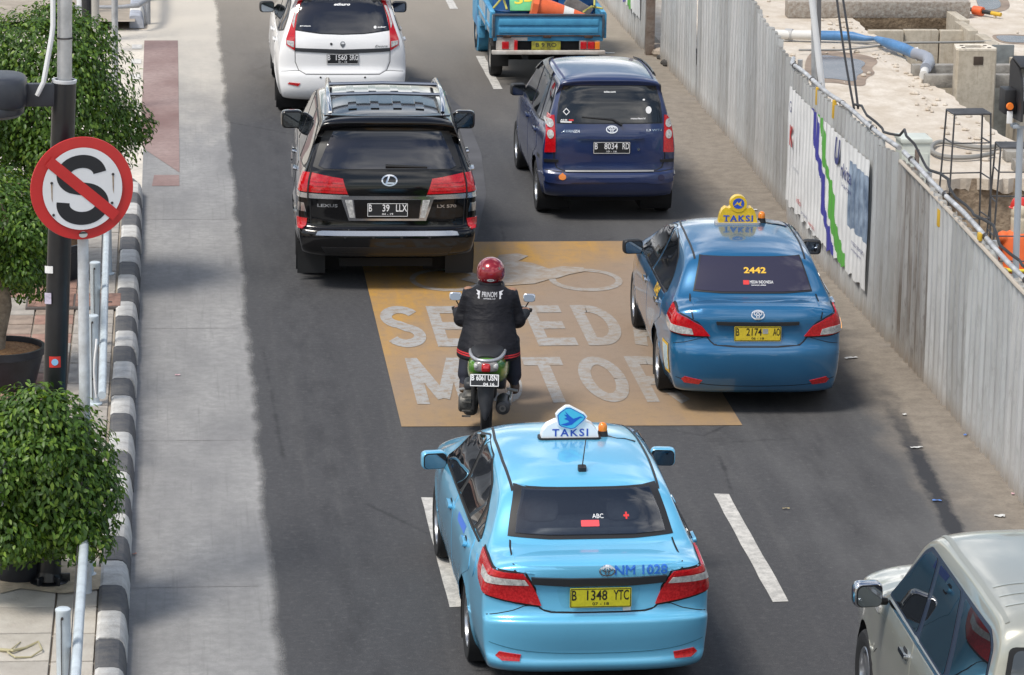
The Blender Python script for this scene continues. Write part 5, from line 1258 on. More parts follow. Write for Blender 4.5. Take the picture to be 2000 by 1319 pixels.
def minivan_blue():
    P = paint('navy', (0.006, 0.020, 0.090), .12, .34, 1.0, .05, .08)
    c = Car('minivan', (5.114, 40.50), 0.46, P,
        [(-.45, .26, .05, 4), (-.66, .30, .08, 4), (-.74, .38, .13, 3.6), (-.765, .50, .15, 3.4), (-.75, .575, .14, 3.4), (-.70, .62, .13, 3.6), (-.69, .85, .12, 3.8), (-.675, 1.05, .12, 3.8), (-.64, 1.18, .11, 3.8), (-.58, 1.42, .11, 3.8), (-.52, 1.60, .11, 3.6), (-.56, 1.655, .06, 4), (-.50, 1.685, .07, 3.5),
         (0, 1.715, .09, 3), (.7, 1.71, .09, 3), (1.2, 1.665, .09, 3), (1.5, 1.57, .10, 3), (2.35, 1.10, .12, 3), (2.85, .98, .13, 3), (3.15, .85, .15, 3), (3.3, .62, .16, 3), (3.28, .38, .12, 3), (3.05, .26, .05, 4)],
        [(.2, .73), (.30, .77), (.45, .80), (.65, .812), (.85, .81), (1.02, .79), (1.12, .755), (1.30, .70), (1.50, .64), (1.62, .60), (1.72, .55)],
        (.4, .055, -.76, 1.9, .15, 3.3), (-.10, 2.7, .62), [(0, .312, .36), (2.655, .312, .36)],
        'navy blue minivan ahead of the dark blue taxi in the same lane')
    c.wheel_set([0, 2.655], .312, .185, 1.42, SILV, 6, .62)
    side_glass(c, [[(1.95, 1.12), (1.45, 1.50), (1.18, 1.60), (.98, 1.60), (1.0, 1.11)], [(.90, 1.11), (.89, 1.60), (.10, 1.60), (.05, 1.11)], [(-.03, 1.12), (.0, 1.59), (-.30, 1.57), (-.40, 1.42), (-.44, 1.16)]])
    c.both('rain_visor', [(1.55, 1.47), (1.18, 1.64), (.10, 1.64), (.10, 1.60), (1.15, 1.60), (1.48, 1.46)], M('visor_smoke', (.03, .03, .034), .25), off=.025, skirt=.015)
    door(c, [(1.93, 1.06), (.96, 1.06), (.96, .34), (1.85, .34), (2.02, .62)], (1.10, .96)); door(c, [(.93, 1.06), (-.02, 1.06), (-.05, .78), (.20, .68), (.40, .50), (.45, .34), (.93, .34)], (.13, .965))
    o = c.patch('rear_window', [(-.545, 1.595), (.545, 1.595), (.60, 1.40), (.625, 1.16), (-.625, 1.16), (-.60, 1.40)], 'B', BLK, off=.004, grid=.05)
    c.patch('rear_glass', [(-.54, 1.585), (.54, 1.585), (.59, 1.40), (.612, 1.17), (-.612, 1.17), (-.59, 1.40)], 'B', GL, off=.009, grid=.05, parent=o)
    c.decal('screen_stickers', geo_join(geo_shift(text_fit('toko.com', .14, .022, bold=.03), 0, 1.52), geo_shift(text_fit('motorfans.id', .17, .02, bold=.03), .33, 1.22), geo_shift(geo_poly(ellipse(0, 0, .035, .042, 14)), .455, 1.315), geo_shift(geo_poly(ellipse(0, 0, .015, .010, 10)), .40, 1.43), geo_shift(ring(-.51, 1.295, .042, .042, .012, 4), 0, 0), geo_shift(text_fit('AHS', .08, .02, bold=.03), -.54, 1.20), geo_shift(geo_poly(rrect(0, 0, .13, .014, .001, 1)), -.515, 1.178)), 'B', (0, 0), WHT, .0115, o)
    c.decal('sticker_red', geo_poly(rrect(0, 0, .055, .018, .001, 1)), 'B', (-.455, 1.20), M('print_red', None), .0115, o)
    w = MB(); p0, _ = c.hit('B', .14, 1.14, .03); p1, _ = c.hit('B', .03, 1.205, .03); p2, _ = c.hit('B', -.33, 1.235, .022)
    w.tube([p0, p1, p2], [.016, .013, .008], 8); w.build('rear_wiper', BLK, c.root)
    tg = c.patch('tailgate', [(-.62, 1.14), (.62, 1.14), (.625, .75), (.60, .66), (.55, .63), (-.55, .63), (-.60, .66), (-.625, .75)], 'B', P, off=.004, skirt=.006)
    c.lines('tailgate_seam', [('B', [(-.65, 1.16), (-.652, .75), (-.62, .645), (-.55, .615), (.55, .615), (.62, .645), (.652, .75), (.65, 1.16)])], SEAM, .012, .002)
    c.patch('tailgate_grip', chaikin([(-.40, 1.015), (.40, 1.015), (.37, .985), (-.37, .985)], 1), 'B', P, off=.028, skirt=.03)
    c.plate((0.02, .885), (.435, .142), [('B', -.42, .08), ('8034', -.02, .36), ('RD', .38, .18)], '10 - 16', KPL, WINK)
    c.decal('maker_badge', oval_badge(.07, .045, .012), 'B', (.02, 1.095), CHR, .014, tg)
    c.decal('model_lettering', geo_join(geo_shift(text_fit('AVANZA', .21, .032, bold=.03, shear=.3), -.46, 1.075), geo_shift(text_fit('1.3 VVT-i', .18, .024, bold=.03), .52, 1.085)), 'B', (0, 0), CHR, .009, tg)
    c.patch('lock', ellipse(.335, .865, .016, .016, 10), 'B', CHR, off=.012)
    for sg in (-1, 1):
        t = c.patch('tail_light', [(sg*.645, 1.255), (sg*.70, 1.245), (sg*.735, 1.10), (sg*.755, .85), (sg*.755, .82), (sg*.635, .83), (sg*.635, 1.0)], 'B', RED, off=.014, skirt=.025, grid=.04)
        for z in (1.16, 1.035): c.patch('lens_round', ellipse(sg*.69, z, .036, .05, 16), 'B', CLR, off=.020, skirt=.006, parent=t, grid=.03)
        c.patch('bumper_corner', [(sg*.60, .74), (sg*.80, .74), (sg*.80, .70), (sg*.60, .71)], 'B', BLK, off=.010, skirt=.01)
    c.line('bumper_seam', [(-.79, .62), (-.58, .60), (.58, .60), (.79, .62)], 'B', SEAM, .008, .002)
    c.patch('bumper_lip', chaikin([(-.80, .575), (-.55, .575), (-.45, .54), (.45, .54), (.55, .575), (.80, .575), (.78, .48), (.5, .46), (.42, .49), (-.42, .49), (-.5, .46), (-.78, .48)], 1), 'B', P, off=.022, skirt=.03)
    c.patch('step_plate', [(-.52, .61), (.52, .61), (.52, .595), (-.52, .595)], 'B', M('alu_strip', (.4, .4, .38), .4, metal=.8), off=.016, skirt=.01)
    c.patch('tow_cover', ellipse(-.555, .545, .042, .032, 16), 'B', AMB, off=.028)
    c.pair('rear_reflector', ellipse(.60, .535, .04, .03, 16), M('lens_dark', (.02, .02, .06), .2), off=.026)
    c.mirrors(.845, 1.93, 1.13, (.19, .11, .15), BLK, 8, .07)
    for sg in (-1, 1): c.lines('roof_channel', [('T', [(sg*.50, 1.40), (sg*.53, .9), (sg*.535, .2), (sg*.52, -.42)])], M('navy_trim', (.015, .02, .09), .4), .022, .004)
    return c

def suv_black():
    P = paint('black', (0.003, 0.003, 0.0035), .0, .18, 1.0, .02, .03)
    c = Car('suv', (2.309, 37.30), 1.5, P,
        [(-.60, .36, .06, 4), (-.98, .36, .10, 4), (-1.12, .42, .14, 3.6), (-1.16, .56, .15, 3.4), (-1.15, .66, .15, 3.4), (-1.08, .70, .14, 3.6), (-1.07, .95, .14, 3.6), (-1.06, 1.15, .13, 3.6), (-1.02, 1.30, .12, 3.6), (-.92, 1.52, .12, 3.6), (-.82, 1.72, .12, 3.6), (-.95, 1.80, .05, 4), (-.92, 1.835, .05, 4),
         (-.70, 1.875, .08, 3.2), (0, 1.905, .09, 3), (.7, 1.90, .09, 3), (1.3, 1.85, .09, 3), (1.6, 1.76, .10, 3), (2.40, 1.26, .12, 3), (2.9, 1.16, .13, 3), (3.5, 1.06, .15, 3), (3.75, .90, .16, 3), (3.82, .62, .16, 3), (3.7, .42, .06, 4)],
        [(.3, .90), (.45, .94), (.60, .97), (.80, .978), (1.0, .975), (1.15, .95), (1.25, .915), (1.40, .855), (1.60, .785), (1.78, .72), (1.90, .66)],
        (.3, .045, -1.16, 2.2, .12, 3.8), (-.35, 3.1, .78), [(0, .395, .47), (2.85, .395, .47)],
        'large black SUV with chrome roof rails and wide tailgate in the left lane', flare=.02)
    c.wheel_set([0, 2.85], .395, .275, 1.64, SILV, 5, .62)
    side_glass(c, [[(2.15, 1.30), (1.65, 1.66), (1.30, 1.765), (1.15, 1.765), (1.15, 1.27)], [(1.05, 1.27), (1.05, 1.765), (.22, 1.765), (.05, 1.27)], [(-.05, 1.27), (.10, 1.76), (-.55, 1.74), (-.76, 1.58), (-.85, 1.36), (-.70, 1.30)]], band=(lambda p, _: p)([(2.2, 1.28), (1.66, 1.69), (1.30, 1.79), (-.55, 1.765), (-.80, 1.58), (-.88, 1.30)], .12))
    door(c, [(2.1, 1.22), (1.10, 1.21), (1.10, .50), (2.05, .50), (2.2, .75)], (1.25, 1.10), CHR); door(c, [(1.07, 1.21), (.02, 1.21), (-.02, 1.0), (.30, .88), (.52, .65), (.56, .50), (1.07, .50)], (.20, 1.105), CHR)
    o = c.patch('rear_window', [(-.66, 1.70), (.66, 1.70), (.74, 1.50), (.79, 1.335), (.70, 1.305), (-.70, 1.305), (-.79, 1.335), (-.74, 1.50)], 'B', BLK, off=.004)
    c.patch('rear_glass', [(-.57, 1.69), (.57, 1.69), (.66, 1.50), (.73, 1.345), (.67, 1.318), (-.67, 1.318), (-.73, 1.345), (-.66, 1.50)], 'B', M('suv_glass', (.006, .007, .014), .012, spec=.5, ior=1.75), off=.010, parent=o)
    w = MB(); p0, _ = c.hit('B', -.02, 1.345, .035); p2, _ = c.hit('B', .42, 1.335, .022); w.tube([p0, p2], [.018, .009], 8); w.build('rear_wiper', BLK, c.root)
    MB().prism(chaikin([(-.66, -.83), (.66, -.83), (.69, -.62), (-.69, -.62)], 1), 1.845, 1.862).build('spoiler_plate', P, c.root)
    tg = c.patch('tailgate', [(-.80, 1.29), (.80, 1.29), (.81, 1.0), (.80, .72), (-.80, .72), (-.81, 1.0)], 'B', P, off=.003, skirt=.006)
    c.lines('tailgate_seam', [('B', [(-.815, 1.32), (-.822, 1.0), (-.81, .71), (.81, .71), (.822, 1.0), (.815, 1.32)])], SEAM, .010, .002)
    c.patch('number_surround', [(-.50, 1.04), (.50, 1.04), (.41, .775), (-.41, .775)], 'B', CHR, off=.020, skirt=.02)
    c.patch('number_well', [(-.36, 1.005), (.36, 1.005), (.335, .80), (-.335, .80)], 'B', M('gloss_black', (.005, .005, .006), .2), off=.024, skirt=.004)
    c.pair('number_lamp', [(.375, 1.0), (.45, 1.0), (.40, .81), (.345, .81)], CLR, off=.025, skirt=.004)
    c.plate((0, .90), (.435, .15), [('B', -.42, .08), ('39', -.04, .17), ('LLX', .34, .27)], '04 - 19', KPL, WINK, y=-1.115)
    ex = ring(0, 0, .085, .060, .015); ell = geo_poly([(-.012, .05), (.012, .055), (-.02, -.018), (.062, -.022), (.055, -.036), (-.045, -.036)])
    c.decal('maker_badge', geo_join(ex, ell), 'B', (.02, 1.205), CHR, .012, tg)
    c.decal('badge_lettering', geo_join(geo_shift(text_fit('LEXUS', .215, .034, bold=.03), -.635, .935), geo_shift(text_fit('LX 570', .205, .034, bold=.03), .63, .93)), 'B', (0, 0), CHR, .010, tg)
    for v in 'DE':
        t = c.patch('tail_light', [(-.02, 1.27), (.12, 1.275), (.40, 1.22), (.425, 1.15), (.455, 1.06), (.15, 1.075), (.0, 1.08), (-.06, 1.11), (-.06, 1.2)], v, RED, off=.016, skirt=.022)
        for k in range(3): c.patch('lens_bar', [(.15, 1.20-k*.042), (.405+k*.012, 1.182-k*.036), (.408+k*.012, 1.168-k*.036), (.15, 1.184-k*.042)], v, REDD, off=.020, skirt=.005, parent=t)
        c.patch('lamp_chrome', [(-.09, 1.105), (.0, 1.07), (.15, 1.062), (.46, 1.048), (.475, 1.005), (.15, 1.01), (-.02, 1.02), (-.10, 1.06)], v, M('lamp_chrome', (.62, .62, .63), .18, metal=.85), off=.018, skirt=.02)
        c.line('lamp_split', [(.115, 1.285), (.125, 1.0)], v, SEAM, .014, .024)
        c.patch('corner_reflector', [(-.02, .795), (.11, .79), (.105, .675), (-.02, .69)], v, REDD, off=.016, skirt=.02)
        c.patch('corner_vent', [(-.0, .96), (.08, .955), (.10, .86), (-.03, .87)], v, CHR, off=.008, skirt=.01)
    c.patch('bumper_step', [(-.74, .665), (.74, .665), (.76, .625), (-.76, .625)], 'B', M('brushed_steel', (.40, .41, .43), .25, metal=.9), off=.014, skirt=.02)
    for x in (-.45, -.15, .15, .45): c.patch('parking_sensor', ellipse(x, .612, .014, .014, 10), 'B', BLK, off=.012)
    c.patch('rear_valance', [(-.70, .50), (.70, .50), (.64, .40), (-.64, .40)], 'B', BLK, off=.006)
    for sg in (-1, 1): MB().box((sg*.80, -.50, .26), (.30, .02, .36)).build('mud_flap', BLK, c.root)
    # roof rails and cross bars
    for sg in (-1, 1):
        MB().tube([(sg*.60, -.62, 1.86), (sg*.61, -.5, 1.935), (sg*.62, .2, 1.965), (sg*.60, 1.0, 1.945), (sg*.57, 1.15, 1.87)], [.022, .026, .026, .026, .02], 10).build('roof_rail', CHR, c.root)
    for y in (-.05, .62): 
        cb = MB(); cb.tube([(-.62, y, 1.955), (0, y, 1.972), (.62, y, 1.955)], .020, 8)
        cb.build('cross_bar', M('bar_steel', (.30, .32, .36), .3, metal=.9), c.root)
    for x in (-.36, -.12, .12, .36): c.patch('roof_rib', [(x-.045, -.55), (x+.045, -.55), (x+.04, 1.2), (x-.04, 1.2)], 'T', P, off=.012, skirt=.012)
    c.mirrors(.985, 2.0, 1.32, (.25, .13, .21), P, 6, .06)
    return c

def minivan_white():
    P = paint('white', (0.80, 0.80, 0.80), .0, .3, .8, .02, .06)
    c = Car('minivan', (2.317, 47.50), 0.12, P,
        [(-.55, .25, .05, 4), (-.82, .28, .09, 4), (-.93, .38, .15, 3.2), (-.96, .52, .18, 3.1), (-.95, .64, .17, 3.2), (-.91, .70, .16, 3.4), (-.90, .95, .15, 3.5), (-.88, 1.10, .14, 3.5), (-.82, 1.25, .13, 3.5), (-.70, 1.48, .12, 3.5), (-.62, 1.61, .10, 3.5), (-.68, 1.655, .05, 4), (-.60, 1.68, .07, 3.5),
         (-.1, 1.705, .09, 3), (.7, 1.70, .09, 3), (1.3, 1.63, .09, 3), (1.6, 1.52, .10, 3), (2.6, 1.06, .12, 3), (3.1, .92, .13, 3), (3.45, .78, .15, 3), (3.6, .58, .16, 3), (3.55, .34, .12, 3), (3.3, .25, .05, 4)],
        [(.2, .80), (.30, .845), (.45, .885), (.65, .905), (.85, .90), (1.0, .875), (1.12, .835), (1.30, .765), (1.50, .70), (1.62, .655), (1.72, .60)],
        (.4, .065, -.96, 2.1, .14, 3.6), (-.20, 2.9, .6), [(0, .305, .355), (2.73, .305, .355)],
        'white minivan with tall red and clear tail lights ahead of the black SUV')
    c.wheel_set([0, 2.73], .305, .195, 1.52, SILV, 8, .64)
    side_glass(c, [[(2.1, 1.12), (1.55, 1.46), (1.25, 1.57), (1.05, 1.575), (1.05, 1.10)], [(.95, 1.10), (.95, 1.575), (.12, 1.57), (.02, 1.10)], [(-.07, 1.11), (.03, 1.57), (-.35, 1.52), (-.50, 1.36), (-.55, 1.2)]])
    door(c, [(2.05, 1.05), (1.0, 1.05), (1.0, .34), (1.95, .34), (2.1, .62)], (1.15, .95)); door(c, [(.97, 1.05), (.0, 1.05), (-.02, .80), (.22, .68), (.42, .50), (.45, .34), (.97, .34)], (.15, .955))
    o = c.patch('rear_window', [(-.54, 1.605), (.54, 1.605), (.60, 1.40), (.635, 1.215), (.3, 1.175), (0, 1.165), (-.3, 1.175), (-.635, 1.215), (-.60, 1.40)], 'B', BLK, off=.004)
    c.patch('rear_glass', [(-.53, 1.60), (.53, 1.60), (.59, 1.40), (.625, 1.225), (.3, 1.185), (0, 1.175), (-.3, 1.185), (-.625, 1.225), (-.59, 1.40)], 'B', M('suv_glass', None), off=.009, parent=o)
    c.decal('screen_stickers', geo_join(geo_shift(text_fit('ethuro', .22, .032, bold=.04, shear=.3), 0, 1.545), geo_shift(text_fit('proton', .14, .02, bold=.03), -.50, 1.27), geo_shift(text_fit('edar', .12, .02, bold=.03), .53, 1.26), geo_shift(geo_poly(ellipse(0, 0, .02, .02, 10)), .44, 1.258)), 'B', (0, 0), WHT, .0115, o)
    tg = c.patch('tailgate', [(-.625, 1.20), (-.3, 1.16), (0, 1.15), (.3, 1.16), (.625, 1.20), (.62, .80), (.58, .70), (.50, .655), (-.50, .655), (-.58, .70), (-.62, .80)], 'B', P, off=.004, skirt=.006)
    c.lines('tailgate_seam', [('B', [(-.645, 1.22), (-.64, .80), (-.595, .69), (-.50, .64), (.50, .64), (.595, .69), (.64, .80), (.645, 1.22)])], M('seam_grey', (.10, .10, .10), .7), .010, .002)
    c.patch('tailgate_garnish', [(-.64, .99), (0, .972), (.64, .99), (.64, .945), (0, .918), (-.64, .945)], 'B', M('garnish_graphite', None), off=.016, skirt=.014)
    c.plate((0.0, .845), (.43, .14), [('B', -.43, .08), ('1560', -.04, .35), ('SRG', .35, .26)], '01 - 18', KPL, WINK)
    c.decal('maker_badge', geo_join(ring(0, 0, .034, .036, .009), geo_poly([(-.034, 0), (.034, 0), (.02, -.03), (0, -.052), (-.02, -.03)])), 'B', (0, 1.045), M('badge_grey', (.22, .23, .24), .3, metal=.8), .010, tg)
    c.decal('model_lettering', text_fit('Exora', .17, .032, shear=.3, bold=.01), 'B', (.52, 1.015), M('badge_grey', None), .009, tg)
    c.patch('lock', ellipse(-.155, 1.045, .018, .016, 12), 'B', BLK, off=.010)
    for sg in (-1, 1):
        t = c.patch('tail_light', [(sg*.535, 1.615), (sg*.595, 1.60), (sg*.655, 1.38), (sg*.71, 1.22), (sg*.755, 1.10), (sg*.755, 1.02), (sg*.645, .955), (sg*.635, 1.22), (sg*.605, 1.40)], 'B', RED, off=.014, skirt=.025, grid=.04)
        c.patch('lens_upper', [(sg*.565, 1.53), (sg*.605, 1.52), (sg*.672, 1.30), (sg*.652, 1.24), (sg*.625, 1.38)], 'B', CLR, off=.019, skirt=.006, parent=t, grid=.03)
        c.patch('lens_lower', [(sg*.652, 1.075), (sg*.745, 1.08), (sg*.742, 1.035), (sg*.655, .995)], 'B', CLR, off=.019, skirt=.006, parent=t, grid=.03)
        c.patch('rear_reflector', [(sg*.57, .515), (sg*.72, .525), (sg*.74, .50), (sg*.60, .475)], 'B', REDD, off=.008)
        c.patch('parking_sensor', ellipse(sg*.30, .60, .014, .012, 10), 'B', BLK, off=.006)
    c.line('bumper_seam', [(-.86, .66), (-.64, .685), (-.59, .68)], 'B', M('seam_grey', None), .007); c.line('bumper_seam', [(.86, .66), (.64, .685), (.59, .68)], 'B', M('seam_grey', None), .007)
    c.mirrors(.945, 2.0, 1.13, (.21, .11, .16), BLK, 8, .06)
    return c

def wagon_silver():
    P = paint('silver_green', (0.41, 0.41, 0.355), .40, .30, 1.0, .04, .12)
    c = Car('wagon', (5.60, 20.10), 0.3, P,
        [(-.45, .30, .05, 4), (-.68, .32, .10, 4), (-.75, .45, .13, 3.6), (-.76, .62, .13, 3.6), (-.70, .70, .12, 4), (-.69, 1.10, .10, 4.5), (-.62, 1.45, .10, 4.5), (-.56, 1.71, .08, 4.5), (-.44, 1.775, .07, 4),
         (0, 1.815, .08, 3.6), (.8, 1.812, .08, 3.6), (1.3, 1.78, .08, 3.4), (1.55, 1.69, .09, 3), (2.15, 1.16, .12, 3), (2.6, 1.08, .13, 3), (3.1, 1.0, .15, 3), (3.3, .82, .16, 3), (3.36, .55, .16, 3), (3.2, .30, .06, 4)],
        [(.25, .78), (.35, .81), (.50, .83), (.70, .838), (.90, .834), (1.03, .815), (1.12, .785), (1.30, .735), (1.50, .69), (1.66, .655), (1.82, .62)],
        (.3, .04, -.76, 2.0, .10, 3.3), (-.10, 2.75, .68), [(0, .325, .39), (2.65, .325, .39)],
        'silver green wagon with chrome door mirror cut off by the lower right corner')
    c.wheel_set([0, 2.65], .325, .205, 1.46, SILV, 6, .62)
    tm = M('window_trim_blue', (.02, .028, .05), .3)
    side_glass(c, [[(2.02, 1.13), (1.52, 1.55), (1.38, 1.62), (1.18, 1.63), (1.18, 1.12)], [(1.08, 1.12), (1.08, 1.63), (.48, 1.63), (.34, 1.12)], [(.22, 1.12), (.36, 1.63), (-.30, 1.62), (-.40, 1.55), (-.46, 1.2)]], trim=tm, grow=.02, band=(lambda p, _: p)([(2.06, 1.11), (1.53, 1.58), (1.38, 1.655), (-.30, 1.65), (-.43, 1.57), (-.49, 1.11)], .12))
    c.both('window_mould', [(1.98, 1.095), (-.48, 1.095), (-.48, 1.075), (1.98, 1.075)], CHR, off=.012, skirt=.012)
    door(c, [(1.95, 1.06), (1.14, 1.06), (1.14, .36), (1.9, .36), (2.05, .62)], (1.29, .95), CHR); door(c, [(1.11, 1.06), (.30, 1.06), (.28, .86), (.38, .74), (.50, .55), (.53, .36), (1.11, .36)], (.48, .955), CHR)
    for v in 'LR':
        c.line('waist_crease', [(3.1, .90), (2.0, .955), (0, .965), (-.6, .965)], v, M('crease_light', (.50, .52, .46), .3, metal=.5, coat=1), .010, .003)
        c.patch('side_lamp', rrect(2.22, .96, .11, .045, .01), v, CLR, off=.012)
    o = c.patch('rear_window', [(-.60, 1.62), (.60, 1.62), (.66, 1.20), (-.66, 1.20)], 'B', BLK, off=.004, round=1)
    c.patch('rear_glass', [(-.57, 1.60), (.57, 1.60), (.63, 1.22), (-.63, 1.22)], 'B', GLP, off=.009, round=1, parent=o)
    c.patch('windscreen', [(-.64, 1.18), (.64, 1.18), (.55, 1.62), (-.55, 1.62)], 'F', GL, off=.005)
    c.lines('roof_ridge', [('T', [(-.56, y), (.56, y)]) for y in (-.25, -.08, .09)], M('crease_light', None), .02, .004)
    for sg in (-1, 1): c.lines('roof_gutter', [('T', [(sg*.585, 1.42), (sg*.60, .8), (sg*.60, 0), (sg*.59, -.45)])], M('gutter_grey', (.30, .31, .28), .4, metal=.4), .028, .005)
    for sg in (-1, 1): c.patch('tail_light', [(sg*.68, 1.15), (sg*.78, 1.15), (sg*.79, .72), (sg*.69, .72)], 'B', RED, off=.012)
    c.mirrors(.965, 1.93, 1.15, (.20, .11, .18), CHR, 6, .05)
    return c
for fn in (taxi_light_blue, taxi_dark_blue, minivan_blue, suv_black, minivan_white, wagon_silver): fn()
# ------------------------------------------------------------------ light blue pickup with a loaded bed
def build_pickup():
    # rear axle local frame: +y forward
    root = empty('pickup_truck', (5.42, 50.35, 0), -R(.5)); tag(root, 'battered light blue pickup truck with a loaded open bed at the top edge', 'truck')
    bl = NT('pickup_blue', .45, .4); n1 = bl.noise(3, 7, .65); n2 = bl.noise(9, 7, .75, (1, 1, 2)); n3 = bl.noise(1.2, 5)
    c = bl.mix(bl.ramp(n1, [(.35, 0), (.65, 1)]), (.055, .25, .45), (.085, .36, .58)); c = bl.mix(bl.ramp(n3, [(.58, 0), (.70, .7)]), c, (.03, .13, .33)); c = bl.mix(bl.ramp(n2, [(.64, 0), (.70, .85)]), c, (.10, .055, .035)); bl.color(c); bl = bl.m
    pale = M('pickup_pale', (.42, .45, .44), .6, var=(5, .3, (.20, .30, .38))); rust = M('rust_dark', (.055, .030, .022), .85, var=(12, .5)); blk = M('underbody_black', None); wh = M('bumper_white', (.62, .60, .56), .55, var=(6, .3, (.35, .30, .26)))
    W = .80; yb = -.90; yf = 1.45; z0 = .72; h = .33
    MB().bbox((0, (yb+yf)/2, z0-.03), (2*W, yf-yb, .06), .01).build('bed_floor', M('bed_grey', (.12, .12, .125), .8, var=(5, .4)), root)
    for sg in (-1, 1):
        o = MB().bbox((sg*W, (yb+yf)/2, z0+h/2-.02), (.05, yf-yb, h), .012).build('side_board', pale if sg < 0 else bl, root)
        MB().bbox((sg*W, (yb+yf)/2, z0+h-.005), (.07, yf-yb, .04), .01).build('side_rim', bl, o)
        MB().bbox((sg*(W+.02), (yb+yf)/2, z0+.10), (.05, yf-yb, .03), .008).build('side_rib', bl, o)
        for y in (yb+.03, yb+.8, yf-.05): MB().bbox((sg*(W+.025), y, z0+h/2-.02), (.04, .06, h+.03), .008).build('stake_pocket', bl, o)
    tg = empty('tailgate', (0, yb-.03, z0), 0, root); tg.scale.z = .80
    MB().bbox((0, 0, .19), (2*W-.04, .04, .40), .012).build('panel', bl, tg)
    MB().bbox((0, -.02, .385), (2*W-.02, .06, .04), .012).build('top_rim', M('rim_blue_dark', (.04, .10, .16), .6, var=(8, .6, (.05, .035, .03))), tg)
    MB().bbox((0, -.028, .26), (2*W-.16, .03, .12), .014).build('upper_rib', bl, tg); MB().bbox((0, -.024, .11), (2*W-.16, .02, .10), .012).build('lower_rib', bl, tg)
    MB().bbox((0, -.03, .012), (2*W-.10, .03, .022), .006).build('rust_line', rust, tg)
    for x in (-.60, -.02, .58): MB().bbox((x, -.045, .0), (.12, .03, .05), .006).build('hinge', rust, tg)
    for x in (-W+.01, W-.01): MB().bbox((x, -.03, .19), (.035, .05, .42), .006).build('corner_post', M('rim_blue_dark', None), tg)
    # rear apron, lamps, plate, bumper
    MB().bbox((0, yb-.01, z0-.040), (2*W-.02, .05, .065), .01).build('apron', bl, root)
    MB().bbox((-.52, yb-.038, z0-.040), (.44, .02, .05), .005).build('white_patch', wh, root)
    MB().bbox((0, yb+.06, z0-.15), (2*W-.1, .06, .22), .01).build('chassis_cross', blk, root)
    for sg in (-1, 1):
        e = empty('tail_light', (sg*.60, yb-.05, z0-.13), 0, root)
        MB().bbox((0, .02, 0), (.30, .05, .14), .01).build('lamp_case', wh if sg < 0 else M('lamp_case', (.25, .24, .23), .6), e)
        MB().bbox((.02*sg, -.01, 0), (.10, .03, .11), .008).build('lens_red', RED, e)
        if sg > 0: MB().bbox((.11, -.01, 0), (.07, .03, .11), .008).build('lens_amber', AMB, e); MB().bbox((-.09, -.01, 0), (.09, .03, .11), .008).build('lens_red', RED, e)
        else: MB().bbox((.13, -.012, 0), (.05, .03, .15), .008).build('lens_red', RED, e)
    pl = MB().bbox((-.03, yb-.04, z0-.145), (.42, .012, .14), .006).build('licence_plate', M('plate_lime', (.40, .38, .03), .6, var=(14, .5, (.16, .15, .03))), root)
    V, F = text_fit('B 9 RO', .30, .06, bold=.02); raw('plate_lettering', [(x-.03, yb-.049, y+z0-.125) for x, y in V], F, M('print_dark', (.06, .06, .03), .7), pl)
    MB().bbox((0, yb-.10, z0-.225), (2*W+.04, .09, .055), .012).build('rear_bumper', wh, root)
    for x in (-.33, .33): MB().bbox((x, .3, .45), (.08, 2.6, .12), .01).build('frame_rail', blk, root)
    MB().cyl((-.6, 0, .29), (.6, 0, .29), .06, n=10).build('rear_axle', blk, root)
    # cab
    cab = MB()
    side = [(1.52, .50), (1.52, 1.72), (1.65, 1.80), (2.55, 1.78), (3.0, 1.15), (3.10, .95), (3.10, .42), (2.95, .38), (2.05, .38)]
    cab.prism(side, -.78, .78, m=Matrix(((0, 0, 1), (1, 0, 0), (0, 1, 0)))); cab.build('cab', bl, root, smooth=False)
    MB().bbox((0, 1.508, 1.35), (1.15, .02, .45), .03).build('cab_rear_window', GL, root)
    for sg in (-1, 1):
        MB().prism([(1.75, 1.18), (1.78, 1.62), (2.42, 1.62), (2.72, 1.18)], 0, .012, m=Matrix(((0, 0, 1), (1, 0, 0), (0, 1, 0))), c=(sg*.787-.006, 0, 0)).build('cab_window', GL, root, smooth=False)
        MB().lathe([(.36, -.14), (.40, -.12), (.40, .12)], 24, c=(sg*.64, 2.42, .36), m=Matrix.Rotation(PI/2, 3, 'Y')).build('wheel_arch', bl, root)
        MB().bbox((sg*.74, 1.95, .42), (.10, .5, .28), .02).build('sill', bl, root)
    cc = Car.__new__(Car); cc.root = root; cc.wheel_set([0, 2.62], .305, .18, 1.36, M('rim_dusty', (.30, .29, .27), .6, metal=.3), 8, .62)
    for sg in (-1, 1): MB().bbox((sg*.66, -.48, .36), (.26, .015, .30), .004).build('mud_flap', blk, root)
    # ---- load
    fl = z0
    def top(e, *a, **k): return tag(e, *a, **k)
    R0 = Matrix.Rotation(-R(.5), 3, 'Z'); base = Vector(root.location)
    def W_(p): return tuple(base+R0 @ Vector(p))
    t = MB().lathe([(.17, -.07), (.22, -.09), (.29, -.085), (.32, -.05), (.325, 0), (.32, .05), (.29, .085), (.22, .09), (.17, .07)], 30, closed=True).build('spare_tyre', M('tyre_rubber', None), loc=W_((-.33, -.42, fl+.10))); tag(t, 'old tyre lying in the pickup bed', 'tyre')
    orange = M('cone_orange', None)
    cn = empty('traffic_cone', W_((-.14, -.66, fl+.36))); cn.scale = (1.2, 1.2, 1.05); cn.rotation_euler = (0, R(101), R(-4)); tag(cn, 'orange cone with white band lying on the pickup load', 'traffic cone')
    P8 = [(.20*math.cos(R(22.5+45*k)), .20*math.sin(R(22.5+45*k))) for k in range(8)]
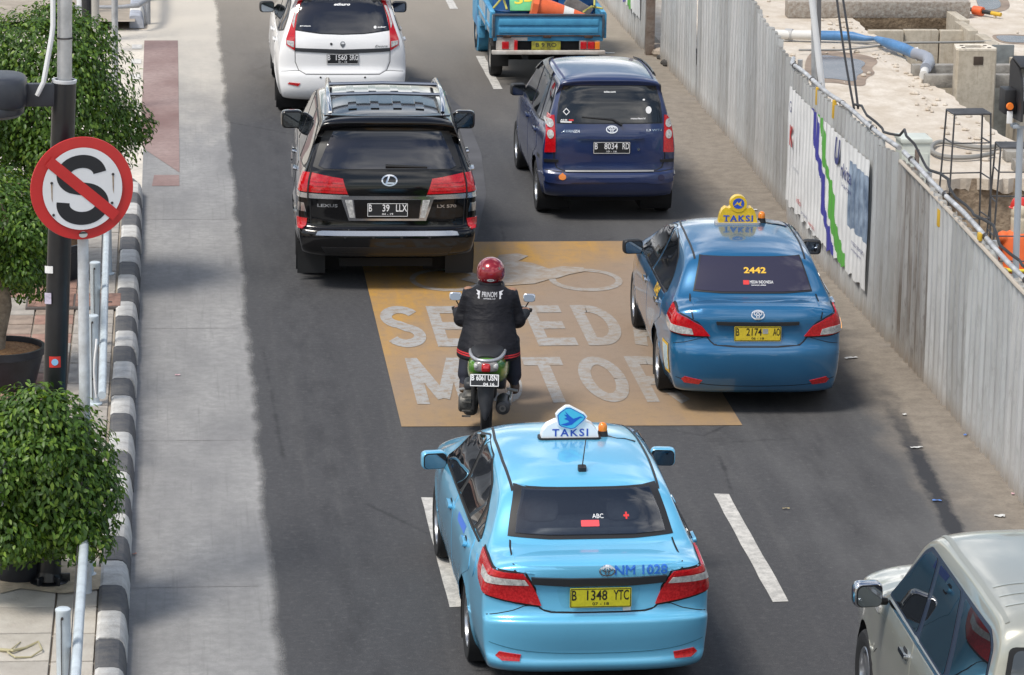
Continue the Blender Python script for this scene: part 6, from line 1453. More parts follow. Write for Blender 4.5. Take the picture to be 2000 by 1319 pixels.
    MB().prism(P8, -.08, .0).build('base', orange, cn, smooth=False); MB().lathe([(.155, 0), (.105, .36)], 24).build('cone_lower', orange, cn); MB().lathe([(.105, .36), (.084, .50)], 24).build('white_band', M('cone_white', None), cn); MB().lathe([(.084, .50), (.03, .80), (0, .80)], 24).build('cone_tip', orange, cn)
    s = MB().bbox((0, 0, 0), (.52, .03, .30), .006, m=Matrix.Rotation(R(-35), 3, 'X')).build('board_sign', M('board_green', (.10, .48, .20), .5, var=(6, .2)), loc=W_((-.26, -.40, fl+.42))); tag(s, 'green board with yellow figures on the pickup load', 'sign')
    V, F = text_fit('3-4', .38, .15, bold=.03); raw('figures', [tuple(Matrix.Rotation(R(-35), 3, 'X') @ Vector((x, -.019, y+.03))) for x, y in V], F, M('board_yellow', (.70, .62, .05), .5), s)
    for k, (x, y) in enumerate(((-.45, .25), (.05, .30), (.50, .1))):
        d = MB().lathe([(0, 0), (.26, 0), (.27, .03), (.26, .2), (.27, .22), (.26, .24), (.26, .45), (.27, .47), (.25, .60), (.0, .60)], 24).build('barrel', M('barrel_blue', (.02, .10, .28), .5, var=(4, .3)), loc=W_((x, y, fl))); tag(d, ['dark blue barrel standing in the left of the pickup bed', 'dark blue barrel standing in the middle of the pickup bed', 'dark blue barrel standing in the right of the pickup bed'][k], 'barrel', 'barrels in the pickup bed')
    rp = M('rope_yellow', (.45, .42, .10), .8)
    for k, pts in enumerate(([(.78, -.93, fl+.40), (.62, -.86, fl+.42), (.50, -.95, fl+.36), (.66, -.93, fl+.44), (.72, -.4, fl+.62), (.79, .2, fl+.42)], [(-.80, -.93, fl+.40), (-.66, -.86, fl+.55), (-.70, -.3, fl+.70), (-.66, .3, fl+.66)], [(-.60, -.90, fl+.38), (-.66, -.6, fl+.60), (-.62, .2, fl+.70)])):
        o = MB().tube([W_(p) for p in pts], .016, 6).build('rope', rp); tag(o, ['yellow rope knotted over the right end of the pickup tailgate', 'yellow rope along the left board of the pickup', 'second yellow rope inside the left pickup board'][k], 'rope')
    o = MB().bbox((0, 0, 0), (.40, .10, .16), .01, m=Matrix.Rotation(R(30), 3, 'Y')).build('plank', M('plank_grey', (.18, .17, .16), .8, var=(5, .4)), loc=W_((.48, -.45, fl+.36))); tag(o, 'grey plank stuck upright in the pickup load', 'plank')
build_pickup()
# ------------------------------------------------------------------ scooter, rider, worker
def fuse(name, parts, mat, voxel=.013, smooth=6, parent=None):
    """one continuous surface from overlapping closed shapes"""
    mb = MB()
    for fn in parts: fn(mb)
    me = mb.mesh('tmp', mat, merge=0)
    o = bpy.data.objects.new('tmp', me); COL.objects.link(o)
    r = o.modifiers.new('r', 'REMESH'); r.mode = 'VOXEL'; r.voxel_size = voxel; r.use_smooth_shade = True
    if smooth: s = o.modifiers.new('s', 'SMOOTH'); s.iterations = smooth; s.factor = .5
    dg = bpy.context.evaluated_depsgraph_get(); dg.update()
    ev = bpy.data.meshes.new_from_object(o.evaluated_get(dg)); bpy.data.objects.remove(o)
    ev.name = name; ev.polygons.foreach_set('use_smooth', [True]*len(ev.polygons))
    if not ev.materials: ev.materials.append(mat)
    return obj(name, ev, parent)
def cap(p0, p1, r0, r1, n=14):
    """capsule-like limb"""
    def f(mb):
        a, b = Vector(p0), Vector(p1); d = (b-a); L = d.length; d = d/L
        pts = [a-d*r0*.95, a-d*r0*.7, a-d*r0*.3, a]+[a+d*L*t for t in (.25, .5, .75)]+[b, b+d*r1*.3, b+d*r1*.7, b+d*r1*.95]
        rad = [r0*.25, r0*.7, r0*.95, r0]+[r0+(r1-r0)*t for t in (.25, .5, .75)]+[r1, r1*.95, r1*.7, r1*.25]
        mb.tube(pts, rad, n)
    return f
def ell(c, size, e=1.0, m=None): return lambda mb: mb.sq(c, size, e, e, 24, 14, m)
def loft(rows, n=28):
    """rows of (x, y, z, rx, ry): stacked ellipses"""
    def f(mb):
        V = []; F = []
        for (x, y, z, rx, ry) in rows:
            for k in range(n): t = 2*PI*k/n; V.append((x+rx*math.cos(t), y+ry*math.sin(t), z))
        for i in range(len(rows)-1):
            for k in range(n): F.append((i*n+k, i*n+(k+1) % n, (i+1)*n+(k+1) % n, (i+1)*n+k))
        F.append(tuple(range(n))[::-1]); F.append(tuple((len(rows)-1)*n+k for k in range(n))); mb.add(V, F)
    return f
def hand(mb, wrist, grip, axis, sg):
    """palm and five fingers closed round a bar through grip along axis (x)"""
    w = Vector(wrist); g = Vector(grip); d = (g-w).normalized()
    palm = w+d*.045; mb.sq(tuple(palm), (.085, .095, .036), .7, .6, 14, 10)
    for k, (off, ln) in enumerate(((-.030, .9), (-.010, 1.0), (.011, .97), (.031, .8))):
        b = palm+Vector((off, .042, .006)); r = .0092
        mb.tube([tuple(b-Vector((0, .02, 0))), tuple(b+Vector((0, .028*ln, .010))), tuple(b+Vector((0, .048*ln, -.012))), tuple(b+Vector((0, .036*ln, -.036))), tuple(b+Vector((0, .014*ln, -.042)))], [r, r, r*.95, r*.9, r*.7], 8)
    b = palm+Vector((-sg*.038, .005, -.006)); mb.tube([tuple(b), tuple(b+Vector((-sg*.016, .022, -.014))), tuple(b+Vector((-sg*.010, .044, -.030)))], [.012, .0105, .008], 8)

def build_scooter():
    root = empty('scooter', (2.835, 30.50, 0), -R(7.5)); tag(root, 'green scooter with dark rear mudguard riding over the yellow box', 'scooter')
    gr = M('scooter_green', (.10, .30, .022), .28, metal=.3, coat=.8, var=(3, .1)); dk = M('scooter_plastic', (.030, .032, .037), .5, var=(6, .25)); eng = M('engine_alloy', (.125, .120, .110), .55, metal=.5, var=(12, .45)); blk = M('underbody_black', None); seat = M('seat_vinyl', (.016, .016, .018), .5)
    rx = Matrix.Rotation(PI/2, 3, 'Y')
    for y, nm in ((0, 'rear_wheel'), (1.25, 'front_wheel')):
        w = empty(nm, (0, y, .27), 0, root)
        MB().lathe([(.19, -.040), (.235, -.047), (.262, -.034), (.27, -.012), (.27, .012), (.262, .034), (.235, .047), (.19, .040)], 36, m=rx, closed=True).build('tyre', M('tyre_rubber', None), w)
        q = MB(); q.lathe([(.195, -.03), (.195, .03), (.175, .025), (.175, -.025)], 30, m=rx, closed=True); q.lathe([(0, .05), (.045, .05), (.05, .0), (.045, -.05), (0, -.05)], 16, m=rx)
        for k in range(5): a = k*2*PI/5; q.cyl((0, .04*math.cos(a), .04*math.sin(a)), (0, .18*math.cos(a), .18*math.sin(a)), .014, n=6)
        q.build('rim', M('rim_dark', (.02, .02, .022), .6), w)
    # tail fairing: stacked sections running back to front
    def sect(rows, n=24):
        V = []; F = []
        for (y, z, hx, hz, ez) in rows:
            for k in range(n):
                t = 2*PI*k/n; c, s = math.cos(t), math.sin(t)
                V.append((hx*math.copysign(abs(c)**.75, c), y, z+hz*math.copysign(abs(s)**ez, s)))
        for i in range(len(rows)-1):
            for k in range(n): F.append((i*n+k, (i+1)*n+k, (i+1)*n+(k+1) % n, i*n+(k+1) % n))
        F.append(tuple(range(n))); F.append(tuple((len(rows)-1)*n+k for k in range(n))[::-1]); return V, F
    V, F = sect([(-.235, .675, .07, .035, .8), (-.22, .668, .115, .06, .8), (-.16, .645, .15, .095, .8), (-.02, .60, .175, .14, .8), (.2, .56, .19, .17, .8), (.45, .53, .19, .18, .8), (.62, .50, .16, .18, .8)])
    q = MB(); q.add(V, F); q.build('tail_fairing', gr, root)
    V, F = sect([(-.17, .735, .08, .02, .9), (-.13, .745, .12, .035, .9), (.02, .755, .15, .05, .9), (.3, .75, .16, .055, .9), (.55, .735, .14, .055, .9), (.72, .72, .10, .045, .9), (.78, .71, .05, .02, .9)])
    q = MB(); q.add(V, F); q.build('seat', seat, root)
    MB().tube(chaikin([(.155, .10, .745), (.150, -.08, .745), (.10, -.235, .735), (0, -.27, .73), (-.10, -.235, .735), (-.150, -.08, .745), (-.155, .10, .745)], 2, False), .017, 10).build('grab_rail', M('rail_silver', (.42, .43, .45), .35, metal=.5), root)
    t = empty('tail_light', (0, -.232, .675), 0, root)
    MB().sq((0, .0, 0), (.225, .09, .105), .6, .6, 20, 10).build('lamp_housing', M('lamp_smoke', (.24, .23, .22), .15, coat=.6), t); MB().sq((0, -.018, -.006), (.085, .075, .085), .5, .4, 16, 10).build('lens_red', REDD, t); MB().bbox((0, -.052, .0), (.05, .012, .022), .004).build('bulb_glow', M('lamp_red_lit', (.75, .08, .09), .4), t)
    for sg in (-1, 1): MB().sq((sg*.085, -.012, .006), (.055, .07, .06), .8, .8, 12, 8).build('indicator', CLR, t)
    MB().sq((0, -.235, .715), (.15, .05, .03), .7, .7, 16, 8).build('fairing_lip', gr, root)
    # rear mudguard
    V = []; F = []
    for (y, z, hw, up) in ((-.25, .58, .085, .02), (-.27, .48, .080, .02), (-.29, .38, .072, .018), (-.305, .29, .055, .014), (-.315, .22, .030, .010), (-.315, .19, .012, .004)):
        V += [(-hw, y+.05, z), (-hw*.8, y+.005, z), (0, y-up, z), (hw*.8, y+.005, z), (hw, y+.05, z)]
    for i in range(5):
        for k in range(4): F.append((i*5+k, i*5+k+1, i*5+k+6, i*5+k+5))
    raw('mudguard', V, F, dk, root, smooth=True)
    MB().tube([(-.07, -.20, .60), (-.04, -.05, .45), (-.05, .1, .40)], [.03, .05, .05], 8).build('inner_guard', blk, root)
    # licence plate
    m = Matrix.Rotation(R(90-18), 3, 'X'); c = Vector((-.01, -.315, .565)); po = MB().prism(rrect(0, 0, .265, .115, .008, 3), -.003, .003, m=m).build('licence_plate', M('plate_black', None), root, loc=tuple(c), smooth=False)
    b = MB()
    for tx, cx, w_, cy, h_ in (('B', -.105, .026, .022, .05), ('6061 USN', .02, .19, .022, .050), ('04 16', .04, .10, -.034, .026)):
        V, F = text_fit(tx, w_, h_, bold=.022); b.add([m @ Vector((x+cx, y+cy, .0045)) for x, y in V], F)
    b.build('plate_lettering', WHT, po, smooth=False)
    a = rrect(0, 0, .258, .108, .006, 3); a2 = rrect(0, 0, .244, .094, .005, 3); k = len(a); raw('plate_border', [tuple(m @ Vector((x, y, .0044))) for x, y in a+a2], [(i, (i+1) % k, k+(i+1) % k, k+i) for i in range(k)], WHT, po)
    # engine on the left, muffler on the right
    en = empty('engine', (-.15, .02, .27), 0, root)
    MB().sq((0, .05, .0), (.15, .30, .24), .6, .7, 18, 12).build('gear_case', eng, en); MB().lathe([(0, .085), (.07, .085), (.085, .07), (.09, 0)], 20, m=Matrix.Rotation(-PI/2, 3, 'Y'), c=(-.02, -.01, .0)).build('clutch_cover', eng, en); MB().sq((.0, .10, .15), (.13, .22, .10), .6, .6, 16, 10).build('air_box', dk, en); MB().cyl((.03, -.10, -.04), (.03, -.06, .2), .022, n=10).build('shock_absorber', blk, en)
    for zz in (-.10, -.05, .03, .08): MB().bbox((-.03, -.115, zz), (.08, .02, .014), .003).build('fin', eng, en)
    mu = empty('exhaust', (.155, -.05, .29), 0, root)
    MB().lathe([(0, -.20), (.030, -.20), (.034, -.19), (.058, -.185), (.066, -.17), (.068, .10), (.05, .16), (.02, .2)], 22, m=Matrix.Rotation(-PI/2, 3, 'X')).build('silencer', M('muffler', (.055, .055, .058), .5, metal=.4, var=(8, .3)), mu, ang=50); MB().lathe([(.016, -.205), (.030, -.205), (.032, -.19)], 16, m=Matrix.Rotation(-PI/2, 3, 'X')).build('tailpipe', M('muffler_tip', (.16, .155, .15), .4, metal=.7), mu); MB().bbox((.065, .04, .035), (.025, .26, .07), .01).build('heat_shield', M('shield_alu', (.40, .40, .40), .35, metal=.8), mu)
    MB().sq((.12, .18, .45), (.10, .20, .16), .6, .6, 14, 8).build('side_cover', dk, root)
    # floor, front shield, steering
    MB().bbox((0, .86, .27), (.30, .42, .07), .02).build('footboard', dk, root)
    for sg in (-1, 1): MB().cyl((sg*.17, .42, .30), (sg*.27, .40, .29), .014, n=8).build('foot_peg', M('galvanised', None), root)
    q = MB(); V, F = sect([(1.02, .60, .19, .33, .7), (1.06, .62, .21, .34, .7), (1.12, .64, .17, .32, .7), (1.17, .66, .08, .26, .7)]); q.add(V, F); q.build('leg_shield', gr, root)
    MB().sq((0, 1.12, .90), (.34, .18, .14), .6, .6, 18, 10).build('handlebar_cowl', gr, root); MB().tube([(-.34, 1.0, .92), (-.2, 1.06, .94), (.2, 1.06, .94), (.34, 1.0, .92)], .012, 8).build('handlebar', blk, root)
    for sg in (-1, 1):
        MB().cyl((sg*.25, 1.03, .93), (sg*.37, .985, .915), .019, n=10).build('grip', blk, root); MB().cyl((sg*.045*4, 1.12, .5), (sg*.05, 1.25, .27), .02, n=8).build('fork', blk, root)
        mr = empty('mirror', (sg*.345, 1.05, 1.02), 0, root)
        MB().sq((0, 0, 0), (.115, .035, .080), .5, .5, 18, 10, Matrix.Rotation(R(-12), 3, 'X')).build('mirror_shell', M('mirror_chrome', (.70, .71, .72), .15, metal=.9), mr); MB().prism(rrect(0, 0, .098, .062, .022), -.003, .003, m=Matrix.Rotation(R(78), 3, 'X'), c=(0, -.019, .0)).build('mirror_glass', M('mirror_glass', None), mr, smooth=False); MB().tube([(0, .01, -.03), (-sg*.05, .0, -.12), (-sg*.07, -.02, -.16)], .006, 6).build('stem', blk, mr)
    MB().sq((0, 1.27, .40), (.16, .50, .34), .8, .7, 16, 10).build('front_mudguard', gr, root)
    return root

def build_rider(sc):
    ro = empty('person', (sc.location.x-.013, sc.location.y-.10, 0), sc.rotation_euler.z); tag(ro, 'rider in black jacket and red helmet sitting on the green scooter', 'person')
    skin = M('skin', (.30, .155, .095), .55); jac = NT('jacket_black', .6, .22); n = jac.noise(5, 4); n2 = jac.noise(9, 3, .5, (1, 1, 2.2)); jac.color(jac.ramp(n, [(.3, (.0055, .0055, .008)), (.7, (.010, .010, .014))])); jac.bump(jac.math('ADD', n2, jac.math('MULTIPLY', jac.noise(3.2, 4, .55, (.8, .8, 2.6), (2, 5, 1)), 1.6)), .30, .05); jac = jac.m
    trs = M('trousers_navy', (.010, .012, .024), .8, var=(5, .3)); red = M('trim_red', (.50, .015, .02), .6)
    # body: trousers, neck, head and hands as one surface
    def hands(mb):
        for sg in (-1, 1): hand(mb, (sg*.315, .99, .985), (sg*.315, 1.09, .98), None, sg)
    parts = [loft([(0, .46, .70, .17, .17), (0, .47, .80, .20, .18), (0, .48, .95, .18, .15), (0, .52, 1.15, .19, .14), (0, .56, 1.28, .19, .12), (0, .60, 1.36, .08, .08), (0, .62, 1.42, .062, .066)])]
    for sg in (-1, 1):
        parts += [cap((sg*.12, .46, .79), (sg*.19, .88, .70), .105, .085), cap((sg*.19, .88, .69), (sg*.22, .72, .38), .082, .078), cap((sg*.22, .70, .36), (sg*.235, .66, .31), .05, .045), cap((sg*.235, .61, .272), (sg*.245, .80, .262), .045, .036),
                  cap((sg*.20, .60, 1.30), (sg*.265, .62, 1.05), .055, .045), cap((sg*.265, .62, 1.05), (sg*.315, .99, .985), .042, .034)]
    parts += [ell((0, .66, 1.50), (.155, .19, .23)), hands]
    def squash(o):
        for v in o.data.vertices:
            if v.co.z > .62: v.co.z = .605+(v.co.z-.62)*.872
    body = fuse('body', parts, trs, .012, 3, ro)
    body.data.materials.clear(); body.data.materials.append(trs); body.data.materials.append(skin); shoe = M('shoe_brown', (.075, .045, .030), .6); body.data.materials.append(shoe)
    MI = []
    for f in body.data.polygons:
        c = f.center; MI.append(2 if c.z < .315 else 1 if (c.z > 1.33 or (c.z > .8 and c.y > .96)) else 0)
    body.data.polygons.foreach_set('material_index', MI); squash(body)
    # jacket with flared hem
    jp = [loft([(0, .36, .665, .290, .27), (0, .365, .70, .293, .272), (0, .385, .80, .282, .245), (0, .42, .92, .252, .20), (0, .46, 1.02, .232, .165), (0, .49, 1.12, .222, .155), (0, .52, 1.22, .226, .145), (0, .55, 1.30, .205, .125), (0, .58, 1.355, .150, .10), (0, .60, 1.39, .085, .085), (0, .61, 1.41, .078, .08)])]
    for sg in (-1, 1): jp += [ell((sg*.170, .56, 1.262), (.16, .18, .15)), cap((sg*.178, .56, 1.258), (sg*.252, .57, 1.03), .085, .074), cap((sg*.252, .57, 1.02), (sg*.315, .95, .985), .079, .050), ell((sg*.252, .56, 1.01), (.165, .165, .18))]
    jk = fuse('jacket', jp, jac, .013, 4, ro); squash(jk)
    # red double stripe near the hem, white print across the shoulders, collar
    bv = BVHTree.FromPolygons([v.co for v in jk.data.vertices], [tuple(p.vertices) for p in jk.data.polygons])
    for z0 in (.690, .708):
        V = []; F = []; k = 60
        for i in range(k):
            t = 2*PI*i/k; o = Vector((0, .39, z0)); d = Vector((math.cos(t), math.sin(t), 0))
            for dz in (-.0055, .0055):
                h = bv.ray_cast(o+Vector((0, 0, dz-.010*math.cos(t)))+d*1.0, -d)[0]; V.append(h+d*.003 if h else o+d*.3)
        for i in range(k): j = (i+1) % k; F.append((2*i, 2*j, 2*j+1, 2*i+1))
        raw('hem_stripe', V, F, red, jk)
    gw = M('print_grey', (.46, .46, .48), .6)
    g1 = geo_join(geo_shift(text_fit('PRINOM', .135, .040, bold=.0), 0, 1.205), geo_shift(text_fit('APPAREL CO', .11, .010, bold=.02), 0, 1.172), *[geo_shift(geo_poly([(sg*.0, .03), (sg*.04, .038), (sg*.022, .02), (sg*.034, .008), (sg*.016, .0), (sg*.022, -.024), (sg*.004, -.028), (sg*.006, .0)]), sg*.085, 1.197) for sg in (-1, 1)])
    V = []
    for x, z in g1[0]:
        h = bv.ray_cast(Vector((x, -1, z)), Vector((0, 1, 0))); V.append(h[0]+h[1].normalized()*.004 if h[0] else Vector((x, .4, z)))
    raw('back_print', V, g1[1], gw, jk)
    MB().tube([(.09*math.cos(t), .61+.085*math.sin(t), 1.285+.012*math.sin(t)) for t in np.linspace(0, 2*PI, 25)], .018, 8).build('collar', jac, ro)
    # helmet
    he = empty('helmet', (.0, .66, 1.352), R(0), ro); hm = M('helmet_red', (.36, .012, .022), .22, metal=.35, coat=1.0, var=(6, .25, (.20, .006, .012)))
    def shell(mb): mb.sq((0, 0, .02), (.262, .30, .27), .95, .95, 28, 18)
    o = MB(); shell(o); o.mesh; V = [Vector(p) for p in o.v]
    # cut the lower front open: keep it simple, lower rim flattened
    o.v = [(p.x, p.y, max(p.z, -.105+.02*p.y/.15)) for p in V]; o.build('shell', hm, he)
    MB().tube([(.118*math.cos(t)*1.0, .132*math.sin(t), -.100+.02*math.sin(t)) for t in np.linspace(0, 2*PI, 33)], .012, 8).build('rim', M('trim_black', None), he)
    MB().sq((0, .075, .015), (.245, .19, .115), .8, .8, 24, 10).build('visor', M('visor_dark', (.02, .02, .024), .1, spec=.8), he)
    sv = M('helmet_silver', (.45, .45, .46), .3, metal=.4)
    def onh(name, g, m, off):
        V = []
        for x, z in g[0]:
            yy = -.15*math.sqrt(max(0, 1-(x/.131)**2-((z-.02)/.135)**2)); V.append((x*(1+off/.13), yy-off, z))
        raw(name, V, g[1], m, he)
    onh('badge', geo_poly(ellipse(0.005, -.032, .034, .0135, 20)), M('print_white', None), .004); onh('badge_print', text_fit('ACE', .035, .010, bold=.02), M('sign_ink', None), .0052) if False else None
    V, F = text_fit('ACE', .036, .011, bold=.02); onh('badge_print', ([(x+.005, y-.032) for x, y in V], F), M('sign_ink', None), .0058)
    for sg in (-1, 1): onh('stripe', geo_poly([(sg*.045, -.036), (sg*.075, -.050), (sg*.102, -.066), (sg*.106, -.055), (sg*.08, -.036), (sg*.05, -.025)]), sv, .0035)
    onh('flake', geo_poly(chaikin([(-.07, .10), (-.055, .115), (-.045, .085), (-.06, .06), (-.075, .075)], 1)), M('helmet_grey', (.16, .13, .12), .4), .0035); onh('flake', geo_poly(chaikin([(.065, .095), (.085, .085), (.092, .06), (.075, .065)], 1)), M('helmet_grey', None), .0035)
sc_ = build_scooter(); build_rider(sc_)

def build_worker():
    ro = empty('person', (9.89, 39.1, -1.45), R(8)); tag(ro, 'site worker in orange vest and red hard hat down in the excavation', 'person')
    org = M('vest_orange', (.75, .14, .035), .7, var=(4, .12)); dkc = M('work_trousers', (.03, .032, .04), .85); skin = M('skin', None); clo = M('head_cloth', (.55, .48, .36), .8, var=(6, .15))
    parts = [loft([(0, 0, .88, .16, .12), (0, .0, 1.0, .17, .125), (0, .02, 1.15, .165, .12), (0, .05, 1.30, .185, .12), (0, .07, 1.40, .185, .105), (0, .09, 1.47, .08, .075), (0, .10, 1.53, .055, .058)]), ell((0, .12, 1.64), (.16, .19, .23))]
    for sg in (-1, 1): parts += [cap((sg*.09, 0, .90), (sg*.11, .03, .48), .095, .07), cap((sg*.11, .03, .48), (sg*.11, -.02, .09), .068, .05), cap((sg*.11, -.05, .05), (sg*.12, .14, .045), .045, .04), cap((sg*.19, .07, 1.39), (sg*.24, .14, 1.12), .058, .046), cap((sg*.24, .14, 1.12), (sg*.17, .36, 1.06), .044, .034), lambda mb, sg=sg: hand(mb, (sg*.17, .37, 1.06), (sg*.16, .46, 1.05), None, sg)]
    b = fuse('body', parts, dkc, .014, 3, ro); b.data.materials.clear()
    for m in (dkc, skin, M('work_shirt', (.42, .10, .05), .8)): b.data.materials.append(m)
    b.data.polygons.foreach_set('material_index', [1 if (f.center.z > 1.46 or f.center.y > .33) else 2 if f.center.z > .98 else 0 for f in b.data.polygons])
    v = fuse('vest', [loft([(0, 0, .86, .205, .165), (0, 0, .95, .205, .16), (0, .02, 1.15, .20, .15), (0, .05, 1.30, .215, .145), (0, .06, 1.40, .215, .125), (0, .08, 1.455, .12, .09)]), ell((-.2, .065, 1.385), (.15, .17, .15)), ell((.2, .065, 1.385), (.15, .17, .15))], org, .014, 4, ro)
    for z, m in ((1.02, M('reflective_yellow', (.70, .60, .05), .5)),): MB().tube([(.212*math.cos(t), .005+.168*math.sin(t), z) for t in np.linspace(0, 2*PI, 33)], .022, 8).build('reflective_band', m, v)
    fuse('head_cloth', [ell((0, .10, 1.66), (.20, .23, .24)), loft([(0, .06, 1.40, .11, .09), (0, .07, 1.5, .105, .10), (0, .09, 1.6, .10, .11)])], clo, .013, 3, ro)
    h = empty('hard_hat', (.03, .15, 1.715), 0, ro); h.scale = (.88, .9, .85); MB().lathe([(.155, 0), (.135, .012), (.128, .06), (.10, .115), (.05, .14), (0, .145)], 24).build('shell', M('hat_red', (.55, .03, .02), .4), h)
build_worker()
# ------------------------------------------------------------------ the pavement side: trees in pots, posts, lamp pole, sign
def leaf_material():
    m = bpy.data.materials.new('ficus_leaf'); m.use_nodes = True; N = m.node_tree.nodes; L = m.node_tree.links; b = N['Principled BSDF']
    g = N.new('ShaderNodeNewGeometry'); rp = N.new('ShaderNodeValToRGB'); e = rp.color_ramp.elements
    e[0].position = 0.0; e[0].color = (.026, .062, .008, 1); e[1].position = 1.0; e[1].color = (.185, .285, .035, 1)
    k = e.new(.45); k.color = (.058, .128, .015, 1); k = e.new(.80); k.color = (.105, .195, .024, 1)
    L.new(g.outputs['Random Per Island'], rp.inputs[0]); L.new(rp.outputs[0], b.inputs['Base Color'])
    b.inputs['Roughness'].default_value = .46; b.inputs['Specular IOR Level'].default_value = .45
    tr = N.new('ShaderNodeBsdfTranslucent'); mxc = N.new('ShaderNodeMix'); mxc.data_type = 'RGBA'; mxc.blend_type = 'MULTIPLY'; mxc.inputs[0].default_value = 1.0; mxc.inputs[7].default_value = (1.6, 1.5, .5, 1)
    L.new(rp.outputs[0], mxc.inputs[6]); L.new(mxc.outputs[2], tr.inputs[0])
    ms = N.new('ShaderNodeMixShader'); ms.inputs[0].default_value = .28
    out = N['Material Output']; L.new(b.outputs[0], ms.inputs[1]); L.new(tr.outputs[0], ms.inputs[2]); L.new(ms.outputs[0], out.inputs[0])
    return m
LEAF = leaf_material()
def crown(name, lobes, count, seed, leaf=(.057, .026), parent=None):
    """leaf-sized faces through the volume of a set of ellipsoidal lobes: (cx, cy, cz, rx, ry, rz)"""
    rs = np.random.RandomState(seed)
    big = list(lobes)
    for k in range(len(big)*5):                      # small uneven sprays break the outline
        L_ = big[rs.randint(len(big))]; v = rs.normal(size=3); v /= np.linalg.norm(v); q = rs.uniform(.16, .30)
        lobes = list(lobes)+[(L_[0]+v[0]*L_[3]*.86, L_[1]+v[1]*L_[4]*.86, L_[2]+v[2]*L_[5]*.86, q, q, q*rs.uniform(.6, 1.1))]
    lob = np.array(lobes, float); area = lob[:, 3]*lob[:, 5]; pick = rs.choice(len(lob), count, p=area/area.sum())
    d = rs.normal(size=(count, 3)); d /= np.linalg.norm(d, axis=1)[:, None]
    # small clumps: pull directions towards random twig tips
    nt = max(60, count//26); tips = rs.normal(size=(nt, 3)); tips /= np.linalg.norm(tips, axis=1)[:, None]
    near = tips[rs.randint(0, nt, count)]
    d = d*.30+near*.70+rs.normal(scale=.10, size=d.shape); d /= np.linalg.norm(d, axis=1)[:, None]
    tl = (.90+.16*rs.rand(nt)); idx = np.argmax(d @ tips.T, axis=1) if count*nt < 1.2e7 else rs.randint(0, nt, count)
    rad = (1-.34*rs.rand(count)**1.6)*tl[idx]
    inner = rs.rand(count) < .14; rad[inner] *= rs.uniform(.45, .85, inner.sum())
    P = lob[pick, :3]+d*rad[:, None]*lob[pick, 3:]
    # drop leaves buried in another lobe
    q = (P[:, None, :]-lob[None, :, :3])/lob[None, :, 3:]; dep = np.sqrt((q**2).sum(2)); keep = (dep.min(1) > .42)
    P = P[keep]; d = d[keep]; n = len(P)
    nrm = d+np.array([0, 0, .55])+rs.normal(scale=.42, size=(n, 3)); nrm /= np.linalg.norm(nrm, axis=1)[:, None]
    ax = np.stack([d[:, 0], d[:, 1], d[:, 2]*.3-.75], 1)+rs.normal(scale=.55, size=(n, 3))
    ax -= nrm*(ax*nrm).sum(1)[:, None]; ax /= np.linalg.norm(ax, axis=1)[:, None]
    sd = np.cross(nrm, ax)
    ln = leaf[0]*rs.uniform(.7, 1.25, n)[:, None]; wd = leaf[1]*rs.uniform(.8, 1.2, n)[:, None]
    a = P; tip = P+ax*ln-nrm*ln*.18; mid = P+ax*ln*.5+nrm*wd*.0
    l1 = P+ax*ln*.35+sd*wd*.5+nrm*wd*.16; r1 = P+ax*ln*.35-sd*wd*.5+nrm*wd*.16
    l2 = P+ax*ln*.68+sd*wd*.40+nrm*wd*.05-nrm*ln*.05; r2 = P+ax*ln*.68-sd*wd*.40+nrm*wd*.05-nrm*ln*.05
    m1 = P+ax*ln*.35; m2 = P+ax*ln*.68-nrm*ln*.07
    V = np.stack([a, l1, m1, r1, l2, m2, r2, tip], 1).reshape(-1, 3)
    tri = np.array([[0, 1, 2], [0, 2, 3], [1, 4, 5], [1, 5, 2], [2, 5, 6], [2, 6, 3], [4, 7, 5], [5, 7, 6]])
    F = (tri[None]+(np.arange(n)*8)[:, None, None]).reshape(-1, 3)
    me = bpy.data.meshes.new(name); me.vertices.add(len(V)); me.vertices.foreach_set('co', V.ravel())
    me.loops.add(F.size); me.loops.foreach_set('vertex_index', F.ravel().astype(np.int32))
    me.polygons.add(len(F)); me.polygons.foreach_set('loop_start', np.arange(0, F.size, 3, dtype=np.int32)); me.polygons.foreach_set('loop_total', np.full(len(F), 3, np.int32))
    me.polygons.foreach_set('use_smooth', np.ones(len(F), bool)); me.update(calc_edges=True); me.validate()
    me.materials.append(LEAF)
    return obj(name, me, parent)
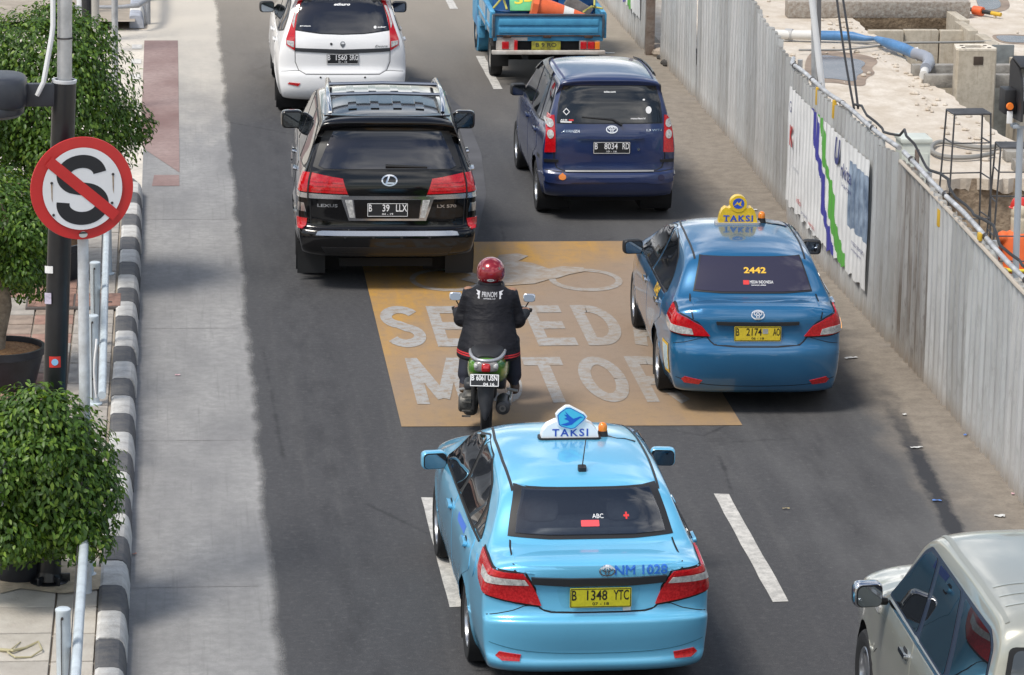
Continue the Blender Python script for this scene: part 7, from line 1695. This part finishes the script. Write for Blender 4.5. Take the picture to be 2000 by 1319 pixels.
def potted_tree(loc, label, lobes, count, seed, pot_r, pot_h, trunk, leaf=(.057, .026), off=0.0):
    r = empty('ficus_tree', loc); tag(r, label, 'tree', 'potted ficus trees along the kerb')
    crown('crown', lobes, count, seed, leaf, r)
    bark = M('ficus_bark', (.30, .245, .18), .9, var=(14, .5, (.14, .11, .08)), bump=(25, .9))
    rs = random.Random(seed)
    mb = MB(); mb.tube(trunk[0], trunk[1], 10)
    top = Vector(trunk[0][-1])
    for lb in lobes:
        for k in range(3):
            e = Vector((lb[0]+rs.uniform(-.5, .5)*lb[3], lb[1]+rs.uniform(-.5, .5)*lb[4], lb[2]+rs.uniform(-.2, .6)*lb[5]))
            m = (top+e)/2+Vector((rs.uniform(-.08, .08), rs.uniform(-.08, .08), .05)); mb.tube([top, m, e], [.028, .018, .008], 6)
    mb.build('trunk', bark, r)
    pm = M('pot_black', (.016, .018, .024), .38, var=(6, .4))
    MB().lathe([(0, .0), (pot_r*.74, 0), (pot_r*.80, pot_h*.2), (pot_r*.93, pot_h*.72), (pot_r*.94, pot_h*.80), (pot_r*1.0, pot_h*.82), (pot_r*1.0, pot_h), (pot_r*.93, pot_h), (pot_r*.92, pot_h*.85)], 36, c=(-off*.3, off, 0)).build('pot', pm, r)
    sm = M('pot_mulch', (.19, .085, .035), .95, var=(30, .6, (.34, .19, .08)), bump=(60, 1.0))
    MB().lathe([(0, pot_h*.93), (pot_r*.5, pot_h*.92), (pot_r*.925, pot_h*.87)], 30, c=(-off*.3, off, 0)).build('soil', sm, r)
    return r
def build_left():
    Z = .17
    # near bush, middle tree, rear tree
    potted_tree((-.99, 25.22, Z), 'clipped ficus bush at the lower left, around the foot of the black lamp pole',
        [(.03, 0, .98, .57, .52, .66), (-.36, .0, .88, .45, .45, .62), (.22, .0, .80, .40, .40, .48), (-.05, .0, 1.26, .46, .44, .44), (-.45, 0, 1.15, .4, .4, .42)], 26000, 3, .30, .40, ([(-.19, .62, .30), (-.12, .45, .65), (.0, .1, 1.0)], [.05, .045, .035]), off=.62)
    potted_tree((-1.58, 31.72, Z), 'ficus tree with bare gnarled trunk in a round black pot at the left edge',
        [(-.10, 0, 1.55, .60, .60, .58), (.14, .0, 1.32, .40, .42, .42), (-.5, 0, 1.35, .5, .5, .5)], 17000, 5, .40, .38, ([(-.06, 0, .28), (-.02, .03, .50), (.04, 0, .75), (.02, .02, 1.05), (-.02, 0, 1.3)], [.085, .065, .06, .055, .04]))
    potted_tree((-1.30, 36.3, Z), 'large round headed ficus tree behind the no stopping sign',
        [(.03, 0, 1.92, .96, .9, .96), (-.75, 0, 1.85, .85, .8, .95), (.32, .05, 1.58, .70, .7, .64), (-.12, 0, 2.36, .80, .7, .52), (-.55, 0, 1.25, .7, .65, .66)], 40000, 9, .42, .40, ([(0, 0, .3), (.03, 0, .7), (0, .02, 1.1), (.05, 0, 1.5)], [.09, .08, .075, .05]), (.060, .027))
    # light blue posts
    pm = M('post_pale_blue', (.50, .56, .60), .45, var=(5, .18), coat=.2); dk = M('iron_dark', (.04, .035, .035), .7)
    def post(par, x, y, h):
        e = empty('post', (x, y, 0), 0, par)
        MB().lathe([(0, h), (.040, h), (.052, h-.008), (.054, h-.02), (.050, h-.03), (.050, .0)], 20).build('post_pipe', pm, e)
        MB().lathe([(.075, 0), (.075, .012), (.05, .02)], 18).build('base_plate', pm, e)
        for z in (h*.3, h-.06): MB().cyl((-.005, -.062, z), (-.005, -.045, z), .010, n=8).build('bolt', dk, e)
        MB().tube([(-.012, -.056, h-.06), (-.014, -.058, h*.6), (-.012, -.056, .05)], .0035, 5).build('wire', dk, e)
    for y0, y1, xa, xb, caps, low, lb in ((17.0, 26.9, -.635, -.675, (22.45, 17.9), (25.82,), 'pale blue pipe railing beside the kerb in the lower left corner'), (29.2, 36.6, -.610, -.690, (30.99, 33.23), (36.42,), 'pale blue pipe railing beside the kerb below the no stopping sign')):
        g = empty('railing', (-.66, y0, .17)); tag(g, lb, 'railing', 'pale blue railings along the kerb')
        n = 9; pts = [(xa+(xb-xa)*k/n+.66, (y1-y0)*k/n, .55) for k in range(n+1)]
        MB().tube(pts, .035, 16).build('rail', pm, g)
        MB().tube([(p[0]-.045, p[1], p[2]+.012) for p in pts], .004, 5).build('wire', dk, g)
        for yy in caps: post(g, xa+(xb-xa)*(yy-y0)/(y1-y0)+.66-.092, yy-y0, .84)
        for yy in low: post(g, xa+(xb-xa)*(yy-y0)/(y1-y0)+.66, yy-y0, .53)
    rb = MB(); rb.tube([(-.69, 30.92, .80), (-.695, 30.91, .72), (-.71, 30.9, .60), (-.715, 30.9, .50), (-.71, 30.9, .38), (-.70, 30.92, .25)], [.010, .013, .013, .010, .013, .008], 6)
    tag(rb.build('ribbon', M('print_white', None)), 'white strip of cloth tied to the pale blue railing', 'ribbon')
    # black lamp pole
    p0 = gp(96, 1138, .17); bk = M('pole_black', (.010, .011, .014), .36, var=(4, .4), coat=.15)
    e = empty('lamp_pole', (p0.x, p0.y, .17)); tag(e, 'thick black lamp pole with grey lamp arm beside the no stopping sign', 'lamp pole')
    top = Vector((.175, 0, 3.88)); 
    MB().tube([(0, 0, 0), tuple(top)], [.088, .088], 28, caps=False).build('pole', bk, e)
    MB().lathe([(.15, 0), (.15, .02), (.10, .03), (.088, .10)], 24).build('base_flange', bk, e)
    for a in range(6): MB().bbox((.115*math.cos(a*1.047), .115*math.sin(a*1.047), .03), (.09, .02, .09), .004, rz=a*1.047).build('base_rib', bk, e)
    ti = Matrix.Rotation(.045, 3, 'Y')
    MB().lathe([(.086, -.02), (.092, .0), (.092, .012), (.074, .012), (.074, -.02)], 28, c=tuple(top), m=ti).build('pole_collar', M('collar_white', (.62, .64, .66), .4), e)
    gm = M('galvanised', (.46, .47, .48), .42, metal=.55, var=(5, .2))
    MB().tube([tuple(top+Vector((-.002, .0, -.2))), tuple(top+Vector((.035, .02, 1.9)))], [.055, .052], 20).build('upper_pole', gm, e)
    MB().tube([tuple(top+Vector((-.06, -.03, 1.6))), tuple(top+Vector((-.075, -.05, .42))), tuple(top+Vector((-.085, -.05, .34))), tuple(top+Vector((-.15, -.06, .0))), tuple(top+Vector((-.20, -.05, -.1)))], .019, 8).build('conduit', M('conduit_white', (.70, .71, .72), .4), e)
    for z in (.32, .64, .95): MB().lathe([(.060, -.006), (.060, .006)], 18, c=tuple(top+Vector((.008, .005, z)))).build('clamp_band', dk, e)
    lm = M('lamp_grey', (.026, .030, .040), .42, var=(3, .2))
    MB().bbox(tuple(top+Vector((-.20, -.02, -.10))), (.26, .07, .17), .01).build('arm', lm, e)
    lh = empty('lamp_head', tuple(top+Vector((-.55, -.03, -.09))), 0, e)
    MB().sq((0, 0, .02), (.56, .50, .26), .35, .6, 28, 12).build('housing', lm, lh)
    MB().lathe([(.252, -.075), (.258, -.085), (.252, -.14), (.22, -.165), (.0, -.17)], 28).build('lamp_skirt', lm, lh)
    for z, c, (w, h) in ((2.47, 'w', (.062, .055)), (2.25, 'p', (.05, .085)), (1.76, 'r', (.085, .085))):
        mm = {'w': M('print_white', None), 'p': M('sticker_lilac', (.55, .50, .62), .6, var=(20, .3)), 'r': M('sticker_red', (.60, .04, .03), .5)}[c]
        cx = top.x*z/3.88-(.045 if c != 'r' else .005); a0 = -.5 if c != 'r' else 0
        s_ = MB(); n = 6
        V = []
        for i in range(n+1):
            t = -PI/2+a0*.6+(i/n-.5)*w/.088
            V += [(cx+.0+(.0915*math.cos(t)) - (.0 if c == 'r' else -.02)*0, .0915*math.sin(t), z-h/2), (cx+.0915*math.cos(t), .0915*math.sin(t), z+h/2)]
        s_.add(V, [(2*i, 2*i+2, 2*i+3, 2*i+1) for i in range(n)]); so = s_.build('sticker', mm, e)
        if c == 'r':
            V, F = geo_poly(ellipse(0, 0, .026, .026, 14)); raw('sticker_print', [(x+cx, -.0945, y+z) for x, y in V], F, M('print_cyan', (.25, .50, .75), .5), so)
    # no stopping sign
    sg = empty('no_stopping_sign', (-.668, 25.38, .17)); tag(sg, 'round red no stopping sign with struck out black S on a white pole', 'traffic sign')
    wp = M('pole_white', (.60, .63, .66), .5, var=(9, .25, (.42, .43, .44)))
    MB().tube([(0, 0, 0), (.014, 0, 3.22)], [.041, .041], 16).build('pole', wp, sg)
    d = empty('sign_disc', tuple(yp(160, 368, 25.30)-Vector((-.668, 25.38, .17))), R(14), sg); d.scale = (.975, .975, .975)
    rx = Matrix.Rotation(PI/2, 3, 'X')
    red = M('sign_red', (.50, .022, .022), .42, var=(3, .10), coat=.2); wh = M('sign_face_white', (.70, .71, .73), .45, var=(2.5, .05)); bl = M('sign_ink', (.012, .013, .017), .45)
    MB().lathe([(0, -.02), (.375, -.02), (.392, -.012), (.395, .0), (.392, .008), (0, .008)], 56, m=rx).build('plate', red, d, ang=30)
    def flat(name, g, off, m): return raw(name, [(x, -off, y) for x, y in g[0]], g[1], m, d)
    flat('face_field', geo_poly(ellipse(0, 0, .305, .315, 64)), .0215, wh)
    # S as a ribbon
    def arc(cx, cy, rx_, ry_, a0, a1, n=18): return [(cx+rx_*math.cos(R(a0+(a1-a0)*i/n)), cy+ry_*math.sin(R(a0+(a1-a0)*i/n))) for i in range(n+1)]
    pth = arc(.0, .105, .135, .105, 8, 90)+arc(0, .105, .148, .105, 90, 235)[1:]+[(-.03, .005)]+arc(.0, -.115, .150, .112, 70, -90)+arc(0, -.115, .152, .112, -90, -188)[1:]
    P = []; 
    for i, p in enumerate(pth): P.append(p)
    n = len(P); V = []; F = []
    for i in range(n):
        a = Vector(P[max(i-1, 0)]); b_ = Vector(P[min(i+1, n-1)]); t = (b_-a).normalized(); nn = Vector((-t.y, t.x))*.050
        V += [tuple(Vector(P[i])+nn), tuple(Vector(P[i])-nn)]
    F = [(2*i, 2*i+1, 2*i+3, 2*i+2) for i in range(n-1)]
    flat('letter_s', (V, F), .0235, bl)
    a = R(-41); dx, dy = math.cos(a), math.sin(a); nx, ny = -dy*.043, dx*.043
    flat('slash', geo_poly([(-dx*.34+nx, -dy*.34+ny), (dx*.34+nx, dy*.34+ny), (dx*.34-nx, dy*.34-ny), (-dx*.34-nx, -dy*.34-ny)]), .0255, red)
    rust = M('rust_streak', (.33, .24, .16), .8, var=(20, .4))
    for x, y in ((-.235, .055), (.235, .10), (-.225, -.19), (.225, -.12)):
        b2 = MB(); b2.lathe([(0, .028), (.010, .027), (.011, .021)], 10, m=rx, c=(x, 0, y)); b2.build('bolt', M('iron_dark', None), d)
        if y > 0: flat('rust_streak', geo_poly([(x-.006, y-.01), (x+.006, y-.01), (x+.004, y-.15), (x-.003, y-.12)]), .0238, rust)
    flat('lower_hole', geo_poly(ellipse(.0, -.352, .033, .024, 18)), .0235, M('sign_hole', (.45, .46, .45), .6)); flat('hole_shadow', geo_poly(ellipse(.0, -.345, .033, .014, 18, 0, 180)), .0245, bl)
    for z in (3.0, 3.30): MB().bbox((.014, -.045, z), (.11, .05, .035), .006).build('bracket', dk, sg)
    # grey box and its stand at the left edge
    g0 = empty('cabinet', (-1.46, 25.0, .17)); tag(g0, 'corner of a light grey metal box on a stand at the left edge', 'metal box')
    gm2 = M('cabinet_grey', (.36, .38, .41), .4, var=(3, .1))
    MB().bbox((0.0, 0, 1.07), (.50, .34, .36), .025, m=Matrix.Rotation(R(12), 3, 'Y')).build('housing', gm2, g0); MB().cyl((-.08, 0, 0), (-.08, 0, .95), .05, n=16).build('stand', gm2, g0); MB().bbox((0, -.185, 1.07), (.40, .012, .28), .004, m=Matrix.Rotation(R(12), 3, 'Y')).build('door', gm2, g0)
    # yellow and black planter behind the lamp pole foot
    b0 = empty('barrier', (-1.02, 27.05, .17)); tag(b0, 'black box with a yellow band half hidden under the lower ficus bush', 'barrier')
    MB().bbox((0, 0, .21), (.52, .34, .42), .02).build('body', M('pot_black', None), b0); MB().bbox((0, -.005, .46), (.56, .38, .10), .015).build('yellow_band', M('plastic_yellow', (.62, .40, .02), .5), b0)
    # dry palm strip on the slabs
    t = MB(); pts = [gp(*p, .20) for p in [(0, 1268), (25, 1272), (50, 1262), (75, 1252), (82, 1270), (60, 1280), (30, 1283), (15, 1275), (40, 1250)]]
    t.tube([(p.x, p.y, .195+.01*math.sin(i*2.1)) for i, p in enumerate(pts)], [.014, .012, .010, .008, .007, .007, .008, .007, .004], 6)
    tag(t.build('dry_frond', M('straw', (.40, .36, .22), .9)), 'twisted dry frond lying on the cream paving slabs', 'frond')
    # far poles at the driveway
    for px, py, Y, rr, m, h, lb in ((224, 95, 47.5, .045, gm, 4.2, 'thin grey steel pole beyond the large ficus tree'), (185, 60, 53.5, .075, M('pole_beige', (.40, .385, .35), .6), 5.0, 'thick beige pole at the top edge behind the ficus tree'), (169, 40, 52.3, .075, bk, 5.0, 'black pole at the top edge behind the ficus tree'), (157, 20, 55.5, .06, M('conduit_white', None), 5.0, 'white pole at the top edge next to the black pole')):
        q = yp(px, py, Y); o = empty('utility_pole', (q.x, Y, 0)); tag(o, lb, 'pole')
        MB().cyl((0, 0, 0), (.02, 0, h), rr, n=18).build('shaft', m, o); MB().lathe([(rr*2, 0), (rr*2, .02), (rr, .03)], 16).build('foot', m, o)
    q = empty('guard_rail', (-.52, 54.3, .0)); tag(q, 'bent grey steel pipe guarding the end of the far kerb', 'guard rail')
    MB().tube([(.16, 8, .55), (.18, 2.2, .55), (.17, 1.0, .52), (.13, .45, .46), (.02, .2, .42), (-.3, .15, .40), (-1.4, .18, .40)], [.055, .055, .055, .05, .04, .028, .028], 12).build('pipe', M('pipe_grey', (.33, .34, .36), .45, metal=.3, var=(4, .2)), q)
    for y in (1.0, 3.6, 6.2): MB().cyl((.17, y, 0), (.17, y, .53), .04, n=12).build('support', M('pipe_grey', None), q)
build_left()
assert not LATER, LATER
